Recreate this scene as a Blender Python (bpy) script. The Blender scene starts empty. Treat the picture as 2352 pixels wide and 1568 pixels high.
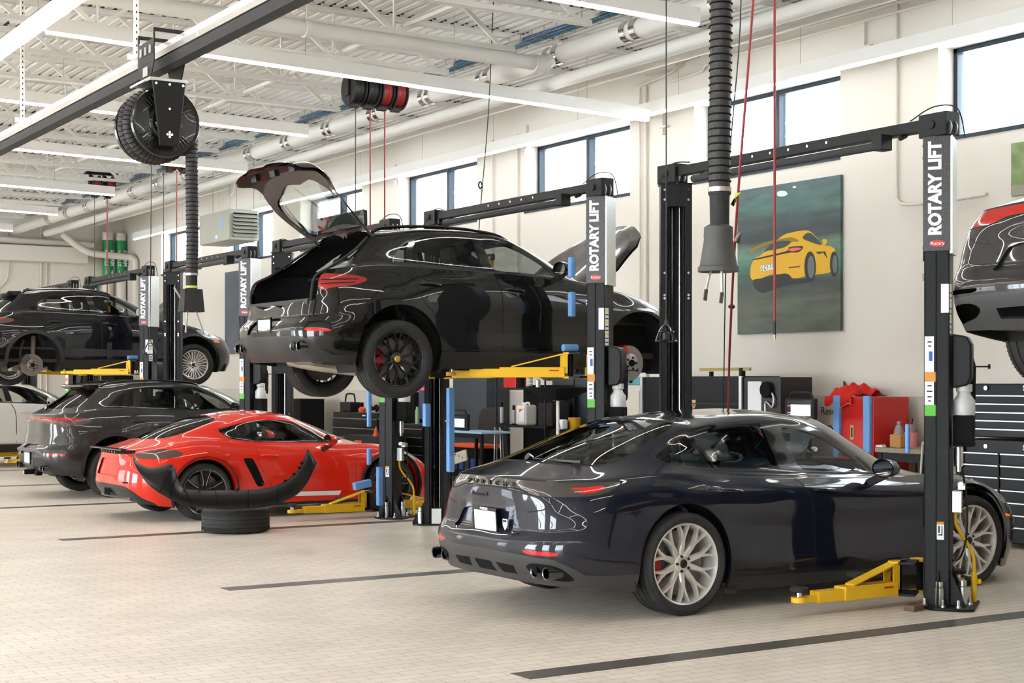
import bpy, bmesh, math, random
from mathutils import Vector, Matrix, geometry
from mathutils.bvhtree import BVHTree
R = math.radians
random.seed(4)
scene = bpy.context.scene
col = scene.collection

# ------------------------------------------------------------ camera, world, exposure
cam_data = bpy.data.cameras.new('camera')
cam = bpy.data.objects.new('camera', cam_data)
col.objects.link(cam)
scene.camera = cam
cam.location = (0, 0, 1.65)
cam.rotation_euler = (R(90), 0, R(-32.36))
cam_data.sensor_width = 36
cam_data.lens = 36*3500/2352
cam_data.shift_y = 92/2352
cam_data.clip_end = 200
world = bpy.data.worlds.new('sky')
scene.world = world
world.use_nodes = True
wn = world.node_tree.nodes
wn['Background'].inputs[0].default_value = (0.97, 0.98, 1.0, 1)
wn['Background'].inputs[1].default_value = 10.0
scene.view_settings.view_transform = 'Standard'
scene.view_settings.look = 'None'
scene.view_settings.gamma = 1
scene.view_settings.use_curve_mapping = False
scene.view_settings.exposure = 1.22
STRIP = 13.0        # emission of the strip lights

# ------------------------------------------------------------ materials
MATS = {}
def mat(name, colour, rough=0.5, metal=0.0, coat=0.0, emit=0.0, alpha=1.0, trans=0.0, spec=0.5, noise=None, bump=None, ior=1.45):
    if name in MATS: return MATS[name]
    m = bpy.data.materials.new(name); m.use_nodes = True
    nt = m.node_tree; b = nt.nodes['Principled BSDF']
    if isinstance(colour, str):
        h = colour.lstrip('#'); c = [int(h[i:i+2], 16)/255 for i in (0, 2, 4)]
        colour = [x/12.92 if x <= .04045 else ((x+.055)/1.055)**2.4 for x in c]
    c4 = (*colour[:3], 1)
    b.inputs['Base Color'].default_value = c4
    b.inputs['Roughness'].default_value = rough
    b.inputs['Metallic'].default_value = metal
    b.inputs['Coat Weight'].default_value = coat
    b.inputs['Coat Roughness'].default_value = 0.02; b.inputs['Coat IOR'].default_value = 1.4
    b.inputs['IOR'].default_value = ior
    b.inputs['Specular IOR Level'].default_value = spec
    if emit:
        b.inputs['Emission Color'].default_value = c4
        b.inputs['Emission Strength'].default_value = emit
    if alpha < 1: b.inputs['Alpha'].default_value = alpha
    if trans: b.inputs['Transmission Weight'].default_value = trans
    if noise:   # (scale, amount): worn tonal variation in object space
        tc = nt.nodes.new('ShaderNodeTexCoord'); n = nt.nodes.new('ShaderNodeTexNoise')
        n.inputs['Scale'].default_value = noise[0]; n.inputs['Detail'].default_value = 5
        mx = nt.nodes.new('ShaderNodeMix'); mx.data_type = 'RGBA'
        mx.inputs[6].default_value = c4
        mx.inputs[7].default_value = (*[min(1, x*(1+noise[1])+noise[1]*.03) for x in colour[:3]], 1)
        nt.links.new(tc.outputs['Object'], n.inputs['Vector'])
        nt.links.new(n.outputs[0], mx.inputs[0]); nt.links.new(mx.outputs[2], b.inputs['Base Color'])
    if bump:    # (scale, strength)
        tc = nt.nodes.new('ShaderNodeTexCoord'); n = nt.nodes.new('ShaderNodeTexNoise')
        n.inputs['Scale'].default_value = bump[0]; n.inputs['Detail'].default_value = 3
        bp = nt.nodes.new('ShaderNodeBump'); bp.inputs['Strength'].default_value = bump[1]; bp.inputs['Distance'].default_value = .01
        nt.links.new(tc.outputs['Object'], n.inputs['Vector'])
        nt.links.new(n.outputs[0], bp.inputs['Height']); nt.links.new(bp.outputs[0], b.inputs['Normal'])
    MATS[name] = m
    return m

def glass_mat(name, colour, mixf, rough=0.0, refl=1.45):
    """thin tinted glazing: clear-coloured transmission mixed with a Fresnel reflection"""
    if name in MATS: return MATS[name]
    m = bpy.data.materials.new(name); m.use_nodes = True; nt = m.node_tree; nt.nodes.clear()
    o = nt.nodes.new('ShaderNodeOutputMaterial'); t = nt.nodes.new('ShaderNodeBsdfTransparent')
    g = nt.nodes.new('ShaderNodeBsdfGlossy'); g.inputs['Roughness'].default_value = rough
    f = nt.nodes.new('ShaderNodeFresnel'); f.inputs[0].default_value = refl
    mx = nt.nodes.new('ShaderNodeMixShader'); t.inputs[0].default_value = (*colour, 1)
    mp = nt.nodes.new('ShaderNodeMath'); mp.operation = 'MULTIPLY_ADD'; mp.inputs[1].default_value = mixf; mp.inputs[2].default_value = .03
    nt.links.new(f.outputs[0], mp.inputs[0]); nt.links.new(mp.outputs[0], mx.inputs[0])
    nt.links.new(t.outputs[0], mx.inputs[1]); nt.links.new(g.outputs[0], mx.inputs[2]); nt.links.new(mx.outputs[0], o.inputs[0])
    MATS[name] = m
    return m

# ------------------------------------------------------------ mesh building
class MB:
    def __init__(s): s.v = []; s.f = []; s.mi = []; s.cur = 0; s.M = None
    def add(s, vs, fs):
        b = len(s.v)
        if s.M is not None: vs = [s.M @ Vector(p) for p in vs]
        s.v += [tuple(p) for p in vs]; s.f += [tuple(b+i for i in f) for f in fs]; s.mi += [s.cur]*len(fs)
        return s
    def box(s, c, d, rz=0, rot=None):
        hx, hy, hz = d[0]/2, d[1]/2, d[2]/2
        vs = [Vector((x, y, z)) for x in (-hx, hx) for y in (-hy, hy) for z in (-hz, hz)]
        M = rot if rot is not None else Matrix.Rotation(rz, 3, 'Z')
        return s.add([M @ v + Vector(c) for v in vs], [(0,1,3,2),(4,6,7,5),(0,4,5,1),(2,3,7,6),(0,2,6,4),(1,5,7,3)])
    def box2(s, a, b):
        return s.box([(a[i]+b[i])/2 for i in range(3)], [abs(a[i]-b[i]) for i in range(3)])
    def beam(s, p, q, w, h):
        p = Vector(p); q = Vector(q); d = (q-p); L = d.length; d.normalize()
        up = Vector((0,0,1)) if abs(d.z) < .98 else Vector((0,1,0))
        r = d.cross(up).normalized(); u = r.cross(d)
        vs = []
        for e in (p, q):
            for a, b in ((-1,-1),(1,-1),(1,1),(-1,1)): vs.append(e + r*a*w/2 + u*b*h/2)
        return s.add(vs, [(0,1,2,3),(7,6,5,4),(0,4,5,1),(1,5,6,2),(2,6,7,3),(3,7,4,0)])
    def cyl(s, p, q, r, n=16, r2=None, cap=True):
        p = Vector(p); q = Vector(q); d = (q-p).normalized(); r2 = r if r2 is None else r2
        a = Vector((0,0,1)) if abs(d.z) < .9 else Vector((1,0,0))
        u = d.cross(a).normalized(); w = d.cross(u)
        vs = [p + (u*math.cos(t)+w*math.sin(t))*r for t in [2*math.pi*i/n for i in range(n)]]
        vs += [q + (u*math.cos(t)+w*math.sin(t))*r2 for t in [2*math.pi*i/n for i in range(n)]]
        fs = [(i, (i+1) % n, n+(i+1) % n, n+i) for i in range(n)]
        if cap: fs += [tuple(range(n-1, -1, -1)), tuple(range(n, 2*n))]
        return s.add(vs, fs)
    def tube(s, pts, r, n=8, closed=False):
        pts = [Vector(p) for p in pts]; m = len(pts); rings = []; prev = None
        for i, p in enumerate(pts):
            a = pts[(i-1) % m] if (closed or i > 0) else p; b = pts[(i+1) % m] if (closed or i < m-1) else p
            d = (b-a).normalized()
            if prev is None:
                t = Vector((0,0,1)) if abs(d.z) < .9 else Vector((1,0,0)); u = d.cross(t).normalized()
            else:
                u = prev - d*prev.dot(d); u.normalize()
            prev = u; w = d.cross(u); rr = r[i] if isinstance(r, (list, tuple)) else r
            rings.append([p + (u*math.cos(2*math.pi*k/n)+w*math.sin(2*math.pi*k/n))*rr for k in range(n)])
        vs = [v for rg in rings for v in rg]; fs = []
        for i in range(m if closed else m-1):
            j = (i+1) % m
            fs += [(i*n+k, i*n+(k+1) % n, j*n+(k+1) % n, j*n+k) for k in range(n)]
        if not closed: fs += [tuple(range(n-1, -1, -1)), tuple((m-1)*n+k for k in range(n))]
        return s.add(vs, fs)
    def lathe(s, prof, origin=(0,0,0), axis='Z', n=32, a0=0, a1=2*math.pi):
        """prof: list of (radius, height)"""
        full = abs(a1-a0-2*math.pi) < 1e-6; k = n if full else n+1; vs = []
        for r, h in prof:
            for i in range(k):
                t = a0+(a1-a0)*i/n; c, d = r*math.cos(t), r*math.sin(t)
                p = (c, d, h) if axis == 'Z' else ((c, h, d) if axis == 'Y' else (h, c, d))
                vs.append(Vector(p)+Vector(origin))
        fs = []
        for j in range(len(prof)-1):
            for i in range(n if full else n):
                i2 = (i+1) % k
                fs.append((j*k+i, j*k+i2, (j+1)*k+i2, (j+1)*k+i))
        return s.add(vs, fs)
    def prism(s, poly, o, ax, ay, depth):
        """poly 2-D outline in the frame (o, ax, ay), extruded along ax x ay by depth"""
        o, ax, ay = Vector(o), Vector(ax), Vector(ay); nz = ax.cross(ay).normalized()*depth; n = len(poly)
        a = [o+ax*x+ay*y for x, y in poly]
        return s.add(a+[p+nz for p in a], [tuple(range(n-1, -1, -1)), tuple(range(n, 2*n))]+[(i, (i+1) % n, n+(i+1) % n, n+i) for i in range(n)])
    def build(s, name, material, parent=None, loc=None, smooth=35, bevel=0, seg=2, rot=None):
        me = bpy.data.meshes.new(name); me.from_pydata(s.v, [], s.f)
        for m in (material if isinstance(material, (list, tuple)) else [material]): me.materials.append(m)
        if any(s.mi): me.polygons.foreach_set('material_index', s.mi)
        bm = bmesh.new(); bm.from_mesh(me); bmesh.ops.recalc_face_normals(bm, faces=bm.faces); bm.to_mesh(me); bm.free()
        if smooth:
            me.shade_smooth(); me.set_sharp_from_angle(angle=R(smooth))
        o = bpy.data.objects.new(name, me); col.objects.link(o)
        if parent: o.parent = parent
        if loc: o.location = loc
        if rot: o.rotation_euler = rot
        if bevel:
            md = o.modifiers.new('bevel', 'BEVEL'); md.width = bevel; md.segments = seg; md.limit_method = 'ANGLE'; md.angle_limit = R(40); md.harden_normals = True
        return o

def empty(name, loc=(0,0,0), rz=0, label=None, cat=None, group=None):
    o = bpy.data.objects.new(name, None); col.objects.link(o); o.location = loc; o.rotation_euler = (0, 0, rz)
    o.empty_display_size = .1
    if label: tag(o, label, cat, group)
    return o
def tag(o, label, cat, group=None, kind=None):
    o['label'] = label; o['category'] = cat
    if group: o['group'] = group
    if kind: o['kind'] = kind
    return o
def struct(o): o['kind'] = 'structure'; return o
def plabel(o, l): o['label'] = l; return o
def copy_tree(o, parent=None):
    c = o.copy(); col.objects.link(c)
    if parent: c.parent = parent
    for ch in list(o.children): copy_tree(ch, c)
    return c
def text_mesh(txt, size, material, name, parent, M, depth=.002, bold=0.0, sx=1.0, space=1.0, align='CENTER'):
    """lettering turned into a mesh; M places its baseline plane"""
    cu = bpy.data.curves.new(name, 'FONT'); cu.body = txt; cu.size = size; cu.extrude = depth; cu.offset = bold
    cu.align_x = align; cu.align_y = 'CENTER'; cu.space_character = space; cu.resolution_u = 3
    o = bpy.data.objects.new(name, cu); col.objects.link(o); bpy.context.view_layer.update()
    me = bpy.data.meshes.new_from_object(o); bpy.data.objects.remove(o)
    me.transform(M @ Matrix.Diagonal((sx, 1, 1, 1)))
    me.materials.clear(); me.materials.append(material)
    ob = bpy.data.objects.new(name, me); col.objects.link(ob); ob.parent = parent
    return ob
def frame(o, x, y):
    """4x4 matrix with the given origin and in-plane axes"""
    x = Vector(x).normalized(); y = Vector(y).normalized(); z = x.cross(y)
    return Matrix(((x.x, y.x, z.x, o[0]), (x.y, y.y, z.y, o[1]), (x.z, y.z, z.z, o[2]), (0, 0, 0, 1)))
def smooth_path(pts, k=6, closed=False):
    P = [Vector(p) for p in pts]; n = len(P); out = []
    for i in range(n if closed else n-1):
        if closed: a, b, c, d = P[(i-1) % n], P[i], P[(i+1) % n], P[(i+2) % n]
        else: a, b, c, d = P[max(i-1, 0)], P[i], P[i+1], P[min(i+2, n-1)]
        for j in range(k):
            t = j/k
            out.append(.5*((2*b)+(c-a)*t+(2*a-5*b+4*c-d)*t*t+(3*b-a-3*c+d)*t*t*t))
    if not closed: out.append(P[-1])
    return out

black_metal = mat('black_powder_coat', (.008,.008,.0085), .45, 0, spec=.28, bump=(120,.25))
black_plastic = mat('black_plastic', (.010,.010,.0105), .5, spec=.3, bump=(60,.1))
matte_black = mat('matte_black', (.005,.005,.005), .8, spec=.2)
rubber = mat('tyre_rubber', (.013,.0125,.012), .68, spec=.35, noise=(25,.5), bump=(90,.3))
steel = mat('galvanised_steel', (.55,.57,.56), .35, 1.0, noise=(14,.25))
chrome = mat('chrome', (.75,.75,.75), .12, 1.0)
yellow = mat('lift_yellow_paint', '#e8b71a', .42, noise=(9,.12))
white_paint = mat('white_paint', (.80,.775,.73), .5)
blue_foam = mat('blue_foam', '#6d9fd8', .75, bump=(200,.3))
red_paint = mat('red_paint', '#c01a14', .35, coat=.3)
white_label = mat('white_label', (.78,.79,.8), .5)
# ------------------------------------------------------------ room
WX, YL, YN, XB = 13.1, 40.2, -7.0, -6.5      # window wall, far wall, near wall, back wall
ZC = 6.15
def floor_material():
    m = bpy.data.materials.new('beige_floor_tiles'); m.use_nodes = True; nt = m.node_tree; b = nt.nodes['Principled BSDF']
    tc = nt.nodes.new('ShaderNodeTexCoord'); br = nt.nodes.new('ShaderNodeTexBrick')
    br.inputs['Scale'].default_value = 1; br.inputs['Brick Width'].default_value = .2035; br.inputs['Row Height'].default_value = .1035
    br.inputs['Mortar Size'].default_value = .0022; br.inputs['Mortar Smooth'].default_value = .3; br.inputs['Bias'].default_value = -.1
    br.offset = .5; br.squash = 1
    br.inputs['Color1'].default_value = (.80,.715,.62,1); br.inputs['Color2'].default_value = (.73,.65,.565,1); br.inputs['Mortar'].default_value = (.20,.16,.13,1)
    n = nt.nodes.new('ShaderNodeTexNoise'); n.inputs['Scale'].default_value = 1.3; n.inputs['Detail'].default_value = 6
    cr = nt.nodes.new('ShaderNodeValToRGB'); cr.color_ramp.elements[0].position = .35; cr.color_ramp.elements[0].color = (.88,.88,.87,1); cr.color_ramp.elements[1].position = .65; cr.color_ramp.elements[1].color = (1,1,1,1)
    mx = nt.nodes.new('ShaderNodeMix'); mx.data_type = 'RGBA'; mx.blend_type = 'MULTIPLY'; mx.inputs[0].default_value = 1
    nt.links.new(tc.outputs['Object'], br.inputs['Vector']); nt.links.new(tc.outputs['Object'], n.inputs['Vector'])
    nt.links.new(n.outputs[0], cr.inputs[0]); nt.links.new(br.outputs['Color'], mx.inputs[6]); nt.links.new(cr.outputs[0], mx.inputs[7])
    nt.links.new(mx.outputs[2], b.inputs['Base Color'])
    n2 = nt.nodes.new('ShaderNodeTexNoise'); n2.inputs['Scale'].default_value = 7
    mr = nt.nodes.new('ShaderNodeMapRange'); mr.inputs[3].default_value = .30; mr.inputs[4].default_value = .46
    nt.links.new(tc.outputs['Object'], n2.inputs['Vector']); nt.links.new(n2.outputs[0], mr.inputs[0]); nt.links.new(mr.outputs[0], b.inputs['Roughness'])
    bp = nt.nodes.new('ShaderNodeBump'); bp.inputs['Strength'].default_value = .3; bp.inputs['Distance'].default_value = .002; bp.invert = True
    nt.links.new(br.outputs['Fac'], bp.inputs['Height']); nt.links.new(bp.outputs[0], b.inputs['Normal'])
    return m
def strip_material():
    m = bpy.data.materials.new('grey_floor_tiles'); m.use_nodes = True; nt = m.node_tree; b = nt.nodes['Principled BSDF']
    tc = nt.nodes.new('ShaderNodeTexCoord'); br = nt.nodes.new('ShaderNodeTexBrick')
    br.inputs['Scale'].default_value = 1; br.inputs['Brick Width'].default_value = .2035; br.inputs['Row Height'].default_value = .1035
    br.inputs['Mortar Size'].default_value = .0014
    br.inputs['Color1'].default_value = (.105,.092,.082,1); br.inputs['Color2'].default_value = (.075,.07,.067,1); br.inputs['Mortar'].default_value = (.17,.15,.13,1)
    nt.links.new(tc.outputs['Object'], br.inputs['Vector']); nt.links.new(br.outputs['Color'], b.inputs['Base Color'])
    b.inputs['Roughness'].default_value = .33
    return m
def wall_material(name, c1, joint):
    """painted precast panels: a faint vertical joint every few metres"""
    m = bpy.data.materials.new(name); m.use_nodes = True; nt = m.node_tree; b = nt.nodes['Principled BSDF']
    tc = nt.nodes.new('ShaderNodeTexCoord'); n = nt.nodes.new('ShaderNodeTexNoise'); n.inputs['Scale'].default_value = .8; n.inputs['Detail'].default_value = 6
    cr = nt.nodes.new('ShaderNodeValToRGB'); cr.color_ramp.elements[0].position = .3; cr.color_ramp.elements[0].color = (*[x*.96 for x in c1], 1); cr.color_ramp.elements[1].position = .7; cr.color_ramp.elements[1].color = (*c1, 1)
    nt.links.new(tc.outputs['Object'], n.inputs['Vector']); nt.links.new(n.outputs[0], cr.inputs[0]); nt.links.new(cr.outputs[0], b.inputs['Base Color'])
    b.inputs['Roughness'].default_value = .6
    return m
M_floor = floor_material(); M_strip = strip_material()
M_wall = wall_material('cream_wall_paint', (.68,.635,.565), 4.2)
M_wains = wall_material('beige_wainscot_paint', (.58,.53,.465), 4.2)
M_ceil = mat('white_ceiling_paint', (.66,.64,.585), .55)
M_frame = mat('dark_window_frame', (.02,.032,.045), .35, .3)
M_emit = mat('strip_diffuser', (1,.955,.89), emit=STRIP)
M_emit2 = mat('wall_strip_diffuser', (1,.955,.89), emit=STRIP*.42)
M_pane = glass_mat('window_pane', (.93,.97,1.0), .8)

mb = MB(); mb.box2((XB, YN, -.12), (WX+.5, YL+.5, 0)); struct(mb.build('floor', M_floor, smooth=0))
TRIMS = [(7.183, 4.603, 13), (11.45, 4.55, 13), (15.93, 4.52, 13), (20.35, 4.5, 13), (24.6, 4.5, 13), (28.9, 4.5, 13)]
for k, (y, x0, x1) in enumerate(TRIMS):
    mb = MB(); mb.box2((x0, y-.1035, 0), (x1, y+.1035, .0015)); struct(mb.build('trim_%d' % (k+1), M_strip, smooth=0))
# window wall with openings
WINS = [(4.9, 7.65), (9.1, 11.80), (13.32, 16.08), (17.52, 20.30), (21.76, 24.56), (26.0, 28.8), (30.2, 33.0), (34.4, 37.2)]
WZ0, WZ1, WT = 4.31, 5.38, .42
mb = MB(); ys = [YN]+[e for w in WINS for e in w]+[YL]
for a, b in zip(ys[0::2], ys[1::2]): mb.box2((WX, a, 0), (WX+WT, b, ZC+.3))
for a, b in WINS: mb.box2((WX, a, 0), (WX+WT, b, WZ0)); mb.box2((WX, a, WZ1), (WX+WT, b, ZC+.3))
struct(mb.build('wall_right', M_wall, smooth=0))
mb = MB(); mb.box2((WX-.012, YN, 0), (WX, YL, 1.485)); struct(mb.build('trim_7', M_wains, smooth=0, bevel=.004))
for i, (a, b) in enumerate(WINS):
    w = struct(empty('window_%d' % (i+1), (WX+.3, (a+b)/2, WZ0)))
    fr = MB(); hw = (b-a)/2; h = WZ1-WZ0; fw = .055
    for y in (-hw+fw/2, hw-fw/2): fr.box((0, y, h/2), (.11, fw, h))
    for z in (fw/2, h-fw/2): fr.box((0, 0, z), (.11, 2*hw, fw))
    fr.box((0, 0, h/2), (.12, .075, h))
    fr.build('window_frame', M_frame, w, smooth=0, bevel=.006)
    pn = MB(); pn.box((0, 0, h/2), (.012, 2*hw-.08, h-.08)); pn.build('pane', M_pane, w, smooth=0)
    sl = MB(); sl.box((-.15, 0, .022), (.33, 2*hw+.0, .045)); sl.build('window_sill', M_frame, w, smooth=0)
# other walls
mb = MB(); mb.box2((XB, YL, 0), (WX+WT, YL+.3, ZC+.3)); struct(mb.build('wall_left', M_wall, smooth=0))
mb = MB(); mb.box2((XB, YN-.3, 0), (WX+WT, YN, ZC+.3)); struct(mb.build('wall_near', M_wall, smooth=0))
# back wall with three glazed overhead doors
mb = MB(); DO = [(-2.5, 2.0), (6.0, 10.5), (14.5, 19.0), (23.0, 27.5), (31.5, 36.0)]; ys = [YN]+[e for w in DO for e in w]+[YL]
for a, b in zip(ys[0::2], ys[1::2]): mb.box2((XB-.3, a, 0), (XB, b, ZC+.3))
for a, b in DO: mb.box2((XB-.3, a, 4.2), (XB, b, ZC+.3))
struct(mb.build('wall_back', M_wall, smooth=0))
for i, (a, b) in enumerate(DO):
    d = struct(empty('door_%d' % (i+1), (XB-.15, (a+b)/2, 0))); w = b-a
    fr = MB()
    for k in range(6): fr.box((0, 0, .03+k*.83), (.06, w, .07))
    for k in range(5): fr.box((0, -w/2+.03+k*(w-.06)/4, 2.1), (.05, .06, 4.2))
    fr.build('door_frame', steel, d, smooth=0); pn = MB(); pn.box((0, 0, 2.1), (.01, w, 4.2)); pn.build('pane', M_pane, d, smooth=0)

# ceiling: fluted steel deck, ribs along y
mb = MB(); x = XB; p = .1525
prof = []
while x < WX+.3:
    prof += [(x, ZC), (x+.085, ZC), (x+.10, ZC+.055), (x+.1375, ZC+.055)]; x += p
for (xa, za), (xb, zb) in zip(prof, prof[1:]):
    mb.add([(xa, YN, za), (xb, YN, zb), (xb, YL, zb), (xa, YL, za)], [(0, 1, 2, 3)])
mb.box2((XB-.3, YN-.3, ZC+.12), (WX+WT, YL+.3, ZC+.3))
struct(mb.build('ceiling', M_ceil, smooth=0))
# open web joists along x
flute_shade = mat('painted_flute_shade', (.08,.075,.07), .9)
JZ = 5.5
def joist(first=None):
    o = MB(); x0, x1 = XB+.2, WX-.2; xe = 9.4
    for s in (-.035, .035):
        o.box2((x0, s-.022, JZ), (xe+.15, s+.022, JZ+.012)); o.box2((x0, s-.004, JZ), (xe+.15, s+.004, JZ+.055))
        o.box2((x0, s-.022, ZC-.05), (x1, s+.022, ZC-.036)); o.box2((x0, s-.004, ZC-.09), (x1, s+.004, ZC-.04))
    n = 22; st = (xe-x0)/n
    for k in range(n):
        a = x0+k*st; b = a+st
        if k % 2 == 0: o.beam((a, 0, JZ+.03), (b, 0, ZC-.06), .03, .05)
        else: o.beam((a, 0, ZC-.06), (b, 0, JZ+.03), .03, .05)
        if k % 2 == 0: o.beam((a, 0, JZ+.03), (a, 0, ZC-.06), .02, .03)
    o.beam((xe, 0, JZ+.03), (xe+1.2, 0, ZC-.06), .035, .05)
    o.beam((xe+1.2, 0, ZC-.06), (xe+1.25, 0, ZC-.06), .03, .03)
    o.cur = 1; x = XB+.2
    while x < WX-.1:     # dark faces paint in the shade of the flute voids above the chord
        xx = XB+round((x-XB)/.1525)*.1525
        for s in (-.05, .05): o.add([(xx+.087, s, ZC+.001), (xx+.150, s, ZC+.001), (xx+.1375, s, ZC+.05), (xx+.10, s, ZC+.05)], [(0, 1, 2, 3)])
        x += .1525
    return o.build('roof_joist', [M_ceil, flute_shade], smooth=0)
j0 = joist()
for k in range(29):
    j = j0 if k == 0 else j0.copy()
    if k: col.objects.link(j)
    j.location = (0, -5.05+k*1.545, 0)
    tag(j, 'white open web steel roof joist under the fluted ceiling deck', 'roof joist', 'white open web joists under the ceiling deck')
# bridging rods and pipes along y
pp = MB(); 
for (x, z, r) in ((11.35, 5.55, .10), (11.95, 5.60, .075), (12.55, 5.72, .035)):
    pass
def ypipe(x, z, r, y0, y1, name, label, cat, m=None, n=14):
    o = MB(); o.cyl((x, y0, z), (x, y1, z), r, n); ob = o.build(name, m or M_ceil); return tag(ob, label, cat)
# ------------------------------------------------------------ strip lights
M_house = mat('light_housing', (.74,.72,.67), .5)
cable_m = mat('thin_cable', (.25,.25,.24), .5)
def strip_light(p, q, label, group=None, hang=True, em=None):
    p, q = Vector(p), Vector(q); c = (p+q)/2; L = (q-p).length; d = (q-p).normalized()
    o = empty('strip_light', c, 0, label, 'ceiling light', group)
    a, b = p-c, q-c; w = .075
    h = MB(); h.beam(a+Vector((0,0,.085)), b+Vector((0,0,.085)), w, .15); h.build('housing', M_house, o, smooth=0)
    e = MB(); e.beam(a+d*.01+Vector((0,0,.0)), b-d*.01+Vector((0,0,.0)), w-.012, .028); e.build('diffuser', em or M_emit, o, smooth=0)
    if hang:
        n = max(2, int(L/2.4)+1)
        for k in range(n):
            pt = a+(b-a)*((k+.5)/n); s = MB(); s.cyl(pt+Vector((0,0,.15)), (pt.x, pt.y, ZC-c.z-.02), .0025, 5); s.build('suspension_wire', cable_m, o, smooth=0)
    return o
G1 = 'row strip lights running across the bays'
strip_light((4.5, 11.72, 5.24), (9.6, 11.72, 5.17), 'white strip light at the top edge of the photo, nearest of those crossing the bays')
strip_light((4.40, 16.05, 5.30), (12.30, 16.05, 5.10), 'longest white strip light crossing above the open tailgate to meet the wall light')
strip_light((4.6, 20.2, 5.30), (9.3, 20.2, 5.20), 'white strip light crossing behind the hanging hose reel, ending above the grey unit heater')
strip_light((4.6, 24.4, 5.33), (10.1, 24.4, 5.22), 'white strip light crossing just below the exhaust hose reel drum')
strip_light((4.6, 28.6, 5.30), (9.15, 28.6, 5.20), 'white strip light crossing under the far pair of hose reels')
strip_light((4.6, 32.6, 5.30), (9.2, 32.6, 5.2), 'short-looking white strip light second from the far wall')
strip_light((4.6, 36.7, 5.30), (9.3, 36.7, 5.2), 'white strip light nearest the far wall, only its tip in the frame')
strip_light((12.40, 3.0, 5.2), (12.40, 37.2, 5.2), 'very long white strip light running along the window wall', em=M_emit2)
strip_light((4.16, 9.5, 5.17), (4.16, 38, 5.17), 'bright white strip light running away at the top left corner')
for (xa, xb, y) in ((4.5, 9.6, 7.4), (4.5, 9.6, 3.1), (4.5, 9.6, -1.2)):
    strip_light((xa, y, 5.2), (xb, y, 5.2), 'white strip light over the bays nearer than the photo shows', 'strip lights outside the frame')
for x in (-.4, -4.6):
    strip_light((x, -5, 5.1), (x, 38, 5.1), 'white strip light over the aisle beside the frame', 'strip lights over the aisle')
for y in (-4.5, .5, 5.5, 10.5, 15.5, 20.5, 25.5, 30.5):
    strip_light((-4.3, y, 5.2), (-.7, y, 5.2), 'white strip light over the aisle beside the frame', 'strip lights over the aisle')

# ------------------------------------------------------------ ceiling pipes, tray
bands = mat('polished_clamp_band', (.7,.7,.7), .15, 1.0)
t = empty('insulated_pipe', (10.2, 15, 5.55), 0, 'thick white insulated pipe with shiny metal bands below the roof joists', 'pipe')
o = MB(); o.cyl((0, -18, 0), (0, 25, 0), .115, 20); o.build('pipe', M_ceil, t)
for k in range(27):
    y = -18.5+1.545*k+.07
    o = MB()
    for s in (-.09, .09): o.cyl((0, y+s-.05, 0), (0, y+s+.05, 0), .122, 20, cap=False)
    o.build('clamp_band', bands, t)
    o = MB(); o.tube([(0, y, .12), (.02, y, .3), (.0, y, .62)], .018, 6); o.build('pipe_hanger', M_ceil, t)
ypipe(10.72, 5.41, .085, -6.9, 39, 'sprinkler_pipe', 'white sprinkler main pipe running beside the insulated pipe', 'pipe')
ypipe(12.02, 5.72, .05, -6.9, 40, 'conduit_pipe', 'slim white pipe high under the deck between insulated pipe and wall', 'pipe')
t = empty('drain_pipe', (9.87, 14.95, 5.38), 0, 'white drain pipe crossing under the joists and joining the insulated pipe', 'pipe')
o = MB(); o.cyl((-16, 0, .24), (.10, 0, 0), .085, 16); o.build('pipe', M_ceil, t)
o = MB(); o.cyl((-.1, 0, 0), (.02, 0, 0), .105, 16); o.cyl((.02, 0, .0), (.14, 0, .06), .09, 14); o.build('elbow', M_ceil, t)
for k in range(5):
    o = MB(); o.cyl((-3-3*k-.03, 0, .045+.045*k), (-3-3*k+.03, 0, .045+.045*k), .098, 16); o.cyl((-3-3*k, 0, .1), (-3-3*k, 0, .72), .01, 6); o.build('pipe_clamp', M_ceil, t)
# cable tray
t = empty('cable_tray', (9.75, 15, 5.62), 0, 'wire mesh cable tray full of blue and green cables', 'cable tray')
wire = mat('tray_wire', (.35,.35,.33), .4, .8)
o = MB()
for (x, z) in ((-.13,.10),(-.13,0),(-.05,0),(.05,0),(.13,0),(.13,.10)): o.box((x, 3, z), (.006, 40, .006))
for k in range(160):
    y = -17+k*.25
    if y > 23: break
    o.box((0, y, 0), (.26, .006, .006)); o.box((-.13, y, .05), (.006, .006, .10)); o.box((.13, y, .05), (.006, .006, .10))
o.build('mesh_tray', wire, t, smooth=0)
for i, c in enumerate([(.03,.10,.32), (.02,.22,.17), (.04,.14,.40), (.05,.20,.25)]):
    o = MB(); m = mat('data_cable_%d' % i, c, .5)
    for q in range(4):
        xx = -.11+.055*i+.012*q; o.tube([(xx+.012*math.sin(k*1.3+i+q), -16+k*1.0, .018+.012*(q % 3)+.01*math.sin(k*.7+q)) for k in range(39)], .008, 5)
    o.build('cable_bundle', m, t)
for y in (-2.0, 5.4, 12):
    o = MB(); o.tube([(.05*math.cos(a)+0, y+.10*math.sin(a), .05+.03*math.cos(3*a)) for a in [k*.5 for k in range(26)]], .014, 5); o.build('cable_coil', mat('data_cable_0', (.03,.10,.32)), t)
# struts linking joists
for i, (x, y0, y1) in enumerate(((6.4, 7, 40), (1.5, 3, 40), (8.1, 12, 30))):
    o = MB(); o.box2((x-.02, y0, 5.60), (x+.02, y1, 5.64)); tag(o.build('joist_bridging', M_ceil, smooth=0), 'thin white bridging angle tying the roof joists together', 'bridging bar', 'bridging angles across the joists')
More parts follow.
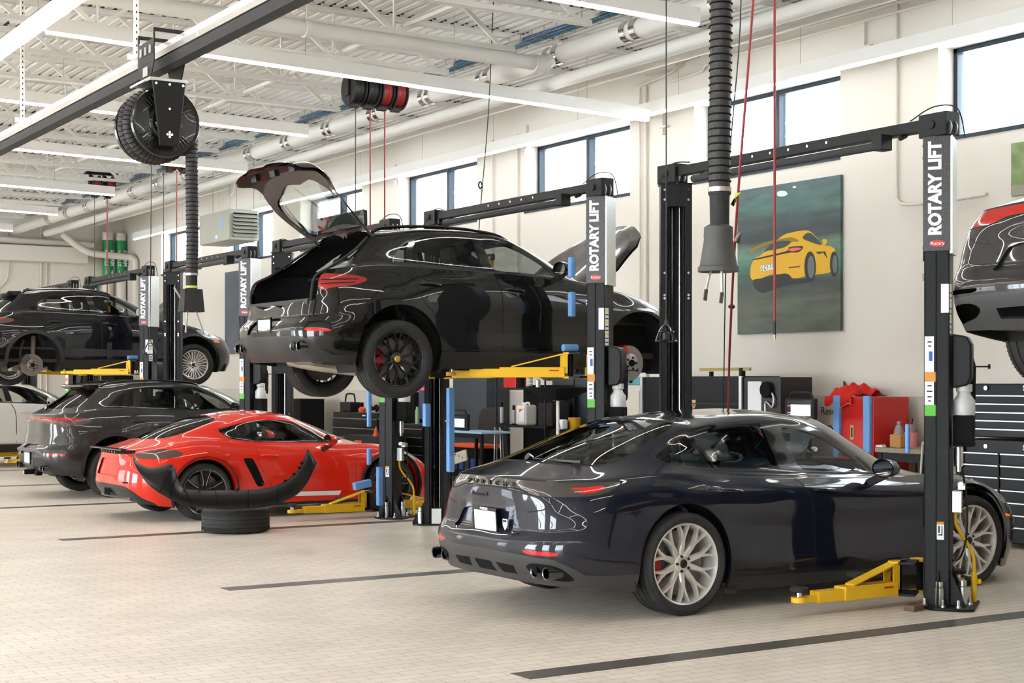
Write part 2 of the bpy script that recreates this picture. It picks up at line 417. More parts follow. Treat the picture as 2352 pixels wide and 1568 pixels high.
# wall conduits
def conduit(pts, r, label):
    o = MB(); o.tube(smooth_path(pts, 5), r, 8); return tag(o.build('wall_conduit', M_wall), label, 'conduit')
cx = WX-.04
conduit([(cx, 2, 6.02), (cx, 12, 5.98), (cx, 16.0, 6.03), (cx, 16.5, 5.9), (cx, 17.3, 5.82)], .018, 'upper of two thin conduits running high along the wall above the poster')
conduit([(cx, 2, 5.90), (cx, 12, 5.88), (cx, 15.4, 5.9), (cx, 15.9, 5.80), (cx, 16.6, 5.78)], .018, 'lower of two thin conduits running high along the wall above the poster')
conduit([(cx, 12.39, 6.1), (cx, 12.39, 5.0), (cx, 12.39, 3.9), (cx, 12.36, 3.72), (cx, 12.2, 3.66), (cx, 11.6, 3.65), (cx, 11.1, 3.66)], .02, 'white conduit dropping down the wall and turning right behind the lift post')
conduit([(cx, 17.1, 5.8), (cx, 17.1, 4), (cx, 17.1, 1.4)], .022, 'white conduit dropping straight down beside the second window')
conduit([(cx, 17.24, 5.8), (cx, 17.24, 4), (cx, 17.24, 2.8)], .014, 'thinner white conduit dropping beside the second window')
conduit([(cx, 20.45, 5.6), (cx, 20.45, 4), (cx, 20.45, 1.8)], .016, 'white conduit dropping down between the second and third windows')
conduit([(cx, 21.2, 5.6), (cx, 21.2, 4), (cx, 21.2, 1.8)], .013, 'white conduit dropping down right of the third window')
o = MB(); o.box2((WX-.14, 16.3, 5.93), (WX, 17.0, 6.12)); tag(o.build('junction_box', M_wall, bevel=.006), 'cream wall box high up where the thin conduits end', 'junction box')
for (y, z) in ((12.9, 5.75), (16.72, 5.35), (20.2, 5.6), (24.6, 5.5)):
    o = MB(); o.box2((WX-.05, y-.02, z-.28), (WX, y+.02, z+.1)); o.box2((WX-.06, y-.12, z-.19), (WX, y+.04, z-.16)); tag(o.build('wall_bracket', M_wall, smooth=0), 'small painted strut bracket fixed high on the window wall', 'bracket', 'strut brackets on the window wall')

# ------------------------------------------------------------ two-post lifts
ORANGE = mat('orange_sticker', '#d08a2c', .5); GREEN = mat('green_sticker', '#57b331', .5); YST = mat('yellow_sticker', '#e6d42c', .5); BLUE_ST = mat('blue_sticker', '#2b56b0', .5)
RED_ST = mat('red_sticker', '#c8241c', .4)
ink = mat('sticker_ink', (.02,.02,.02), .6)
M_lift = black_metal
speckle = bpy.data.materials.new('hammered_black_label'); speckle.use_nodes = True
_n = speckle.node_tree; _b = _n.nodes['Principled BSDF']; _t = _n.nodes.new('ShaderNodeTexCoord'); _v = _n.nodes.new('ShaderNodeTexNoise'); _v.inputs['Scale'].default_value = 160
_r = _n.nodes.new('ShaderNodeValToRGB'); _r.color_ramp.elements[0].position = .56; _r.color_ramp.elements[0].color = (.016,.015,.014,1); _r.color_ramp.elements[1].position = .68; _r.color_ramp.elements[1].color = (.16,.145,.13,1)
_n.links.new(_t.outputs['Object'], _v.inputs['Vector']); _n.links.new(_v.outputs[0], _r.inputs[0]); _n.links.new(_r.outputs[0], _b.inputs['Base Color']); _b.inputs['Roughness'].default_value = .4
milky = mat('milky_tank_plastic', (.62,.62,.60), .35)

def column(parent, pos, ang, near):
    """C-channel post, opening along local +Y; sub-parts of the column hang from it"""
    W, D, H = .28, .18, 3.43; L = MB()
    L.box((0, -D/2+.006, H/2), (W, .012, H))
    for s in (-1, 1):
        L.box((s*(W/2-.006), 0, H/2), (.012, D, H)); L.box((s*(W/2-.03), D/2-.006, H/2), (.06, .012, H))
        L.box((s*(W/2-.075), D/2-.03, H/2), (.012, .05, H))
    L.box((0, D/2-.004, H-.10), (W, .016, .20)); L.box((0, 0, H+.006), (W+.02, D+.02, .012))
    for s in (-1, 1): L.box((s*(W/2-.03), D/2+.004, H-.45), (.06, .008, .9))
    c = L.build('column', M_lift, parent, loc=pos, bevel=.003, rot=(0, 0, ang))
    bl = MB()
    for z in (H-.05, H-.14, H-.80, H-1.0, 2.4, 1.2): 
        for s in (-1, 1): bl.cyl((s*(W/2-.032), D/2+.003, z), (s*(W/2-.032), D/2+.016, z), .011, 8)
    bl.build('bolt', chrome, c)
    p = MB(); pl = [(-.30,-.25),(.30,-.25),(.36,-.18),(.36,.02),(.26,.13),(-.26,.13),(-.36,.02),(-.36,-.18)]
    p.prism([(x*.78, y) for x, y in pl], (0, -.02, 0), (1,0,0), (0,1,0), .022)
    for s in (-1, 1):
        p.prism([(0,0),(.15,0),(0,.26)], (s*.14, -.02, .022), (s,0,0), (0,0,1), .012)
        p.prism([(0,0),(.11,0),(0,.26)], (s*.10, -.09, .022), (0,-1,0), (0,0,1), .012)
    p.build('base_plate', M_lift, c, bevel=.003)
    for (x, y) in ((-.22,-.05),(-.22,-.16),(0,-.22),(.22,-.05),(.22,-.16),(-.18,.08),(.18,.08)):
        an = MB(); an.cyl((x, y, .02), (x, y, .035), .022, 10); an.cyl((x, y, .03), (x, y, .075), .011, 8)
        an.build('anchor_bolt', steel, c)
    for x in (-.035, .035): rd = MB(); rd.cyl((x, .02, .18), (x, .02, H-.2), .006, 8); rd.build('lifting_cable', chrome, c)
    cy = MB(); cy.cyl((.015, -.03, .25), (.015, -.03, 1.95), .028, 12); cy.cyl((.015, -.03, 1.95), (.015, -.03, 2.0), .034, 12); cy.build('hydraulic_cylinder', matte_black, c)
    bp = MB(); bp.box((0, D/2+.004, .10), (.11, .01, .19)); bp.build('kick_plate', steel, c)
    if near:
        s = MB(); s.box((-W/2-.004, .0, H-.41), (.012, D+.012, .84)); s.build('label_panel', speckle, c, bevel=.002)
        X = -W/2-.0115
        text_mesh('ROTARY LIFT', .122, white_label, 'lettering', c, frame((X, .008, H-.375), (0,0,1), (0,1,0)) @ Matrix.Rotation(0,4,'Z'), .0012, bold=.006, sx=.93)
        e = MB(); e.lathe([(0,.0015),(.05,.0015)], n=24); e.M = None
        ev = MB(); n = 28
        ev.add([(X, .055*math.cos(2*math.pi*k/n)-.006, H-.775+.026*math.sin(2*math.pi*k/n)) for k in range(n)]+[(X-.0015, .055*math.cos(2*math.pi*k/n)-.006, H-.775+.026*math.sin(2*math.pi*k/n)) for k in range(n)], [tuple(range(n)), tuple(range(2*n-1, n-1, -1))]+[(k, (k+1) % n, n+(k+1) % n, n+k) for k in range(n)])
        ev.build('logo_badge', RED_ST, c); text_mesh('Rotary', .036, white_label, 'logo_lettering', c, frame((X-.002, -.006, H-.775), (0,-1,0), (0,0,1)), .0008)
        gb = MB(); gb.box((0, -D/2-.012, H-.42), (W+.006, .022, .86)); gb.build('galvanised_cover', steel, c, bevel=.003)
        sm = MB(); sm.box((-W/2-.002, .004, 1.3), (.004, .006, 2.6)); sm.build('seam', matte_black, c)
        # stickers on the narrow flank
        for (y0, y1, z0, z1, m, nm) in ((.02,.085,1.68,1.98,white_label,'sticker'), (-.0,.085,1.83-.18,1.90-.18,ORANGE,'sticker'), (.02,.085,1.48,1.65,white_label,'sticker'), (-.0,.085,1.40,1.48,GREEN,'sticker'), (.03,.055,1.80,1.87,BLUE_ST,'sticker')):
            k = MB(); k.box2((-W/2-.0015-(.001 if m in (ORANGE,BLUE_ST) else 0), y0, z0), (-W/2, y1, z1)); k.build(nm, m, c, smooth=0)
        for (z, w) in ((1.94,.03),(1.91,.02),(1.62,.03),(1.58,.04),(1.54,.03),(1.51,.02)):
            k = MB(); k.box2((-W/2-.0025, .05-w/2, z-.006), (-W/2-.001, .05+w/2, z+.004)); k.build('sticker_print', ink, c, smooth=0)
        k = MB(); k.box2((-W/2-.0015, -.085, 2.15), (-W/2, -.03, 2.36)); k.box2((-.13, -D/2-.0015, 2.0), (-.02, -D/2, 2.36)); k.build('notice_sticker', white_label, c, smooth=0)
        for q in range(9):
            k = MB(); z = 2.34-q*.038; k.box2((-.125, -D/2-.0028, z-.012), (-.03, -D/2-.001, z+.0 if q % 3 else z+.008)); k.build('sticker_print', ink if q % 3 else YST, c, smooth=0)
        # controls on the back
        k = MB(); pr = [(0,0),(.11,.02),(.14,.08),(.14,.32),(.11,.38),(0,.40)]
        k.prism(pr, (-.09, -D/2-.01, 1.60), (0,-1,0), (0,0,1), -.19); k.build('power_unit_cover', black_plastic, c, bevel=.018, seg=3)
        k = MB(); k.prism([(0,0),(.035,-.04),(.045,.0),(.05,.26),(.03,.33),(0,.34)], (.06, -D/2-.13, 1.50), (.5,-.85,0), (0,0,1), -.20); k.build('control_panel', black_plastic, c, bevel=.014)
        k = MB(); k.cyl((.0, -D/2-.12, 1.76), (.10, -D/2-.25, 1.76), .006, 8); k.cyl((.10, -D/2-.25, 1.76), (.103, -D/2-.265, 1.76), .018, 10); k.build('control_lever', black_plastic, c)
        k = MB(); k.lathe([(.0,0),(.07,0),(.078,.02),(.078,.11),(.05,.15),(.045,.17),(.058,.18),(.058,.23),(0,.23)], (-.0, -D/2-.09, 1.40), n=20); k.build('oil_reservoir', milky, c)
        k = MB(); k.box((0, -D/2-.09, 1.29), (.16, .145, .23)); k.box((0, -D/2-.09, 1.20), (.16, .15, .03)); k.build('motor_housing', matte_black, c, bevel=.01)
        k = MB(); k.cyl((.0, -D/2-.05, 1.03), (.0, -D/2-.05, 1.17), .033, 16); k.build('filter_can', steel, c)
        k = MB(); k.cyl((.0, -D/2-.05, .99), (.0, -D/2-.05, 1.03), .02, 10); k.build('filter_neck', steel, c)
        k = MB(); k.cyl((-.08, -D/2-.07, .90), (.09, -D/2-.07, .90), .012, 8); k.cyl((-.07, -D/2-.07, .90), (-.02, -D/2-.07, .90), .02, 8); k.box((.05, -D/2-.07, .88), (.07, .05, .045)); k.build('air_regulator', steel, c)
        k = MB(); k.box((.0, -D/2-.04, .77), (.075, .075, .16)); k.build('outlet_box', steel, c, bevel=.006)
        for q in range(4):
            k = MB(); k.box((-.0, -D/2-.079, .73+.03*q), (.025, .004, .012)); k.build('outlet_slot', ink, c, smooth=0)
        k = MB(); k.tube(smooth_path([(.02,-D/2-.05,1.15),(.06,-D/2-.10,.8),(.07,-D/2-.10,.52),(.03,-D/2-.06,.36),(-.02,-D/2-.01,.34)], 6), .008, 8); k.build('hydraulic_hose', rubber, c)
        k = MB(); k.box2((-W/2-.0015, -.05, .50), (-W/2, .0, .63)); k.build('warning_sticker', white_label, c, smooth=0)
        k = MB(); k.box2((-W/2-.0025, -.05, .61), (-W/2-.001, .0, .63)); k.build('warning_stripe', ORANGE, c, smooth=0)
        k = MB(); k.box2((-W/2-.0025, -.040, .53), (-W/2-.001, -.033, .60)); k.box2((-W/2-.0025, -.04, .53), (-W/2-.001, -.01, .54)); k.box2((-W/2-.0025, -.022, .55), (-W/2-.001, -.01, .60)); k.build('warning_pictogram', ink, c, smooth=0)
    for (x, y, z) in ((-.16 if near else .19, -.02, .022), (-.02 if near else -.19, -.17, .022)):
        k = MB(); k.cyl((x, y, z), (x, y, z+.13), .034, 16); k.cyl((x, y, z+.135), (x, y, z+.175), .029, 16); k.build('pad_adapter', steel, c)
    return c

def arm(parent, piv, tip, z, second=False):
    """swing arm from pivot to pad tip (x, y), z is the bottom of the arm"""
    piv = Vector((*piv, z)); tip = Vector((*tip, z)); d = (tip-piv); L = d.length; d.normalize(); s = Vector((-d.y, d.x, 0))
    a = MB(); m = MB()
    a.beam(piv+d*.06+Vector((0,0,.06)), piv+d*(L*.60)+Vector((0,0,.06)), .12, .10)
    ob = a.build('lift_arm', yellow, parent, bevel=.006)
    b = MB(); b.beam(piv+d*(L*.45)+Vector((0,0,.055)), piv+d*(L*.85)+Vector((0,0,.055)), .095, .08)
    b.cyl(tip+Vector((0,0,.025)), tip+Vector((0,0,.065)), .055, 18); b.beam(piv+d*(L*.83)+Vector((0,0,.045)), tip+Vector((0,0,.045)), .07, .04)
    b.build('arm_extension', yellow, ob, bevel=.004)
    t = MB(); t.beam(piv+d*.05+Vector((0,0,.245)), piv+d*(L*.50)+Vector((0,0,.115)), .09, .014)
    for q in (-.045, .045):
        t.prism([(.03,.05),(.10,.05),(.10,.22),(.03,.25)], piv+s*q, d, (0,0,1), .01)
    t.cyl(piv+Vector((0,0,.0)), piv+Vector((0,0,.02)), .075, 16); t.cyl(piv+Vector((0,0,.235)), piv+Vector((0,0,.255)), .075, 16); t.box(piv+Vector((0,0,.245)), (.1,.1,.014)); t.build('arm_brace', yellow, ob, bevel=.003)
    k = MB(); k.cyl(tip+Vector((0,0,.065)), tip+Vector((0,0,.105)), .022, 12); k.build('screw_post', chrome, ob)
    k = MB(); k.lathe([(0,0),(.05,0),(.065,.008),(.065,.028),(.055,.036),(0,.036)], tip+Vector((0,0,.10)), n=24); k.build('lift_pad', rubber, ob)
    k = MB(); k.cyl(piv+Vector((0,0,.02)), piv+Vector((0,0,.24)), .026, 12); k.build('pivot_pin', matte_black, ob)
    k = MB(); X = piv+d*.16+Vector((0,0,.078)); n = s if s.y < 0 else -s
    k.beam(X+n*.061-d*.04, X+n*.061+d*.05, .004, .012); k.build('arm_marking', RED_ST, ob, smooth=0)
    if second:
        sp = piv+d*.28-n*.16+Vector((0,0,.0))
        k = MB(); k.lathe([(0,0),(.05,0),(.065,.008),(.065,.028),(.055,.036),(0,.036)], sp+Vector((0,0,.14)), n=24); k.cyl(sp+Vector((0,0,.08)), sp+Vector((0,0,.14)), .02, 10); k.build('spare_pad', rubber, ob)
        k = MB(); k.beam(sp+Vector((0,0,.07)), piv+d*.28+Vector((0,0,.07)), .08, .05); k.build('pad_holder', yellow, ob)
    return ob

def vehicle_lift(yn, zc, label, far=3.22, arms=True, rear_dx=-1.28, front_dx=1.15):
    X = 8.665; t = empty('two_post_lift', (X, yn, 0), 0, label, 'vehicle lift')
    cn = column(t, (0, 0, 0), R(36), True); cf = column(t, (0, far, 0), R(147), False)
    b = MB(); b.box((-.02, far/2, 3.545), (.09, far+.10, .085)); b.build('crossbeam', M_lift, t, bevel=.006)
    for y in (-.02, far+.02):
        b = MB(); b.box((-.02, y, 3.53), (.15, .26, .17)); b.cyl((-.11, y, 3.53), (.07, y, 3.53), .03, 12); b.build('pulley_housing', M_lift, t, bevel=.006)
        b = MB(); b.cyl((-.055, y-.08, 3.50), (-.045, y-.08, 3.50), .07, 20); b.cyl((.005, y-.08, 3.50), (.015, y-.08, 3.50), .07, 20); b.build('pulley', steel, t)
    b = MB(); b.cyl((-.16, .45, 3.43), (-.16, far-.45, 3.43), .032, 14); b.build('padded_bar', mat('bar_foam', (.03,.03,.03), .8), t)
    b = MB(); b.box((-.15, .42, 3.45), (.12, .10, .12)); b.cyl((-.09, .3, 3.47), (-.02, .3, 3.5), .02, 8); b.build('limit_switch', black_plastic, t, bevel=.01)
    b = MB(); b.cyl((-.16, far-.46, 3.43), (-.05, far-.46, 3.5), .008, 6); b.build('bar_bracket', M_lift, t)
    for k in range(5):
        b = MB(); b.cyl((-.068, 1.1+k*.22, 3.55), (-.066, 1.1+k*.22, 3.55), .012, 8); b.build('beam_bolt', steel, t)
    b = MB(); b.tube(smooth_path([(-.03,.25,3.6),(0,.05,3.68),(.06,-.12,3.65),(.10,-.16,3.44)], 8), .005, 6); b.build('top_hose', rubber, t)
    b = MB(); b.tube(smooth_path([(-.08,far-.3,3.6),(-.08,far-.05,3.61),(-.14,far+.08,3.44)], 8), .006, 6); b.build('top_hose', rubber, t)
    for (y, sg, nm) in ((.0, 1, 'near'), (far, -1, 'far')):
        cy = y+sg*.16
        ang = R(36) if nm == 'near' else R(147); dv = Vector((-math.sin(ang), math.cos(ang), 0)); rv = Matrix.Rotation(ang, 3, 'Z'); o0 = Vector((0, y, 0))
        k = MB(); k.box(o0+dv*.075+Vector((0,0,zc+.28)), (.15, .06, .50), rot=rv); k.box(o0+dv*.19+Vector((-.04,0,zc+.265)), (.24, .12, .02), rot=rv); k.box(o0+dv*.19+Vector((-.04,0,zc+.035)), (.24, .12, .02), rot=rv)
        cc = k.build('carriage', M_lift, t, bevel=.004)
        if arms:
            arm(t, (-.22, cy+sg*.03), (-.22+rear_dx*.78, cy+sg*(.02 if zc < .5 else .62)), zc+.02, second=(zc < .5))
            arm(t, (.04, cy+sg*.06), (.04+(front_dx if zc < .5 else .55), cy+sg*(.12 if zc < .5 else .75)), zc+.02)
        if nm == 'near' and zc > .5: k = MB(); k.cyl((-.30, cy+sg*.04, zc+.32), (-.14, cy+sg*.04, zc+.32), .035, 14); k.build('door_guard', blue_foam, t)
    return t, cn, cf
LY = [7.80, 12.07, 16.43, 20.82, 25.23, 29.60]
LIFT = {}
LIFT[0] = vehicle_lift(3.30, 1.62, 'black two-post lift at the right edge holding up the half-seen car')
LIFT[1] = vehicle_lift(LY[0], .05, 'black two-post lift, nearest, with yellow arm on the floor by the dark blue sedan', far=3.10, front_dx=.48)
LIFT[2] = vehicle_lift(LY[1], 1.66, 'black two-post lift raising the black car with the open tailgate')
LIFT[3] = vehicle_lift(LY[2], .05, 'black two-post lift with blue foam around the red coupe')
LIFT[4] = vehicle_lift(LY[3], .05, 'black two-post lift behind the dark grey parked car')
LIFT[5] = vehicle_lift(LY[4], 1.74, 'black two-post lift raising the black car with a missing rear wheel')
LIFT[6] = vehicle_lift(LY[5], .05, 'farthest black two-post lift, by the white car at the left edge')
# blue protective foam
def foam(t, a, b, w=.06, lab=None):
    k = MB(); k.beam(a, b, w, w); o = k.build('foam_guard', blue_foam, t, bevel=.012); return o
foam(LIFT[2][0], (-.24,.14,2.66), (-.24,.14,2.86), .06); foam(LIFT[2][0], (-.24,.14,2.28), (-.24,.14,2.52), .06)
foam(LIFT[2][0], (.04,2.98,.62), (.04,2.98,1.58), .075); foam(LIFT[2][0], (-.22,3.07,1.14), (-.22,3.07,1.40), .075)
foam(LIFT[3][0], (-.16,-.02,.15), (-.16,-.02,.62), .07); foam(LIFT[3][0], (-.24,.10,1.1), (-.24,.10,1.6), .05); foam(LIFT[3][0], (-.24,.10,.64), (-.24,.10,.84), .05); foam(LIFT[3][0], (-.42,.15,.38), (-.20,.15,.42), .09)
foam(LIFT[1][0], (-.22,.10,1.12), (-.22,.10,1.34), .03)
# yellow electrical conduits rising beside the lifts, fixed to the outlet boxes
for i, yn in enumerate(LY):
    o = MB(); X, Y = .265, -.10
    o.tube(smooth_path([(X,Y,.0),(X,Y,.16),(X-.005,Y,.34),(X-.06,Y,.44),(X-.15,Y,.54),(X-.19,Y+.01,.62),(X-.19,Y+.01,.70)], 6), .0125, 8)
    o.cyl((X, Y, .10), (X, Y, .24), .023, 12); o.cyl((X+.02, Y-.01, .17), (X+.045, Y-.02, .17), .018, 10); o.cyl((X,Y,0), (X,Y,.10), .019, 12)
    o.build('yellow_conduit', yellow, LIFT[i+1][0])
# ------------------------------------------------------------ car bodies: lofted half shells, cut along their real shut lines
import numpy as np
def _cr(P, k, crease=(), sym=None):
    """smooth curve family through P (n, m, 3) along axis 0; k samples a span"""
    n = len(P); T = np.zeros_like(P); Tm = None
    D = P[1:]-P[:-1]; L = np.maximum(np.linalg.norm(D, axis=-1, keepdims=True), 1e-4)
    L = np.maximum(L, .25*L.mean(axis=1, keepdims=True))
    S = D/L
    out = []
    TI = np.zeros_like(P); TO = np.zeros_like(P)      # incoming / outgoing tangents (per unit length)
    for i in range(n):
        if i == 0: t = S[0]; a = b = t
        elif i == n-1: t = S[-1]; a = b = t
        elif i in crease: a = S[i-1]; b = S[i]
        else:
            w0, w1 = L[i], L[i-1]; t = (S[i-1]*w0+S[i]*w1)/(w0+w1); a = b = t
        TI[i] = a; TO[i] = b
    if sym:
        for i in (0, n-1):
            t = (TO if i == 0 else TI)[i].copy(); t[..., 0] = 0; t[..., 2] = 0; TO[i] = t; TI[i] = t
    for i in range(n-1):
        for j in range(k):
            t = j/k; h1 = 2*t**3-3*t*t+1; h2 = t**3-2*t*t+t; h3 = -2*t**3+3*t*t; h4 = t**3-t*t
            out.append(h1*P[i]+h2*L[i]*TO[i]+h3*P[i+1]+h4*L[i]*TI[i+1])
    out.append(P[-1])
    return np.array(out)

class Half:
    """half body (y >= 0) as polygons with normals and a wrap coordinate (column parameter)"""
    def __init__(s, rings, kc=12, kr=7, crease=()):
        P = np.array(rings, float)                    # rings, cols, 3
        A = _cr(P.transpose(1, 0, 2), kc, sym=True).transpose(1, 0, 2)     # along the columns
        B = _cr(A, kr, crease=crease)
        nr, nc = B.shape[:2]
        s.V = [tuple(p) for p in B.reshape(-1, 3)]
        u = np.gradient(B, axis=1); v = np.gradient(B, axis=0)
        N = np.cross(u, v); ln = np.linalg.norm(N, axis=-1, keepdims=True)
        bad = ln[..., 0] < 1e-9; N = N/np.maximum(ln, 1e-9); N[bad] = (0, 0, 1)
        # outward: away from the axis
        c = np.array([0, 0, .55]); ref = B-np.stack([np.clip(B[..., 0], 0, 2.4), 0*B[..., 0], np.full(B.shape[:2], .6)], -1)
        sg = np.sign((N*ref).sum(-1, keepdims=True)); N = N*np.where(sg == 0, 1, sg)
        N[:, 0, 1] = 0; N[:, -1, 1] = 0; N[-1, :, 1] = 0
        N /= np.maximum(np.linalg.norm(N, axis=-1, keepdims=True), 1e-9)
        s.N = [tuple(p) for p in N.reshape(-1, 3)]
        s.U = [float(j)/kc for i in range(nr) for j in range(nc)]
        s.F = []
        for i in range(nr-1):
            for j in range(nc-1):
                q = [i*nc+j, i*nc+j+1, (i+1)*nc+j+1, (i+1)*nc+j]
                s.F.append(q)
        s.bvh = BVHTree.FromPolygons([Vector(p) for p in s.V], s.F)
        s.cls = None
    def proj(s, i, mode):
        x, y, z = s.V[i]
        if mode == 'S': return x, z
        if mode == 'R': return y, z
        if mode == 'T': return x, y
        return s.U[i]*.2, z
    def cut(s, poly, mode, cond=None):
        n = len(poly); xs = [p[0] for p in poly]; ys = [p[1] for p in poly]; x0, x1, y0, y1 = min(xs), max(xs), min(ys), max(ys)
        keep, cand = [], []
        pr = [s.proj(i, mode) for i in range(len(s.V))]
        for f in s.F:
            a = [pr[i][0] for i in f]; b = [pr[i][1] for i in f]
            if max(a) < x0 or min(a) > x1 or max(b) < y0 or min(b) > y1 or (cond and not cond(s, f)): keep.append(f)
            else: cand.append(f)
        for k in range(n):
            p, q = poly[k], poly[(k+1) % n]; ax, ay = p; bx, by = q; dx, dy = bx-ax, by-ay; L = math.hypot(dx, dy)
            if L < 1e-7: continue
            nx, ny = -dy/L, dx/L; ex0, ex1, ey0, ey1 = min(ax, bx)-1e-5, max(ax, bx)+1e-5, min(ay, by)-1e-5, max(ay, by)+1e-5
            new = []; cache = {}
            for f in cand:
                a = [pr[i][0] for i in f]
                if max(a) < ex0 or min(a) > ex1: new.append(f); continue
                b = [pr[i][1] for i in f]
                if max(b) < ey0 or min(b) > ey1: new.append(f); continue
                d = [(a[i]-ax)*nx+(b[i]-ay)*ny for i in range(len(f))]
                if max(d) < 1e-6 or min(d) > -1e-6: new.append(f); continue
                A, B = [], []
                m = len(f)
                for i in range(m):
                    j = (i+1) % m; di, dj = d[i], d[j]
                    if di >= -1e-9: A.append(f[i])
                    if di <= 1e-9: B.append(f[i])
                    if (di > 1e-9 and dj < -1e-9) or (di < -1e-9 and dj > 1e-9):
                        key = (min(f[i], f[j]), max(f[i], f[j]))
                        if key not in cache:
                            t = di/(di-dj); vi, vj = s.V[f[i]], s.V[f[j]]; ni, nj = s.N[f[i]], s.N[f[j]]
                            s.V.append(tuple(vi[c]+(vj[c]-vi[c])*t for c in range(3)))
                            nn = Vector(ni).lerp(Vector(nj), t).normalized(); s.N.append(tuple(nn))
                            s.U.append(s.U[f[i]]+(s.U[f[j]]-s.U[f[i]])*t); cache[key] = len(s.V)-1; pr.append(s.proj(len(s.V)-1, mode))
                        A.append(cache[key]); B.append(cache[key])
                if len(A) > 2: new.append(A)
                if len(B) > 2: new.append(B)
            cand = new
        s.F = keep+cand
    def centre(s, f, mode):
        a = [s.proj(i, mode) for i in f]; return sum(p[0] for p in a)/len(a), sum(p[1] for p in a)/len(a)
    def classify(s, regions):
        """regions: (name, poly, mode, cond), later entries win"""
        for nm, poly, mode, cond in regions: s.cut(poly, mode, cond)
        s.cls = ['body']*len(s.F)
        for nm, poly, mode, cond in regions:
            xs = [p[0] for p in poly]; ys = [p[1] for p in poly]; b = (min(xs), max(xs), min(ys), max(ys))
            for k, f in enumerate(s.F):
                c = s.centre(f, mode)
                if c[0] < b[0] or c[0] > b[1] or c[1] < b[2] or c[1] > b[3]: continue
                if cond and not cond(s, f): continue
                if inpoly(c, poly): s.cls[k] = nm
    def side(s, x, z):
        h = s.bvh.ray_cast(Vector((x, 3, z)), Vector((0, -1, 0))); return (h[0].y, h[1]) if h[0] else (.9, Vector((0, 1, 0)))
    def rear(s, y, z):
        h = s.bvh.ray_cast(Vector((-3, y, z)), Vector((1, 0, 0))); return (h[0].x, h[1]) if h[0] else (-1, Vector((-1, 0, 0)))
    def top(s, x, y):
        h = s.bvh.ray_cast(Vector((x, y, 3)), Vector((0, 0, -1))); return h[0].z if h[0] else 1
def inpoly(p, poly):
    x, y = p; c = False; n = len(poly); j = n-1
    for i in range(n):
        xi, yi = poly[i]; xj, yj = poly[j]
        if (yi > y) != (yj > y) and x < (xj-xi)*(y-yi)/(yj-yi)+xi: c = not c
        j = i
    return c
def sp(pts, k=5, closed=True):
    return [(v.x, v.y) for v in smooth_path([(a, b, 0) for a, b in pts], k, closed)]
def circ(cx, cz, r, n=56, a0=0, a1=360): return [(cx+r*math.cos(R(a0+(a1-a0)*i/n)), cz+r*math.sin(R(a0+(a1-a0)*i/n))) for i in range(n)]
def band(pts, w):
    """thin closed strip around an open polyline"""
    P = [Vector((a, b)) for a, b in pts]; L, Rr = [], []
    for i, p in enumerate(P):
        d = (P[min(i+1, len(P)-1)]-P[max(i-1, 0)]).normalized(); n = Vector((-d.y, d.x))*w/2
        L.append(tuple(p+n)); Rr.append(tuple(p-n))
    return L+Rr[::-1]
def inset(poly, w):
    n = len(poly); A = sum(poly[i][0]*poly[(i+1) % n][1]-poly[(i+1) % n][0]*poly[i][1] for i in range(n)); sg = 1 if A > 0 else -1; out = []
    for i in range(n):
        d = (Vector(poly[(i+1) % n])-Vector(poly[i-1])).normalized(); out.append((poly[i][0]-d.y*w*sg, poly[i][1]+d.x*w*sg))
    return out
def arch_poly(cx, cz, r, zb):
    return [(cx-r, zb)]+[(cx+r*math.cos(R(a)), cz+r*math.sin(R(a))) for a in range(180, -1, -5)]+[(cx+r, zb)]

def emit(half, names, name, m, parent, off=0.0, sides=(1, -1), M=None, flip=False, only=None):
    """mesh from the faces of the given classes, with the analytic normals kept"""
    S = set(names) if isinstance(names, (list, tuple, set)) else {names}
    vs, ns, fs, mp = [], [], [], {}
    fl = [f for f, c in zip(half.F, half.cls) if c in S and (only is None or only(half, f))]
    for sd in sides:
        for f in fl:
            g = []
            for i in f:
                k = (i, sd)
                if k not in mp:
                    p, n = Vector(half.V[i]), Vector(half.N[i]); p = p+n*off
                    if flip: n = -n
                    mp[k] = len(vs); vs.append((p.x, p.y*sd, p.z)); ns.append(Vector((n.x, n.y*sd, n.z)))
                g.append(mp[k])
            a, b, c = Vector(vs[g[0]]), Vector(vs[g[1]]), Vector(vs[g[2]]); nf = (b-a).cross(c-a)
            if len(g) > 3: nf += (Vector(vs[g[2]])-a).cross(Vector(vs[g[3]])-a)
            if nf.length < 1e-12: continue
            if nf.dot(ns[g[0]]) < 0: g = g[::-1]
            fs.append(g)
    if not fs: return None
    if M is not None:
        vs = [tuple(M @ Vector(v)) for v in vs]; R3 = M.to_3x3(); ns = [(R3 @ n).normalized() for n in ns]
    me = bpy.data.meshes.new(name); me.from_pydata(vs, [], fs); me.materials.append(m); me.shade_smooth()
    me.normals_split_custom_set_from_vertices([tuple(n) for n in ns])
    o = bpy.data.objects.new(name, me); col.objects.link(o); o.parent = parent
    return o

def paint(name, c, metal=.0, flake=0.0, rough=.35):
    if name in MATS: return MATS[name]
    m = mat(name, c, rough, metal, coat=1.0, spec=.12); m.node_tree.nodes['Principled BSDF'].inputs['Coat IOR'].default_value = 1.52
    return m

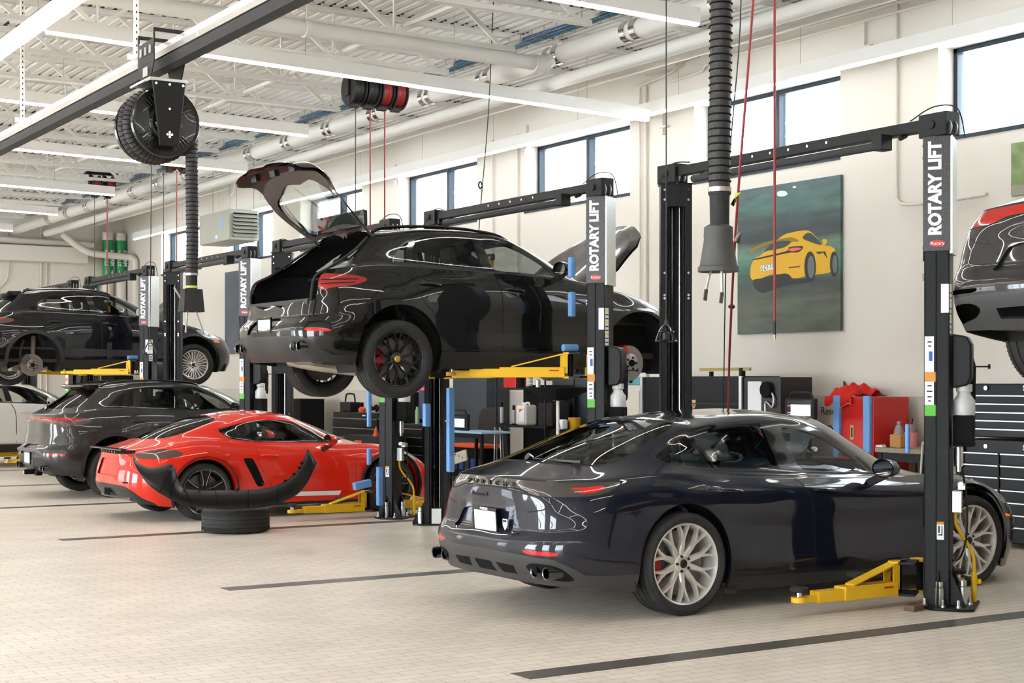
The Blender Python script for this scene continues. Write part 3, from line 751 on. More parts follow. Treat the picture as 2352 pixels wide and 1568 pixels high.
# ---- wheel: tyre, rim with spokes, brake; axis along Y, face towards -Y
def wheel_mesh(Rt, Wt, Rr, style, m_rim, m_face=None, caliper=None, name='wheel', tread=True):
    root = bpy.data.objects.new(name, None); col.objects.link(root)
    h = Wt/2; t = MB()
    side = [(Rr-.004, -h*.80), (Rr+.006, -h*.92), (Rr+.02, -h*.99), ((Rt+Rr)/2, -h*1.04), (Rt-.028, -h*.98), (Rt-.010, -h*.90)]
    tr = []
    if tread:
        gs = [-.62, -.22, .22, .62]; tr = [(Rt-.003, -h*.80)]
        for g in gs:
            tr += [(Rt, h*(g-.06)), (Rt-.007, h*(g-.045)), (Rt-.007, h*(g+.045)), (Rt, h*(g+.06))]
        tr += [(Rt-.003, h*.80)]
    else: tr = [(Rt-.002, -h*.7), (Rt, 0), (Rt-.002, h*.7)]
    prof = side+tr+[(r, -y) for r, y in side[::-1]]
    t.lathe(prof, axis='Y', n=72)
    if tread:   # fine cross grooves on the shoulders
        for k in range(72):
            a = 2*math.pi*k/72
            for sg in (-1, 1):
                p = Vector(((Rt-.0015)*math.cos(a), sg*h*.72, (Rt-.0015)*math.sin(a))); q = Vector(((Rt-.012)*math.cos(a+.02), sg*h*.95, (Rt-.012)*math.sin(a+.02)))
                t.beam(p*1.0, q, .004, .003)
    t.build('tyre', rubber, root, smooth=30)
    b = MB(); yo = -h*.80
    b.lathe([(Rr, yo), (Rr+.004, yo-.006), (Rr-.004, yo-.012), (Rr-.013, yo-.006), (Rr-.018, yo+.012), (Rr-.028, yo+.05), (Rr-.045, h*.5), (Rr-.02, h*.8), (Rr, h*.82)], axis='Y', n=64)
    b.build('rim', m_rim, root, smooth=40)
    yf = yo+.008
    def pt(r, a, y): return Vector((r*math.cos(a), y, r*math.sin(a)))
    sp_ = MB(); fc = MB()
    def spoke(target, pts, w0, w1, dpt=.035):
        """pts: (r, angle, y)"""
        n = len(pts)
        for i in range(n-1):
            P0, P1 = pt(*pts[i]), pt(*pts[i+1]); d = (P1-P0).normalized(); sd = d.cross(Vector((0,1,0))).normalized()
            wa = w0+(w1-w0)*i/(n-1); wb = w0+(w1-w0)*(i+1)/(n-1); Y = Vector((0,1,0))
            vs = [P0-sd*wa*.32, P0+sd*wa*.32, P0+sd*wa*.5+Y*.012, P0-sd*wa*.5+Y*.012, P0+sd*wa*.5+Y*dpt, P0-sd*wa*.5+Y*dpt,
                  P1-sd*wb*.32, P1+sd*wb*.32, P1+sd*wb*.5+Y*.012, P1-sd*wb*.5+Y*.012, P1+sd*wb*.5+Y*dpt, P1-sd*wb*.5+Y*dpt]
            target.add(vs, [(0,1,7,6),(1,2,8,7),(3,0,6,9),(2,4,10,8),(5,3,9,11),(5,4,2,3,),(0,1,2,3)[::-1],(9,8,10,11),(6,7,8,9),(4,5,11,10)])
    re = Rr-.012
    if style == 'rsspyder':      # ten Y spokes
        for k in range(10):
            a = 2*math.pi*(k+.5)/10
            spoke(sp_, [(.058, a, yf+.030), (.13, a, yf+.014), (re*.66, a, yf+.006)], .050, .034)
            for sg in (-1, 1): spoke(sp_, [(re*.62, a+sg*.02, yf+.007), (re*.82, a+sg*.095, yf+.003), (re, a+sg*.165, yf)], .029, .019)
    elif style == 'cross':       # five pairs splitting outwards
        for k in range(10):
            a = 2*math.pi*(k+.5)/10; o = .10*(1 if k % 2 else -1)
            spoke(sp_, [(.055, a+o*.7, yf+.028), (.13, a+o*.5, yf+.012), (re*.60, a+o*.1, yf+.006)], .030, .018)
            for sg in (-1, 1): spoke(sp_, [(re*.58, a+o*.1, yf+.006), (re, a+sg*.16, yf)], .016, .010)
            spoke(sp_, [(re*.62, a+o*.1, yf+.014), (re*.97, a+.314, yf+.01)], .010, .008)
    elif style == 'turbo':       # thin paired spokes
        for k in range(5):
            a = 2*math.pi*(k+.25)/5
            for o in (-.16, .16): spoke(sp_, [(.05, a+o*1.5, yf+.02), (re*.5, a+o*.9, yf+.006), (re, a+o*.75, yf)], .028, .022)
            for o in (-.42, .42): spoke(sp_, [(.07, a+o*.9, yf+.03), (re*.5, a+o*.92, yf+.008), (re, a+o*.98, yf)], .026, .020)
            spoke(sp_, [(.07, a+.63, yf+.03), (re*.5, a+.63, yf+.014), (re, a+.63, yf+.004)], .020, .017)
    elif style == 'twin':        # five twin spokes, machined edges
        for k in range(5):
            a = 2*math.pi*(k+.2)/5
            spoke(sp_, [(.05, a, yf+.030), (re*.45, a, yf+.014), (re, a, yf+.006)], .060, .150)
            for o in (-.17, .17): spoke(fc, [(.075, a+o*1.5, yf+.018), (re*.5, a+o*1.05, yf+.002), (re, a+o*1.35, yf-.004)], .012, .010, .012)
    sp_.build('spokes', m_rim, root, smooth=35)
    if fc.v: fc.build('spoke_edges', m_face, root, smooth=35); e = MB(); e.lathe([(Rr-.012, yo-.0068), (Rr-.001, yo-.0125), (Rr+.003, yo-.008)], axis='Y', n=64); e.build('rim_edge', m_face, root)
    c = MB(); c.lathe([(0, yf+.012), (.052, yf+.014), (.066, yf+.024), (.075, yf+.06), (0, yf+.06)], axis='Y', n=28); c.build('hub', m_rim, root)
    c = MB(); c.lathe([(0, yf+.004), (.026, yf+.005), (.032, yf+.011), (.034, yf+.02)], axis='Y', n=24); c.build('centre_cap', mat('cap_black', (.01,.01,.01), .3) if style != 'cross' else mat('cap_gold', '#c9a24a', .35, .6), root)
    for k in range(5):
        a = 2*math.pi*(k+.5)/5; c = MB(); p = pt(.054, a, yf+.008); c.cyl(p, p+Vector((0,.03,0)), .0105, 8); c.build('wheel_bolt', mat('bolt_dark', (.05,.05,.05), .4, .8), root)
    c = MB(); yd = h*.0
    c.lathe([(.09, yd-.012), (Rr-.06, yd-.012), (Rr-.06, yd+.012), (.09, yd+.012)], axis='Y', n=40); c.lathe([(0, yd-.03), (.085, yd-.03), (.09, yd-.01)], axis='Y', n=24); c.build('brake_disc', mat('brake_iron', (.22,.21,.20), .42, .9), root)
    if caliper:
        c = MB(); c.lathe([(Rr-.12, yd-.05), (Rr-.035, yd-.05), (Rr-.035, yd+.05), (Rr-.12, yd+.05), (Rr-.12, yd-.05)], axis='Y', n=8, a0=R(150), a1=R(215)); c.build('brake_caliper', caliper, root)
    return root
def put_wheel(proto, parent, loc, first=[], flipy=False):
    w = copy_tree(proto, parent); w.location = loc
    if flipy: w.rotation_euler = (0, 0, math.pi)
    return w
# ---- body tables: rings from sill to roof edge, 15 stations from rear centre round to front centre
PAN = [
 [(-1.00,0,.25),(-.99,.5,.25),(-.93,.76,.25),(-.75,.87,.24),(-.45,.90,.20),(0,.90,.17),(.6,.90,.14),(1.3,.89,.13),(2.0,.89,.13),(2.6,.90,.13),(3.0,.90,.13),(3.45,.85,.12),(3.72,.62,.12),(3.84,.3,.12),(3.87,0,.12)],
 [(-1.09,0,.36),(-1.08,.45,.36),(-1.0,.76,.36),(-.80,.91,.36),(-.45,.95,.34),(0,.955,.30),(.6,.945,.24),(1.3,.93,.22),(2,.93,.22),(2.6,.945,.24),(3,.95,.28),(3.47,.89,.32),(3.78,.64,.32),(3.91,.32,.32),(3.95,0,.32)],
 [(-1.125,0,.53),(-1.11,.45,.535),(-1.03,.76,.54),(-.83,.92,.55),(-.45,.963,.55),(0,.972,.54),(.6,.945,.48),(1.3,.925,.45),(2,.925,.45),(2.6,.948,.5),(3,.965,.52),(3.46,.90,.52),(3.78,.64,.52),(3.92,.32,.52),(3.96,0,.52)],
 [(-1.055,0,.62),(-1.045,.45,.62),(-.99,.74,.63),(-.81,.905,.645),(-.45,.96,.65),(0,.974,.66),(.6,.938,.60),(1.3,.918,.57),(2,.918,.57),(2.6,.946,.62),(3,.962,.64),(3.44,.885,.61),(3.75,.63,.60),(3.89,.32,.60),(3.93,0,.60)],
 [(-1.045,0,.76),(-1.03,.45,.76),(-.965,.73,.765),(-.79,.885,.77),(-.45,.945,.78),(0,.962,.79),(.6,.935,.74),(1.3,.925,.72),(2,.925,.71),(2.6,.938,.735),(3,.945,.75),(3.40,.865,.70),(3.68,.61,.67),(3.82,.32,.665),(3.86,0,.665)],
 [(-1.045,0,.875),(-1.02,.42,.88),(-.94,.69,.885),(-.77,.84,.89),(-.45,.905,.905),(0,.922,.915),(.6,.90,.87),(1.3,.895,.85),(2,.89,.83),(2.6,.89,.835),(3,.88,.83),(3.34,.80,.775),(3.59,.57,.745),(3.73,.30,.735),(3.77,0,.735)],
 [(-1.02,0,.975),(-.985,.40,.970),(-.90,.65,.965),(-.73,.775,.965),(-.42,.845,.985),(0,.858,1.0),(.6,.85,.955),(1.3,.845,.925),(2,.835,.905),(2.6,.80,.905),(2.95,.765,.895),(3.22,.69,.85),(3.45,.49,.805),(3.58,.25,.795),(3.62,0,.79)],
 [(-.74,0,1.075),(-.70,.38,1.065),(-.60,.58,1.055),(-.45,.69,1.05),(-.2,.755,1.06),(.1,.785,1.04),(.6,.79,.99),(1.3,.79,.957),(1.9,.785,.933),(2.15,.755,.928),(2.35,.67,.94),(2.5,.53,.955),(2.6,.36,.965),(2.65,.18,.97),(2.67,0,.97)],
 [(-.24,0,1.24),(-.22,.32,1.235),(-.15,.51,1.22),(-.06,.615,1.19),(.1,.672,1.17),(.32,.695,1.175),(.7,.70,1.165),(1.25,.70,1.15),(1.68,.69,1.13),(1.88,.665,1.115),(2.01,.58,1.135),(2.11,.45,1.16),(2.17,.305,1.17),(2.20,.15,1.172),(2.21,0,1.172)],
 [(.25,0,1.38),(.25,.25,1.375),(.26,.42,1.36),(.29,.52,1.335),(.4,.570,1.32),(.55,.590,1.338),(.8,.600,1.36),(1.2,.602,1.36),(1.45,.592,1.345),(1.6,.567,1.32),(1.67,.485,1.345),(1.71,.37,1.365),(1.73,.25,1.373),(1.74,.12,1.377),(1.75,0,1.377)],
]
MAC = [
 [(-.84,0,.33),(-.83,.5,.33),(-.78,.74,.33),(-.66,.84,.32),(-.45,.88,.30),(0,.89,.28),(.6,.90,.27),(1.2,.89,.27),(1.9,.89,.27),(2.4,.89,.27),(2.8,.89,.27),(3.25,.84,.26),(3.5,.62,.25),(3.62,.3,.25),(3.66,0,.25)],
 [(-.94,0,.45),(-.93,.5,.45),(-.86,.78,.45),(-.72,.90,.45),(-.45,.945,.44),(0,.96,.42),(.6,.945,.40),(1.2,.925,.38),(1.9,.925,.38),(2.4,.94,.39),(2.8,.955,.42),(3.27,.90,.42),(3.56,.66,.42),(3.69,.32,.42),(3.73,0,.42)],
 [(-.97,0,.66),(-.96,.45,.66),(-.89,.76,.665),(-.74,.905,.67),(-.45,.96,.67),(0,.98,.66),(.6,.945,.62),(1.2,.925,.60),(1.9,.925,.60),(2.4,.945,.62),(2.8,.965,.65),(3.26,.90,.64),(3.55,.66,.62),(3.68,.32,.62),(3.72,0,.62)],
 [(-.90,0,.73),(-.89,.45,.73),(-.83,.74,.735),(-.70,.885,.745),(-.45,.955,.76),(0,.975,.77),(.6,.94,.74),(1.2,.922,.72),(1.9,.922,.72),(2.4,.943,.73),(2.8,.96,.76),(3.23,.885,.73),(3.51,.65,.71),(3.65,.32,.71),(3.69,0,.71)],
 [(-.875,0,.88),(-.865,.45,.88),(-.80,.73,.885),(-.68,.87,.895),(-.42,.945,.92),(0,.962,.92),(.6,.935,.89),(1.2,.93,.87),(1.9,.93,.87),(2.4,.938,.87),(2.8,.945,.88),(3.2,.87,.83),(3.46,.63,.80),(3.6,.32,.80),(3.64,0,.80)],
 [(-.87,0,1.05),(-.855,.43,1.05),(-.78,.71,1.06),(-.64,.84,1.08),(-.40,.90,1.10),(0,.912,1.11),(.6,.905,1.09),(1.2,.905,1.07),(1.9,.90,1.05),(2.4,.893,1.03),(2.75,.875,.995),(3.08,.79,.94),(3.30,.58,.90),(3.44,.30,.89),(3.48,0,.89)],
 [(-.83,0,1.15),(-.81,.42,1.15),(-.73,.67,1.155),(-.58,.79,1.17),(-.36,.855,1.20),(0,.868,1.215),(.6,.865,1.20),(1.2,.862,1.18),(1.8,.855,1.16),(2.25,.80,1.125),(2.6,.745,1.085),(2.9,.66,1.035),(3.12,.48,.99),(3.26,.25,.975),(3.3,0,.97)],
 [(-.72,0,1.21),(-.69,.39,1.21),(-.60,.61,1.215),(-.46,.745,1.23),(-.2,.81,1.25),(.05,.825,1.25),(.6,.828,1.228),(1.2,.828,1.208),(1.75,.82,1.187),(1.98,.79,1.177),(2.12,.69,1.177),(2.24,.55,1.18),(2.33,.38,1.185),(2.38,.19,1.19),(2.4,0,1.19)],
 [(-.41,0,1.40),(-.39,.33,1.395),(-.34,.54,1.385),(-.27,.665,1.375),(-.10,.72,1.385),(.11,.74,1.40),(.55,.745,1.40),(1.1,.745,1.39),(1.53,.735,1.375),(1.71,.705,1.355),(1.82,.61,1.36),(1.91,.48,1.37),(1.97,.33,1.378),(2.0,.16,1.38),(2.01,0,1.38)],
 [(-.14,0,1.57),(-.14,.25,1.565),(-.13,.45,1.55),(-.09,.57,1.52),(.03,.625,1.515),(.2,.645,1.535),(.5,.655,1.555),(1.0,.66,1.56),(1.3,.65,1.545),(1.42,.62,1.515),(1.48,.53,1.52),(1.52,.40,1.535),(1.54,.27,1.545),(1.55,.13,1.55),(1.55,0,1.55)],
]
CAY = [[(-0.774,0,0.24),(-0.765,0.45,0.24),(-0.72,0.66,0.22),(-0.594,0.78,0.2),(-0.36,0.83,0.17),(0.0,0.84,0.15),(0.5,0.85,0.14),(1.0,0.85,0.14),(1.6,0.84,0.14),(2.1,0.84,0.14),(2.5,0.83,0.14),(2.95,0.76,0.14),(3.22,0.55,0.13),(3.34,0.28,0.13),(3.37,0,0.13)],[(-0.891,0,0.38),(-0.882,0.42,0.38),(-0.819,0.67,0.38),(-0.657,0.825,0.38),(-0.36,0.885,0.37),(0.0,0.9,0.35),(0.5,0.885,0.28),(1.0,0.865,0.25),(1.6,0.86,0.24),(2.1,0.865,0.26),(2.5,0.87,0.3),(2.98,0.79,0.3),(3.27,0.56,0.29),(3.39,0.28,0.29),(3.42,0,0.29)],[(-0.9,0,0.54),(-0.8865,0.42,0.54),(-0.819,0.67,0.55),(-0.657,0.825,0.56),(-0.36,0.89,0.57),(0.0,0.908,0.58),(0.5,0.868,0.5),(1.0,0.845,0.46),(1.6,0.845,0.45),(2.1,0.862,0.48),(2.5,0.873,0.52),(2.96,0.785,0.5),(3.24,0.55,0.46),(3.35,0.28,0.45),(3.38,0,0.45)],[(-0.873,0,0.7),(-0.855,0.4,0.7),(-0.7875,0.63,0.71),(-0.621,0.78,0.725),(-0.315,0.865,0.755),(0.0,0.885,0.765),(0.5,0.86,0.69),(1,0.85,0.65),(1.6,0.85,0.64),(2.1,0.857,0.66),(2.48,0.852,0.68),(2.88,0.765,0.64),(3.12,0.54,0.6),(3.23,0.28,0.575),(3.26,0,0.57)],[(-0.873,0,0.79),(-0.8505,0.38,0.79),(-0.765,0.59,0.8),(-0.585,0.725,0.83),(-0.297,0.805,0.87),(0.0,0.83,0.885),(0.5,0.82,0.82),(1.0,0.815,0.79),(1.6,0.81,0.775),(2.1,0.815,0.785),(2.44,0.8,0.79),(2.77,0.71,0.75),(2.99,0.5,0.69),(3.09,0.26,0.665),(3.11,0,0.66)],[(-0.882,0,0.84),(-0.846,0.35,0.84),(-0.729,0.54,0.85),(-0.522,0.655,0.885),(-0.2292,0.725,0.935),(0.05,0.755,0.95),(0.5,0.765,0.9),(1.0,0.762,0.868),(1.6,0.752,0.853),(2.0,0.735,0.86),(2.35,0.71,0.855),(2.65,0.63,0.81),(2.85,0.44,0.75),(2.94,0.22,0.728),(2.96,0,0.722)],[(-0.558,0,0.945),(-0.5265,0.28,0.945),(-0.423,0.45,0.952),(-0.2457,0.57,0.975),(-0.0,0.64,0.995),(0.25,0.68,0.985),(0.5,0.7,0.935),(1.0,0.705,0.902),(1.5,0.695,0.885),(1.72,0.67,0.882),(1.9,0.59,0.887),(2.03,0.47,0.897),(2.12,0.31,0.905),(2.16,0.15,0.91),(2.18,0,0.91)],[(-0.1604,0,1.105),(-0.1425,0.24,1.1),(-0.0684,0.41,1.09),(0.04,0.52,1.085),(0.2,0.575,1.085),(0.38,0.6,1.08),(0.6,0.618,1.065),(0.95,0.625,1.055),(1.3,0.612,1.045),(1.46,0.585,1.04),(1.58,0.51,1.05),(1.67,0.395,1.063),(1.72,0.26,1.072),(1.75,0.13,1.076),(1.76,0,1.077)],[(0.3,0,1.235),(0.3,0.2,1.228),(0.31,0.35,1.21),(0.34,0.45,1.18),(0.42,0.5,1.155),(0.52,0.52,1.165),(0.68,0.53,1.19),(0.9,0.535,1.205),(1.1,0.52,1.2),(1.2,0.49,1.195),(1.26,0.42,1.205),(1.3,0.32,1.22),(1.32,0.21,1.228),(1.33,0.1,1.234),(1.34,0,1.235)]]
def add_roof(rings, crown):
    top = rings[-1]; xs = [c[0] for c in crown]; zs = [c[1] for c in crown]
    def zc(x): return float(np.interp(x, xs, zs))
    xc0, xc1 = top[0][0], top[-1][0]; mid, cen = [], []
    for (x, y, z) in top:
        x2 = x*.985+.015*(xc0+xc1)/2; mid.append((x2, y*.5, z+(zc(x2)-z)*.78)); cen.append((x2, 0, zc(x2)))
    mid[0] = (xc0+.04, 0, zc(xc0+.04)); mid[-1] = (xc1-.04, 0, zc(xc1-.04)); cen[0] = (xc0+.08, 0, zc(xc0+.08)); cen[-1] = (xc1-.08, 0, zc(xc1-.08))
    return rings+[mid, cen]
M_trim = mat('gloss_black_trim', (.006,.006,.007), .12, coat=.6)
M_satin = mat('satin_dark_trim', (.018,.018,.019), .42)
M_liner = mat('arch_liner', (.010,.010,.010), .9)
M_int = mat('interior_black', (.014,.014,.015), .6)
M_int2 = mat('interior_grey', (.06,.062,.065), .55)
G_dark = glass_mat('tinted_glass', (.42,.44,.43), .7)
G_clear = glass_mat('clear_glass', (.86,.90,.88), .6)
G_mid = glass_mat('rear_glass', (.34,.37,.36), .9)
M_red = mat('red_lens', '#b5120f', .15, coat=.5, emit=.15)
M_lens = mat('smoked_lens', (.055,.05,.045), .14, .2, coat=1.0)
M_lensred = mat('dark_red_lens', (.16,.015,.012), .12, coat=1)
M_amber = mat('amber_lens', '#e26a14', .2, emit=.3)
M_seam = mat('shut_line', (.003,.003,.003), .9)
M_plate = mat('plate_white', (.62,.72,.80), .4)
M_lamp = mat('headlamp_glass', (.45,.46,.48), .08, .5, coat=1)
M_mirrorglass = mat('mirror_glass', (.8,.82,.85), .02, 1.0)
M_under = mat('underbody_grey', (.045,.042,.038), .7, noise=(6,.6))
M_exh = mat('weathered_exhaust', (.30,.25,.20), .5, .7, noise=(8,.3))

def doors_regions(rd, fd):
    out = []
    for nm, p in (('rear_door', rd), ('front_door', fd)):
        if p: out += [('seam', p, 'S', body_side), (nm, inset(p, .007), 'S', body_side)]
    return out
def body_side(h, f): return sum(h.V[i][1] for i in f)/len(f) > .35
def rearish(h, f): return sum(h.V[i][0] for i in f)/len(f) < -.2
def pieces(half, cls, nm, m, parent, Z):
    """each connected patch of a class as a part of its own"""
    fl = [f for f, c in zip(half.F, half.cls) if c in cls]
    if not fl: return
    par = {}
    def find(a):
        while par.setdefault(a, a) != a: par[a] = par[par[a]]; a = par[a]
        return a
    for f in fl:
        r = find(f[0])
        for i in f[1:]: par[find(i)] = r
    comp = {}
    for f in fl: comp.setdefault(find(f[0]), []).append(f)
    # near patches belong together
    boxes = []
    for fs in comp.values():
        ps = [half.V[i] for f in fs for i in f]; b = [min(p[k] for p in ps) for k in range(3)]+[max(p[k] for p in ps) for k in range(3)]
        for B in boxes:
            if all(b[k] < B[0][k+3]+.004 and b[k+3] > B[0][k]-.004 for k in range(3)) and (len(fs) < 12 or len(B[1]) < 12):
                B[1].extend(fs); B[0] = [min(b[k], B[0][k]) for k in range(3)]+[max(b[k+3], B[0][k+3]) for k in range(3)]; break
        else: boxes.append([b, list(fs)])
    for b, fs in boxes:
        ids = {id(f) for f in fs}; mid = b[1] < .012
        for sides in (((1, -1),) if mid else ((-1,), (1,))):
            emit(half, cls, nm, m, parent, M=Z, sides=sides, only=lambda h, f: id(f) in ids)
def build_car(name, label, half, spec, loc, bodyz=0.0, colour=None, wheels=(), omit=(), group=None, cat='car'):
    P = colour; car = empty(name, loc, 0, label, cat, group)
    Z = Matrix.Translation((0, 0, bodyz))
    def E(cl, nm, m, off=0.0, parent=None, M=None, **k):
        o = emit(half, cl, nm, m, parent or car, off=off, M=(M if M is not None else Z), **k); return o
    B = E(['body'], 'body_shell', P); 
    sm = E(['seam'], 'shut_lines', M_seam)
    parts = {}
    for nm in ('rear_door', 'front_door'):
        for sd, q in ((-1, ''), (1, '')):
            o = E([nm], nm, P, sides=(sd,)); parts[(nm, sd)] = o
    for cl, nm, m in (('trim', 'window_trim', M_trim), ('sill', 'side_sill', M_satin), ('diffuser', 'lower_bumper', spec.get('lower', M_satin)), ('black', 'exhaust_recess', matte_black),
                      ('lightbar', 'tail_light', spec.get('tail', M_lens)), ('tail2', 'tail_light_band', M_red), ('reflector', 'rear_reflector', M_red), ('marker', 'side_marker', M_amber), ('headlight', 'headlight', M_lamp),
                      ('roofglass', 'roof_panel', M_trim), ('cladding', 'wheel_arch_trim', M_satin), ('grille', 'side_intake', matte_black), ('decal', 'side_decal', white_label), ('blade', 'door_blade', spec.get('blade', M_trim)), ('fuel', 'fuel_door', P)):
        if cl in omit: continue
        if cl in ('sill', 'cladding', 'reflector', 'marker', 'headlight', 'grille', 'decal', 'blade', 'black', 'lightbar', 'tail2', 'trim', 'fuel'): pieces(half, [cl], nm, m, car, Z)
        else: E([cl], nm, m)
    E(['recess'], 'plate_recess', P, off=-.018)
    if 'bonnet' not in omit: E(['bonnet'], 'bonnet', P)
    if 'tailgate' not in omit: E(['tailgate'], 'tailgate', P); E(['rearglass'], 'rear_window', G_mid)
    pieces(half, ['gdark'], 'side_window', spec.get('gd', G_dark), car, Z); pieces(half, ['gclear'], 'front_side_window', G_clear, car, Z); E(['windshield'], 'windshield', G_clear)
    inn = ['body', 'seam', 'rear_door', 'front_door', 'sill', 'diffuser', 'roofglass', 'fuel', 'decal', 'blade', 'trim', 'recess', 'lightbar', 'tail2']
    if 'bonnet' not in omit: inn.append('bonnet')
    if 'tailgate' not in omit: inn += ['tailgate']
    E(inn, 'inner_lining', M_int, off=-.02, flip=True)
    # floor pan, wheel wells, bulkheads
    x0, x1 = spec['xr']+.15, spec['xf']-.2; zb = spec['zb']; WB = spec['wb']; r = spec['ar']
    k = MB()
    k.box2((r+.08, -.80, zb+.0), (WB-r-.08, .80, zb+.05)); k.box2((x0, -.55, zb+.10), (x1, .55, zb+.16)); k.box2((-r-.1, -.55, .62), (r+.1, .55, .66)); k.build('underbody', M_under, car, loc=(0, 0, bodyz))
    for cx in (0, WB):
        for sd in (-1, 1):
            w = MB(); w.lathe([(r+.035, sd*(.93)), (r+.035, sd*.50), (.05, sd*.50)], (cx, 0, spec['az']), 'Y', 40, R(-25), R(205)); w.build('wheel_arch_liner', M_liner, car, loc=(0, 0, bodyz))
    # arch lips following the surface
    for cx in (0, WB):
        for sd in (-1, 1):
            pts = []
            for a in range(-22, 203, 5):
                x = cx+r*math.cos(R(a)); z = spec['az']+r*math.sin(R(a)); y, n = half.side(x, max(z, zb+.03)); pts.append((x, sd*(y-.004), z))
            w = MB(); n = len(pts)
            w.add(pts+[(p[0], p[1]-sd*.06, p[2]) for p in pts], [(i, i+1, n+i+1, n+i) for i in range(n-1)]); w.build('arch_lip', P if not spec.get('clad') else M_satin, car, loc=(0, 0, bodyz))
    # seats, dash, steering wheel
    s = spec['seat']   # (front seat x, rear seat x, z base, dash x)
    for y in (-.36, .36):
        for x in ([s[0], s[1]] if s[1] is not None else [s[0]]):
            st = MB(); st.box((x, y, s[2]+.12), (.5, .48, .14)); a = Matrix.Rotation(R(-18), 3, 'Y'); st.box((x-.30, y, s[2]+.42), (.13, .46, .58), rot=a)
            so = st.build('seat', spec.get('seatm', M_int), car, loc=(0, 0, bodyz), bevel=.04, seg=3)
            st = MB(); st.box((x-.41, y, s[2]+(.80 if x == s[0] else .70)), (.09, .24, .17), rot=a); st.build('headrest', M_int, so, bevel=.03, seg=3)
    d = MB(); d.prism([(0,0),(.35,0),(.42,.20),(.30,.27),(.05,.24)], (s[3]-.1, -.66, s[2]+.24), (1,0,0), (0,0,1), -1.32); d.build('dashboard', spec.get('dashm', M_int2), car, loc=(0, 0, bodyz), bevel=.03)
    w = MB(); c = Vector((s[3]-.20, .36, s[2]+.47)); w.tube([c+Vector((.06*math.sin(a), .18*math.cos(a), .17*math.sin(a))) for a in [2*math.pi*i/24 for i in range(24)]], .014, 8, closed=True); w.beam(c+Vector((.05,0,0)), c+Vector((.2,0,-.08)), .05, .05); w.beam(c-Vector((0,.17,0)), c+Vector((0,.17,0)), .03, .03); w.build('steering_wheel', M_int, car, loc=(0, 0, bodyz))
    mi = MB(); mi.box((spec['mx'], 0, spec['mz']), (.03, .22, .07)); mi.build('rear_view_mirror', M_int, car, loc=(0, 0, bodyz), bevel=.02)
    # mirrors
    mx, my, mz = spec['mirror']
    for sd in (-1, 1):
        m_ = MB(); c = Vector((mx, sd*my, mz))
        prof = [(0,-.075),(.045,-.062),(.075,-.03),(.088,.02),(.09,.075)]
        m_.lathe([(r_*1.0, h_) for r_, h_ in prof[::-1]], (0,0,0), 'X', 24)
        mo = m_.build('door_mirror', P, car, loc=(mx, sd*my, mz+bodyz), smooth=60); mo.scale = (-.85, 1.25, .80)
        g = MB(); g.lathe([(0, .072), (.08, .072)], (0,0,0), 'X', 24); g.build('mirror_glass', M_mirrorglass, mo)
        g = MB(); g.beam((0, -sd*.0, -.05), (.06, -sd*.16, -.17), .05, .07); g.build('mirror_stalk', M_trim, mo, bevel=.01)
    # handles
    for (x, z, nm) in spec['handles']:
        for sd in (-1, 1):
            y, n = half.side(x, z); y2, _ = half.side(x+.22, z-.012); hp = parts.get((nm, sd)) or car
            h = MB(); pts = [(x, sd*(y-.004), z), (x+.03, sd*(y+.018), z+.002), (x+.11, sd*(max(y, y2)+.026), z), (x+.19, sd*(y2+.018), z-.008), (x+.22, sd*(y2-.004), z-.012)]
            h.tube(smooth_path(pts, 5), .0125, 8); o = h.build('door_handle', spec.get('hm', M_trim), hp, smooth=60); o.location = (0, 0, bodyz)
            cu = MB(); cu.lathe([(0,.0),(.055,.001),(.062,0)], (0,0,0), 'Y', 24); 
    # wheels
    for (cx, yy, sd, proto, dz) in wheels:
        put_wheel(proto, car, (cx, sd*yy, spec['rt']+dz), flipy=(sd > 0))
    return car, parts, Z

def box_part(car, name, m, c, d, bevel=.004, **k):
    b = MB(); b.box(c, d); return b.build(name, m, car, bevel=bevel, **k)
def exhausts(car, half, bodyz, ys, z, x, r=.045):
    for y in ys:
        for sd in (-1, 1):
            k = MB(); k.lathe([(r*.82, x+.12), (r*.82, x+.004), (r, x), (r, x+.20)], (0, sd*y, z), 'X', 24); o = k.build('exhaust_tip', mat('dark_chrome', (.12,.12,.125), .2, 1), car, loc=(0, 0, bodyz)); 
            k = MB(); k.lathe([(0, x+.06), (r*.82, x+.06)], (0, sd*y, z), 'X', 24); k.build('exhaust_bore', matte_black, o)
def wiper(car, M, a, b, half):
    k = MB(); k.beam(a, b, .018, .014); o = k.build('rear_wiper', M_satin, car); k = MB(); k.cyl(Vector(a)-Vector((.0,0,.0)), Vector(a)+Vector((-.03,0,.02)), .03, 14); k.build('wiper_hub', M_trim, o); return o
def plate(car, x, y, z, w=.31, h=.16, tilt=0, top='', bottom='', frame_m=None):
    o = empty('number_plate', (x, y, z)); o.parent = car; o.rotation_euler = (0, R(tilt), 0)
    k = MB(); k.box((-.004, 0, 0), (.008, w, h)); k.build('plate_panel', M_plate, o, bevel=.002)
    k = MB(); t = .014
    k.box((-.008, 0, h/2+.002), (.014, w+.02, t+.008)); k.box((-.008, 0, -h/2-.002), (.014, w+.02, t+.010)); k.box((-.008, w/2+.004, 0), (.014, .012, h)); k.box((-.008, -w/2-.004, 0), (.014, .012, h)); k.build('plate_frame', frame_m or M_trim, o)
    if top: text_mesh(top, .024, white_label, 'plate_lettering', o, frame((-.0165, 0, h/2+.004), (0,-1,0), (0,0,1)), .0006, bold=.0006)
    if bottom: text_mesh(bottom, .026, white_label, 'plate_lettering', o, frame((-.0165, 0, -h/2-.003), (0,-1,0), (0,0,1)), .0006, bold=.0006)
    return o

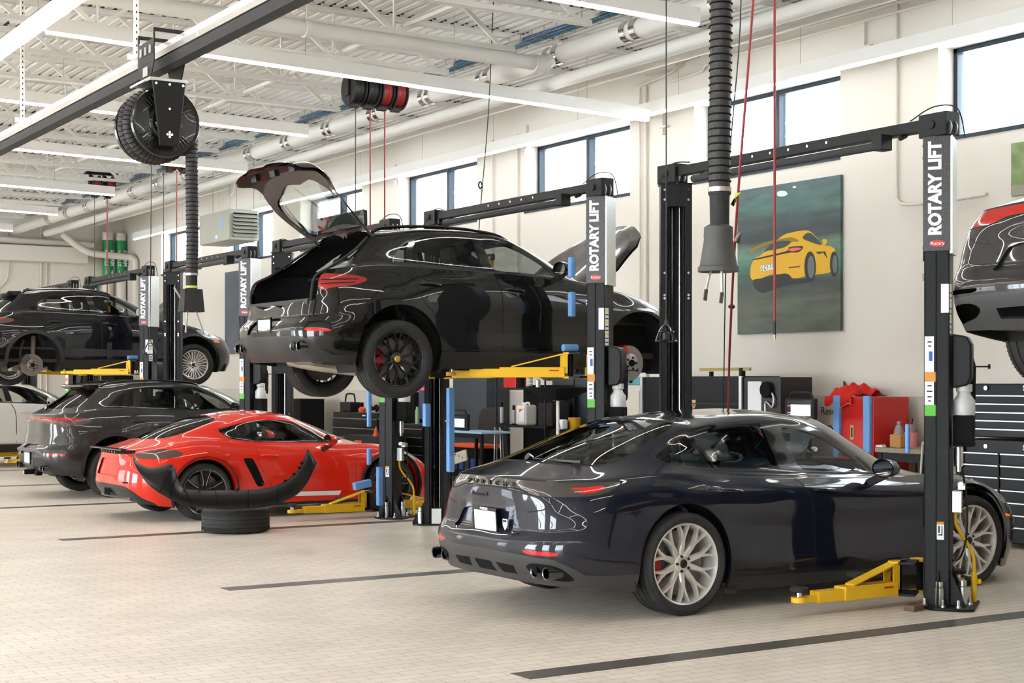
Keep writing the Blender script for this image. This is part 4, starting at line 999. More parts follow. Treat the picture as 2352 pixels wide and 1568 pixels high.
# ============================ dark blue fastback saloon (nearest)
def shell(tab, crown, crease=(3, 6)): return Half(add_roof(tab, crown), kc=13, kr=7, crease=crease)
pan_crown = [(.2,1.375),(.6,1.42),(1.0,1.438),(1.3,1.435),(1.55,1.407),(1.8,1.37)]
def pan_regions():
    rd = [(.095,1.035),(.15,.94),(.20,.85),(.245,.76),(.30,.68),(.37,.615),(.435,.545),(.475,.46),(.487,.36),(.47,.243),(.85,.235),(1.22,.225),(1.245,.35),(1.253,.5),(1.245,.68),(1.215,.80),(1.165,.88),(1.085,.973),(.6,.992)]
    fd = [(1.085,.973),(1.165,.88),(1.215,.80),(1.245,.68),(1.253,.5),(1.245,.35),(1.22,.225),(1.7,.215),(2.28,.205),(2.325,.27),(2.34,.40),(2.335,.66),(2.31,.78),(2.25,.86),(2.16,.925),(1.93,.935),(1.5,.955)]
    DL = sp([(-.13,1.115),(-.07,1.082),(.03,1.055),(.16,1.03),(.43,1.007),(.85,.985),(1.23,.965),(1.6,.95),(1.93,.937),(2.08,.938),(2.06,1.0),(1.93,1.09),(1.76,1.19),(1.56,1.272),(1.36,1.325),(1.2,1.345),(1.0,1.352),(.76,1.348),(.52,1.328),(.31,1.29),(.15,1.24),(.02,1.185),(-.08,1.14)], 3)
    q = sp([(-.09,1.112),(-.0,1.078),(.085,1.055),(.125,1.12),(.165,1.21),(.08,1.185)], 3)
    r2 = [(.115,1.048),(.40,1.022),(.345,1.12),(.255,1.255),(.19,1.225)]
    r3 = [(.43,1.02),(1.045,.99),(1.01,1.16),(.965,1.335),(.76,1.333),(.53,1.314),(.29,1.268),(.37,1.13)]
    f1 = sp([(1.275,.985),(1.60,.966),(1.90,.953),(1.945,.96),(1.86,1.045),(1.75,1.12),(1.60,1.20),(1.42,1.262),(1.24,1.30),(1.17,1.295),(1.17,1.23),(1.21,1.12)], 3)
    f2 = [(1.955,.955),(2.03,.953),(2.0,1.0),(1.93,1.055),(1.89,1.07)]
    front = lambda h, f: sum(h.V[i][0] for i in f)/len(f) > .5
    rg = [('bonnet', [(2.44,-.01),(2.42,.4),(2.28,.60),(2.35,.69),(2.8,.70),(3.2,.60),(3.42,.45),(3.56,.22),(3.60,-.01)], 'T', lambda h, f: h.V[f[0]][2] > .72 and front(h, f)),
      ('sill', [(.36,.242),(1.2,.224),(2.50,.203),(2.5,0),(.36,0)], 'S', body_side),
      ('diffuser', [(-.01,.462),(.2,.458),(.42,.44),(.50,.39),(.57,.335),(.70,.322),(.96,.322),(.96,0),(-.01,0)], 'W', None)]
    rg += doors_regions(rd, fd)
    rg += [('trim', DL, 'S', body_side), ('gdark', q, 'S', body_side), ('gdark', r2, 'S', body_side), ('gdark', r3, 'S', body_side), ('gclear', f1, 'S', body_side), ('gclear', f2, 'S', body_side),
      ('seam', [(-.01,1.068),(.3,1.056),(.50,1.052),(.565,1.09),(.56,1.2),(.53,1.30),(.47,1.352),(.2,1.366),(-.01,1.37)], 'W', rearish_or(.6)),
      ('rearglass', [(-.01,1.078),(.3,1.066),(.49,1.062),(.55,1.10),(.545,1.2),(.515,1.295),(.46,1.343),(.2,1.356),(-.01,1.36)], 'W', rearish_or(.6)),
      ('trim', [(2.06,.955),(2.3,.968),(2.81,.975),(2.81,1.36),(2.5,1.353),(2.25,1.342),(2.10,1.30),(2.03,1.1)], 'W', front),
      ('windshield', [(2.10,.972),(2.3,.985),(2.81,.99),(2.81,1.345),(2.5,1.338),(2.25,1.328),(2.14,1.29),(2.08,1.1)], 'W', front),
      ('roofglass', [(.42,-.01),(.44,.38),(.60,.45),(1.5,.45),(1.62,.36),(1.66,-.01)], 'T', lambda h, f: h.V[f[0]][2] > 1.2),
      ('seam', sp([(-.01,.900),(.1,.899),(.175,.893),(.235,.867),(.30,.855),(.42,.853),(.58,.859),(.67,.872),(.73,.905),(.765,.952),(.76,.960),(.6,.962),(.4,.962),(.2,.964),(-.01,.968)], 3)[:-3], 'W', None),
      ('lightbar', sp([(-.01,.907),(.1,.906),(.18,.900),(.24,.874),(.30,.862),(.42,.860),(.58,.866),(.66,.878),(.72,.91),(.755,.952),(.70,.957),(.6,.957),(.4,.957),(.2,.960),(-.01,.964)], 3)[:-3], 'W', None),
      ('tail2', sp([(.50,.922),(.60,.925),(.66,.935),(.68,.918),(.64,.895),(.58,.885),(.55,.89),(.58,.905),(.52,.908)], 2), 'W', None),
      ('seam', band([(.805/4,.01),(.81/4,.0)], .001), 'W', None),
      ('seam', band([(.42,.862),(.40,.84),(.375,.80),(.33,.768),(.22,.742)], .008), 'W', None),
      ('recess', [(-.01,.735),(.12,.735),(.155,.72),(.20,.60),(.19,.585),(-.01,.585)], 'W', None),
      ('reflector', sp([(.255,.490),(.34,.492),(.43,.489),(.445,.478),(.43,.465),(.34,.464),(.27,.468)], 3), 'W', None),
      ('black', sp([(.255,.375),(.30,.405),(.40,.40),(.46,.37),(.50,.315),(.49,.293),(.42,.290),(.32,.305),(.27,.335)], 3), 'W', None),
      ('black', [(.0,.375),(.05,.375),(.05,.300),(.0,.300)], 'W', None), ('black', [(.08,.375),(.18,.37),(.17,.31),(.09,.305)], 'W', None), 
      ('seam', band(circ(-.085,.985,.14,30), .005) and band([(-.085+.145*math.cos(R(a)), .985+.052*math.sin(R(a))) for a in range(0, 366, 12)], .005), 'S', body_side),
      ('headlight', sp([(3.05,.845),(3.2,.835),(3.36,.77),(3.46,.70),(3.48,.655),(3.38,.65),(3.25,.73)], 3), 'S', body_side),
      ('marker', [(3.38,.565),(3.50,.55),(3.50,.53),(3.39,.545)], 'S', body_side),
      ('grille', [(2.40,.36),(2.45,.33),(2.47,.40),(2.46,.70),(2.42,.74),(2.40,.70)], 'S', body_side)]
    for cx in (0, 2.95): rg.append(('hole', arch_poly(cx, .385, .408, 0.0), 'S', body_side))
    return rg
def rearish_or(v): return lambda h, f: sum(h.V[i][0] for i in f)/len(f) < v
pan_half = shell(PAN, pan_crown); pan_half.classify(pan_regions())
pan_spec = dict(lower=mat('grey_bumper_trim', (.045,.045,.045), .45), seatm=mat('blue_seat_cover', (.22,.33,.46), .7), dashm=mat('pale_dash_cover', (.30,.36,.42), .6), xr=-1.1, xf=3.9, zb=.15, wb=2.95, ar=.408, az=.385, seat=(1.42, .62, .36, 2.0), mx=1.75, mz=1.20, mirror=(1.92, 1.03, .985), handles=[(.34,.865,'rear_door'), (1.27,.835,'front_door')], rt=.365, hm=M_trim)
NAVY = paint('dark_blue_paint', (.0045,.0065,.016), .0, rough=.3)
red_cal = mat('red_caliper', '#a8121a', .35)
silver_rim = mat('silver_rim', (.72,.70,.66), .33, .6)
black_rim = mat('black_rim', (.02,.02,.021), .25, .3, coat=.5)
W_pan = wheel_mesh(.365, .285, .290, 'rsspyder', silver_rim, caliper=red_cal)
wy = .83
car1, p1, _ = build_car('fastback_sedan', 'dark navy blue fastback sedan, nearest and largest car, parked on the tiled floor', pan_half, pan_spec, (6.78, 9.36, 0), 0, NAVY, 
    wheels=[(0, wy, -1, W_pan, 0), (0, wy, 1, W_pan, 0), (2.95, wy, -1, W_pan, 0), (2.95, wy, 1, W_pan, 0)])
exhausts(car1, pan_half, 0, (.62, .765), .348, -1.065, .044)
wiper(car1, None, (-.70, -.02, 1.085), (-.63, -.56, 1.085), pan_half)
plate(car1, -1.068, 0, .655, top='PORSCHE', bottom='W. Hartford', tilt=-4)
k = MB(); k.prism([(-.03,.035),(.03,.035),(.03,-.01),(0,-.045),(-.03,-.01)], (-1.064, -.245, .645), (0,-1,0), (0,0,1), -.004); k.build('shield_sticker', white_label, car1)
k = MB(); k.prism([(-.02,.028),(.02,.028),(.02,.012),(-.02,.012)], (-1.068, -.245, .645), (0,-1,0), (0,0,1), -.003); k.build('sticker_print', ink, car1)
for i, ch in enumerate('PORSCHE'):
    y = .30-.60*i/6*1.0; x, n = pan_half.rear(abs(y)+.001, .925)
    text_mesh(ch, .046, M_trim, 'rear_lettering', car1, frame((x-.007, y, .926), (0,-1,0), (0,0,1)), .004, bold=.001, sx=1.5)
x, n = pan_half.rear(.05, .845)
text_mesh('Panamera 4S', .042, M_trim, 'model_lettering', car1, frame((x-.004, .12, .838), (0,-1,0), (.2,-.12,1)), .002, bold=.0005)
for sd in (-1, 1):
    k = MB(); k.box((.485, sd*.86, .19), (.012, .12, .16)); k.build('mud_flap', M_satin, car1)

k = MB(); n = 10; vs = [(.30+1.15*i/(n-1), -.62+1.24*j/(n-1), .93+.05*math.sin(i*1.1)+.03*math.sin(j*1.7)) for i in range(n) for j in range(n)]
k.add(vs, [(i*n+j, (i+1)*n+j, (i+1)*n+j+1, i*n+j+1) for i in range(n-1) for j in range(n-1)]); k.build('seat_protector', mat('pale_blue_sheet', (.42,.58,.76), .6), car1, smooth=80)
k = MB(); k.box((2.05, 0, .86), (.8, 1.3, .02)); k.build('dash_protector', mat('pale_blue_sheet', (.42,.58,.76), .6), car1)
# ============================ compact SUV body
MZ = 1.03
MACZ = [[(x, y, z*MZ) for x, y, z in r] for r in MAC]
mac_crown = [(-.2,1.612),(.1,1.650),(.5,1.668),(.9,1.665),(1.3,1.632),(1.6,1.585)]
def mac_regions(clad, open_gate, led):
    rd = [(.155,1.262),(.16,1.15),(.175,1.05),(.21,.96),(.27,.88),(.36,.80),(.45,.71),(.495,.60),(.51,.47),(.85,.455),(1.145,.45),(1.15,.7),(1.14,.98),(1.12,1.10),(1.07,1.20),(1.045,1.238)]
    fd = [(1.045,1.238),(1.07,1.20),(1.12,1.10),(1.14,.98),(1.15,.7),(1.145,.45),(1.7,.45),(2.18,.455),(2.21,.55),(2.23,.8),(2.20,1.03),(2.13,1.16),(2.0,1.195),(1.5,1.222)]
    DL = sp([(-.11,1.285),(-.05,1.279),(.2,1.268),(.6,1.255),(.97,1.243),(1.4,1.225),(1.8,1.203),(2.0,1.198),(1.96,1.26),(1.83,1.355),(1.62,1.455),(1.36,1.535),(1.11,1.572),(.8,1.58),(.41,1.568),(.25,1.53),(.10,1.45),(-.01,1.36),(-.08,1.31)], 3)
    q = sp([(-.06,1.293),(.03,1.288),(.125,1.283),(.16,1.40),(.205,1.49),(.12,1.44),(.03,1.365)], 3)
    r3 = [(.19,1.282),(.98,1.257),(.96,1.38),(.92,1.555),(.6,1.56),(.42,1.552),(.28,1.515),(.225,1.40)]
    f1 = sp([(1.12,1.253),(1.45,1.235),(1.76,1.218),(1.82,1.222),(1.74,1.31),(1.58,1.41),(1.35,1.495),(1.12,1.542),(1.04,1.54),(1.05,1.45),(1.08,1.35)], 3)
    f2 = [(1.84,1.216),(1.93,1.212),(1.90,1.25),(1.82,1.31),(1.79,1.315)]
    front = lambda h, f: sum(h.V[i][0] for i in f)/len(f) > .5
    cap = lambda h, f: sum(h.V[i][0] for i in f)/len(f) < -.0
    rg = []
    if clad:
        for cx in (0, 2.807): rg.append(('cladding', arch_poly(cx, .44, .50, 0.0), 'S', body_side))
    rg += [('sill', [(.40,.44),(2.40,.44),(2.40,0),(.40,0)], 'S', body_side)]
    rg += doors_regions(rd, fd)
    rg += [('blade', sp([(.56,.64),(1.2,.625),(2.15,.61),(2.17,.56),(2.1,.515),(1.2,.505),(.72,.505),(.61,.56)], 3), 'S', body_side)]
    rg += [('bonnet', ([(2.34,-.01),(2.32,.35),(2.16,.60),(2.18,.78),(2.6,.83),(3.0,.74),(3.22,.57),(3.38,.3),(3.42,-.01)] if open_gate else [(2.34,-.01),(2.32,.35),(2.16,.60),(2.25,.70),(2.6,.72),(2.9,.63),(3.1,.47),(3.24,.24),(3.28,-.01)]), 'T', lambda h, f: h.V[f[0]][2] > .90 and front(h, f)),
      ('diffuser', [(-.01,.585),(.3,.58),(.44,.54),(.52,.46),(.60,.405),(.72,.40),(.9,.40),(.9,0),(-.01,0)], 'W', None),
      ('trim', DL, 'S', body_side), ('gdark', q, 'S', body_side), ('gdark', r3, 'S', body_side), ('gclear', f1, 'S', body_side), ('gclear', f2, 'S', body_side)]
    gate = sp([(-.01,.895),(.2,.895),(.38,.90),(.44,.935),(.455,1.03),(.465,1.13),(.52,1.20),(.568,1.29),(.585,1.42),(.58,1.51),(.54,1.575),(.3,1.606),(-.01,1.612)], 2)
    rg += [('seam', gate, 'W', cap), ('tailgate', inset(gate, .003), 'W', cap), 
      ('rearglass', sp([(-.01,1.275),(.3,1.272),(.44,1.28),(.51,1.33),(.53,1.42),(.51,1.51),(.43,1.565),(.25,1.585),(-.01,1.59)], 2), 'W', cap),
      ('trim', [(2.06,1.205),(2.3,1.215),(2.81,1.225),(2.81,1.59),(2.5,1.583),(2.25,1.57),(2.10,1.53),(2.03,1.35)], 'W', front),
      ('windshield', [(2.10,1.222),(2.3,1.232),(2.81,1.238),(2.81,1.578),(2.5,1.57),(2.25,1.557),(2.14,1.52),(2.08,1.35)], 'W', front),
      ('roofglass', [(.0,-.01),(.02,.42),(.2,.50),(1.3,.50),(1.42,.40),(1.46,-.01)], 'T', lambda h, f: h.V[f[0]][2] > 1.5),
      ('recess', [(-.01,.755),(.10,.755),(.145,.73),(.16,.61),(-.01,.61)], 'W', None),
      ('reflector', sp([(.40,.645),(.5,.648),(.62,.64),(.62,.618),(.5,.618),(.42,.622)], 3), 'W', None),
      ('marker', [(3.18,.80),(3.33,.79),(3.33,.765),(3.19,.775)], 'S', body_side),
      ('headlight', sp([(2.85,.98),(3.0,.985),(3.2,.93),(3.33,.87),(3.34,.82),(3.22,.80),(3.0,.87)], 3), 'S', body_side)]
    if led: rg += [('lightbar', sp([(-.01,1.15),(.2,1.15),(.5,1.15),(.72,1.145),(.80,1.13),(.84,1.10),(.80,1.06),(.7,1.045),(.4,1.045),(.25,1.05),(.15,1.075),(-.01,1.085)], 2)[:-2], 'W', None),
                   ('tail2', [(-.01,1.135),(.3,1.135),(.72,1.128),(.70,1.105),(.3,1.11),(-.01,1.115)], 'W', None)]
    else: rg += [('lightbar_','x','S',None)][:0]+[('lightbar', sp([(.47,1.148),(.6,1.15),(.74,1.145),(.82,1.125),(.835,1.10),(.81,1.07),(.74,1.045),(.6,1.02),(.47,1.005)], 2), 'W', lambda h, f: min(h.U[i] for i in f)*.2 > .44),
        ('seam', band([(.48,1.095),(.66,1.10),(.79,1.105)], .010), 'W', None), ('seam', band([(.48,1.055),(.66,1.065),(.77,1.075)], .010), 'W', None)]
    for cx in (0, 2.807): rg.append(('hole', arch_poly(cx, .44, .44, 0.0), 'S', body_side))
    return rg
mac_open = shell(MACZ, mac_crown); mac_open.classify(mac_regions(False, True, False))
mac_led = shell(MACZ, mac_crown); mac_led.classify(mac_regions(True, False, True))
mac_spec = dict(xr=-.95, xf=3.6, zb=.30, wb=2.807, ar=.44, az=.44, seat=(1.28, .45, .62, 1.85), mx=1.55, mz=1.45, mirror=(1.80, 1.03, 1.275), handles=[(.23,1.085,'rear_door'), (1.18,1.06,'front_door')], rt=.37, tail=mat('dark_red_lens2', (.30,.02,.015), .12, coat=1))
mac_spec2 = dict(mac_spec, blade=M_satin, tail=mat('grey_red_lens', (.10,.05,.045), .2, .1, coat=.8), clad=True, lower=M_satin)
BLACKP = paint('black_paint', (.004,.004,.0045), rough=.3)
GREYP = paint('volcano_grey_paint', (.030,.031,.030), .35, rough=.35)
WHITEP = paint('white_car_paint', (.68,.65,.60), rough=.4)
W_blk = wheel_mesh(.37, .275, .262, 'cross', black_rim, caliper=red_cal)
W_turbo = wheel_mesh(.37, .265, .262, 'turbo', silver_rim, name='wheel')
def brake_asm(car, loc, sd, cal=None, dirty=False):
    """bare hub: disc, bell with studs, caliper"""
    o = empty('brake_assembly', loc); o.parent = car; s = -1 if sd < 0 else 1; iron = mat('brake_face', (.30,.27,.24), .5, .6, noise=(20,.3)) if not dirty else mat('worn_brake_face', (.20,.17,.15), .5, .6, noise=(20,.3))
    k = MB(); k.lathe([(.10, s*.0), (.185, s*.0), (.185, -s*.03), (.10, -s*.03)], (0,0,0), 'Y', 48); k.build('brake_disc', iron, o)
    k = MB(); k.lathe([(0, s*.045), (.082, s*.045), (.098, s*.035), (.105, 0), (.105, -s*.02)], (0,0,0), 'Y', 32); k.build('hub', mat('hub_face', (.42,.41,.39), .45, .7) if not dirty else iron, o)
    k = MB(); k.lathe([(0, s*.06), (.034, s*.06), (.036, s*.04)], (0,0,0), 'Y', 20); k.build('hub_nut', matte_black, o)
    for q in range(5):
        a = 2*math.pi*q/5; k = MB(); p = Vector((.06*math.cos(a), s*.04, .06*math.sin(a))); k.cyl(p, p+Vector((0, s*.012, 0)), .012, 8); k.build('stud_hole', matte_black, o)
    k = MB(); k.lathe([(.12, s*.055), (.205, s*.055), (.205, -s*.07), (.12, -s*.07), (.12, s*.055)], (0,0,0), 'Y', 8, R(112), R(172)); k.build('brake_caliper', cal or M_under, o, bevel=.008)
    k = MB(); k.tube(smooth_path([(-.14,-s*.12,.02),(-.17,-s*.10,.22),(-.10,-s*.16,.42)], 5), .022, 8); k.cyl((-.2,-s*.1,-.05), (-.02,-s*.45,-.08), .025, 8); k.cyl((0,-s*.05,0), (0,-s*.5,.0), .03, 10); k.build('suspension_arm', M_under, o)
    return o
# --- black SUV raised with tailgate and bonnet open
LZ2 = 1.492; X2, Y2 = 6.75, 13.55
car2, p2, Z2 = build_car('lifted_suv', 'black SUV raised on the lift in the centre with its tailgate and bonnet standing open', mac_open, mac_spec, (X2, Y2, 0), LZ2, BLACKP,
    wheels=[(0, .80, -1, W_blk, LZ2), (0, .80, 1, W_blk, LZ2)], omit=('bonnet', 'tailgate'))
def hinge(x, z, ang, bz):
    return Matrix.Translation((x, 0, z+bz)) @ Matrix.Rotation(R(ang), 4, 'Y') @ Matrix.Translation((-x, 0, -z))
Mg = hinge(-.12, 1.612, 78, LZ2)
g = emit(mac_open, ['tailgate', 'seam_'], 'tailgate', BLACKP, car2, M=Mg)
emit(mac_open, ['rearglass'], 'rear_window', glass_mat('gate_glass', (.60,.66,.65), .35), g, M=Mg)
emit(mac_open, ['tailgate'], 'inner_panel', mat('tailgate_inner', (.035,.022,.020), .35), g, off=-.035, flip=True, M=Mg)
k = MB(); k.prism([(0,0),(.16,-.02),(.17,.02),(.02,.05)], (-.32, -.52, 1.595), (1,0,0), (0,0,1), -1.04); k.M = None; o = k.build('roof_spoiler', BLACKP, g, bevel=.012); o.matrix_local = Mg
k = MB()
for y in (-.45, 0, .45): k.box((-.80, y, 1.0), (.06, .12, .05))
o = k.build('latch_trim', M_satin, g); o.matrix_local = Mg
for sd in (-1, 1):
    k = MB(); a = Mg @ Vector((-.50, sd*.60, 1.32)); b = Vector((-.10, sd*.60, 1.52+LZ2)); mdl = (a+b)/2
    k.cyl(b, mdl+(a-b)*.1, .014, 8); k.cyl(mdl, a, .008, 8); k.build('gas_strut', M_satin, car2)
    pts = [(x, sd*y, z+LZ2) for x, y, z in ((-.80,.70,.90),(-.80,.72,1.0),(-.76,.71,1.13),(-.60,.68,1.22),(-.36,.68,1.38),(-.16,.58,1.53))]
    k = MB(); k.tube(smooth_path(pts, 5), .014, 6); k.build('door_seal', rubber, car2)
k = MB(); k.box2((-.80, -.70, .90), (.15, .70, .93)); k.box2((.13, -.70, .93), (.16, .70, 1.30)); k.box2((-.2, -.66, 1.18), (.15, .66, 1.20)); k.build('boot_lining', mat('boot_carpet', (.008,.008,.008), .95), car2, loc=(0,0,LZ2))
k = MB(); k.box2((-.84, -.70, .87), (-.74, .70, .925)); k.build('loading_sill', M_satin, car2, loc=(0,0,LZ2), bevel=.01)
Mb = hinge(2.34, 1.215, -50, LZ2)
g = emit(mac_open, ['bonnet'], 'bonnet', BLACKP, car2, M=Mb)
emit(mac_open, ['bonnet'], 'inner_panel', M_satin, g, off=-.03, flip=True, M=Mb)
k = MB(); k.box2((2.25, -.62, .75), (3.25, .62, .93)); k.box2((2.5, -.3, .93), (3.1, .35, 1.0)); k.build('engine_cover', M_satin, car2, loc=(0,0,LZ2), bevel=.03)
brake_asm(car2, (2.80, -.76, .37+LZ2-.02), -1, mat('bright_red_caliper', '#c8191a', .35, coat=.5))
brake_asm(car2, (2.80, .76, .37+LZ2-.02), 1, MATS['bright_red_caliper'])
exhausts(car2, mac_open, LZ2, (.60, .735), .485, -.945, .05)
plate(car2, -.955, 0, .675+LZ2, top='', bottom='')
k = MB(); k.tube(smooth_path([(-.55,.35,.36),(-.3,.1,.30),(.1,-.12,.26),(.5,-.1,.34),(1.4,0,.36)], 6), .05, 10); k.cyl((-.62,-.45,.42), (-.45,.5,.42), .10, 14); k.build('exhaust_pipe', M_exh, car2, loc=(0,0,LZ2))
k = MB(); k.cyl((0,-.66,.37), (0,.66,.37), .035, 10); k.box((0,0,.37), (.3,.36,.2)); k.tube([(.25,-.6,.3),(0.05,-.3,.25),(.0,.0,.3),(.05,.3,.25),(.25,.6,.3)], .03, 8); k.build('rear_axle', M_under, car2, loc=(0,0,LZ2), bevel=.02)
def roof_rails(car, bz, m):
    for sd in (-1, 1):
        k = MB(); k.tube(smooth_path([(-.12,sd*.60,1.575),(.0,sd*.60,1.625),(.4,sd*.60,1.66),(.9,sd*.60,1.66),(1.25,sd*.59,1.625),(1.40,sd*.575,1.575)], 5), .016, 8); k.build('roof_rail', m, car, loc=(0,0,bz))
roof_rails(car2, LZ2, M_trim)
# fuel door ring
def fuel_ring(car, half, cx, cz, rx, rz, bz, m=M_seam):
    pts = []
    for a in range(0, 360, 15):
        x, z = cx+rx*math.cos(R(a)), cz+rz*math.sin(R(a)); y, n = half.side(x, z); pts.append((x, -(y+.0008), z))
    k = MB(); k.tube(pts, .0022, 5, closed=True); return k.build('fuel_door_gap', m, car, loc=(0,0,bz))
fuel_ring(car2, mac_open, -.08, 1.12, .10, .065, LZ2)
k = MB(); k.prism([(-.03,.10),(.03,.10),(.028,0),(.02,-.02),(.014,0),(.004,-.03),(-.006,0),(-.014,-.03),(-.02,0),(-.03,-.0)], (1.56, -.03, 1.36+LZ2), (.8,-.5,0), (0,0,1), .03); tag(k.build('hanging_glove', mat('orange_tag', '#e8a018', .5)), 'orange yellow tag hanging from the rear view mirror of the raised black SUV', 'tag').location = (X2, Y2, 0)
# --- dark grey SUV on the floor behind the red coupe
car4, _, _ = build_car('parked_suv', 'dark grey SUV parked on the floor behind the red coupe', mac_led, mac_spec2, (6.82, 22.2, 0), 0, GREYP,
    wheels=[(0, .80, -1, W_blk, 0), (0, .80, 1, W_blk, 0), (2.807, .80, -1, W_blk, 0), (2.807, .80, 1, W_blk, 0)])
roof_rails(car4, 0, M_trim)
exhausts(car4, mac_led, 0, (.56, .70), .43, -.955, .045)
def suv_rear(car, bz, half):
    k = MB(); k.prism([(0,.0),(.10,-.045),(.24,-.04),(.24,.035),(.02,.03)], (-.36, .54, 1.575), (1,0,0), (0,0,1), 1.08); k.build('roof_spoiler', M_trim, car, loc=(0,0,bz), bevel=.012)
    k = MB(); k.tube(smooth_path([(-.86,-.66,.56),(-.965,-.55,.665),(-.985,0,.67),(-.965,.55,.665),(-.86,.66,.56)], 6), .028, 8); k.build('bumper_trim_bar', mat('bumper_silver_grey', (.13,.13,.14), .4, .5), car, loc=(0,0,bz))
    wiper(car, None, (-.70, 0, 1.25+bz), (-.66, -.36, 1.26+bz), half)
suv_rear(car4, 0, mac_led)
plate(car4, -.985, 0, .56)
for y in (-.19, .19): box_part(car4, 'bumper_insert', mat('bumper_silver_grey', (.13,.13,.14)), (-.965, y, .57), (.02, .05, .2))
box_part(car4, 'tow_hitch', matte_black, (-.93, .02, .355), (.20, .07, .07)); box_part(car4, 'tow_cap', chrome, (-1.035, .02, .355), (.012, .05, .05)); box_part(car4, 'wiring_socket', matte_black, (-.90, -.25, .345), (.08, .12, .06))
for i, ch in enumerate('PORSCHE'): text_mesh(ch, .038, chrome, 'rear_lettering', car4, frame((-.925, .26-.52*i/6, 1.115), (0,-1,0), (0,0,1)), .003, sx=1.4)
# --- black SUV raised in the fifth bay, rear wheel off
LZ5 = 1.58; X5, Y5 = 6.93, 26.85
car5, _, _ = build_car('lifted_suv', 'black SUV raised high at the left with its right rear wheel removed', mac_led, dict(mac_spec2, clad=True), (X5, Y5, 0), LZ5, paint('midnight_black_paint', (.004,.0045,.007), rough=.3),
    wheels=[(0, .80, 1, W_turbo, LZ5), (2.807, .80, -1, W_turbo, LZ5), (2.807, .80, 1, W_turbo, LZ5)], omit=('bonnet',))
roof_rails(car5, LZ5, M_trim); suv_rear(car5, LZ5, mac_led)
brake_asm(car5, (0, -.76, .37+LZ5-.02), -1, None, True)
Mb = hinge(2.32, 1.215, -50, LZ5)
g = emit(mac_led, ['bonnet'], 'bonnet', MATS['midnight_black_paint'], car5, M=Mb); emit(mac_led, ['bonnet'], 'inner_panel', M_satin, g, off=-.03, flip=True, M=Mb)
k = MB(); k.cyl((0,-.66,.37), (0,.66,.37), .035, 10); k.box((0,0,.37), (.4,.46,.24)); k.tube([(.3,-.6,.3),(0.05,-.3,.22),(.0,.0,.3),(.05,.3,.22),(.3,.6,.3)], .035, 8); k.cyl((.05,-.6,.4), (.08,-.55,.85), .04, 10); k.cyl((-.62,-.45,.42), (-.45,.5,.42), .12, 14); k.build('rear_axle', mat('grimy_alloy', (.22,.19,.15), .6, .5, noise=(9,.6)), car5, loc=(0,0,LZ5), bevel=.02)
k = MB(); k.prism([(-.02,.09),(.02,.09),(.02,-.04),(0,-.06),(-.02,-.03)], (1.56, -.02, 1.36+LZ5), (.8,-.5,0), (0,0,1), .02); tag(k.build('hanging_tag', mat('orange_tag', '#e8a018', .5)), 'orange yellow tag hanging inside the far raised black SUV', 'tag').location = (X5, Y5, 0)
# --- white car at the left edge
car6, _, _ = build_car('white_suv', 'white car on the floor at the left edge, seen beneath the raised black SUV', mac_led, dict(mac_spec, blade=WHITEP, hm=WHITEP), (6.57, 31.1, 0), 0, WHITEP,
    wheels=[(0, .80, -1, W_turbo, 0), (0, .80, 1, W_turbo, 0), (2.807, .80, -1, W_turbo, 0), (2.807, .80, 1, W_turbo, 0)])
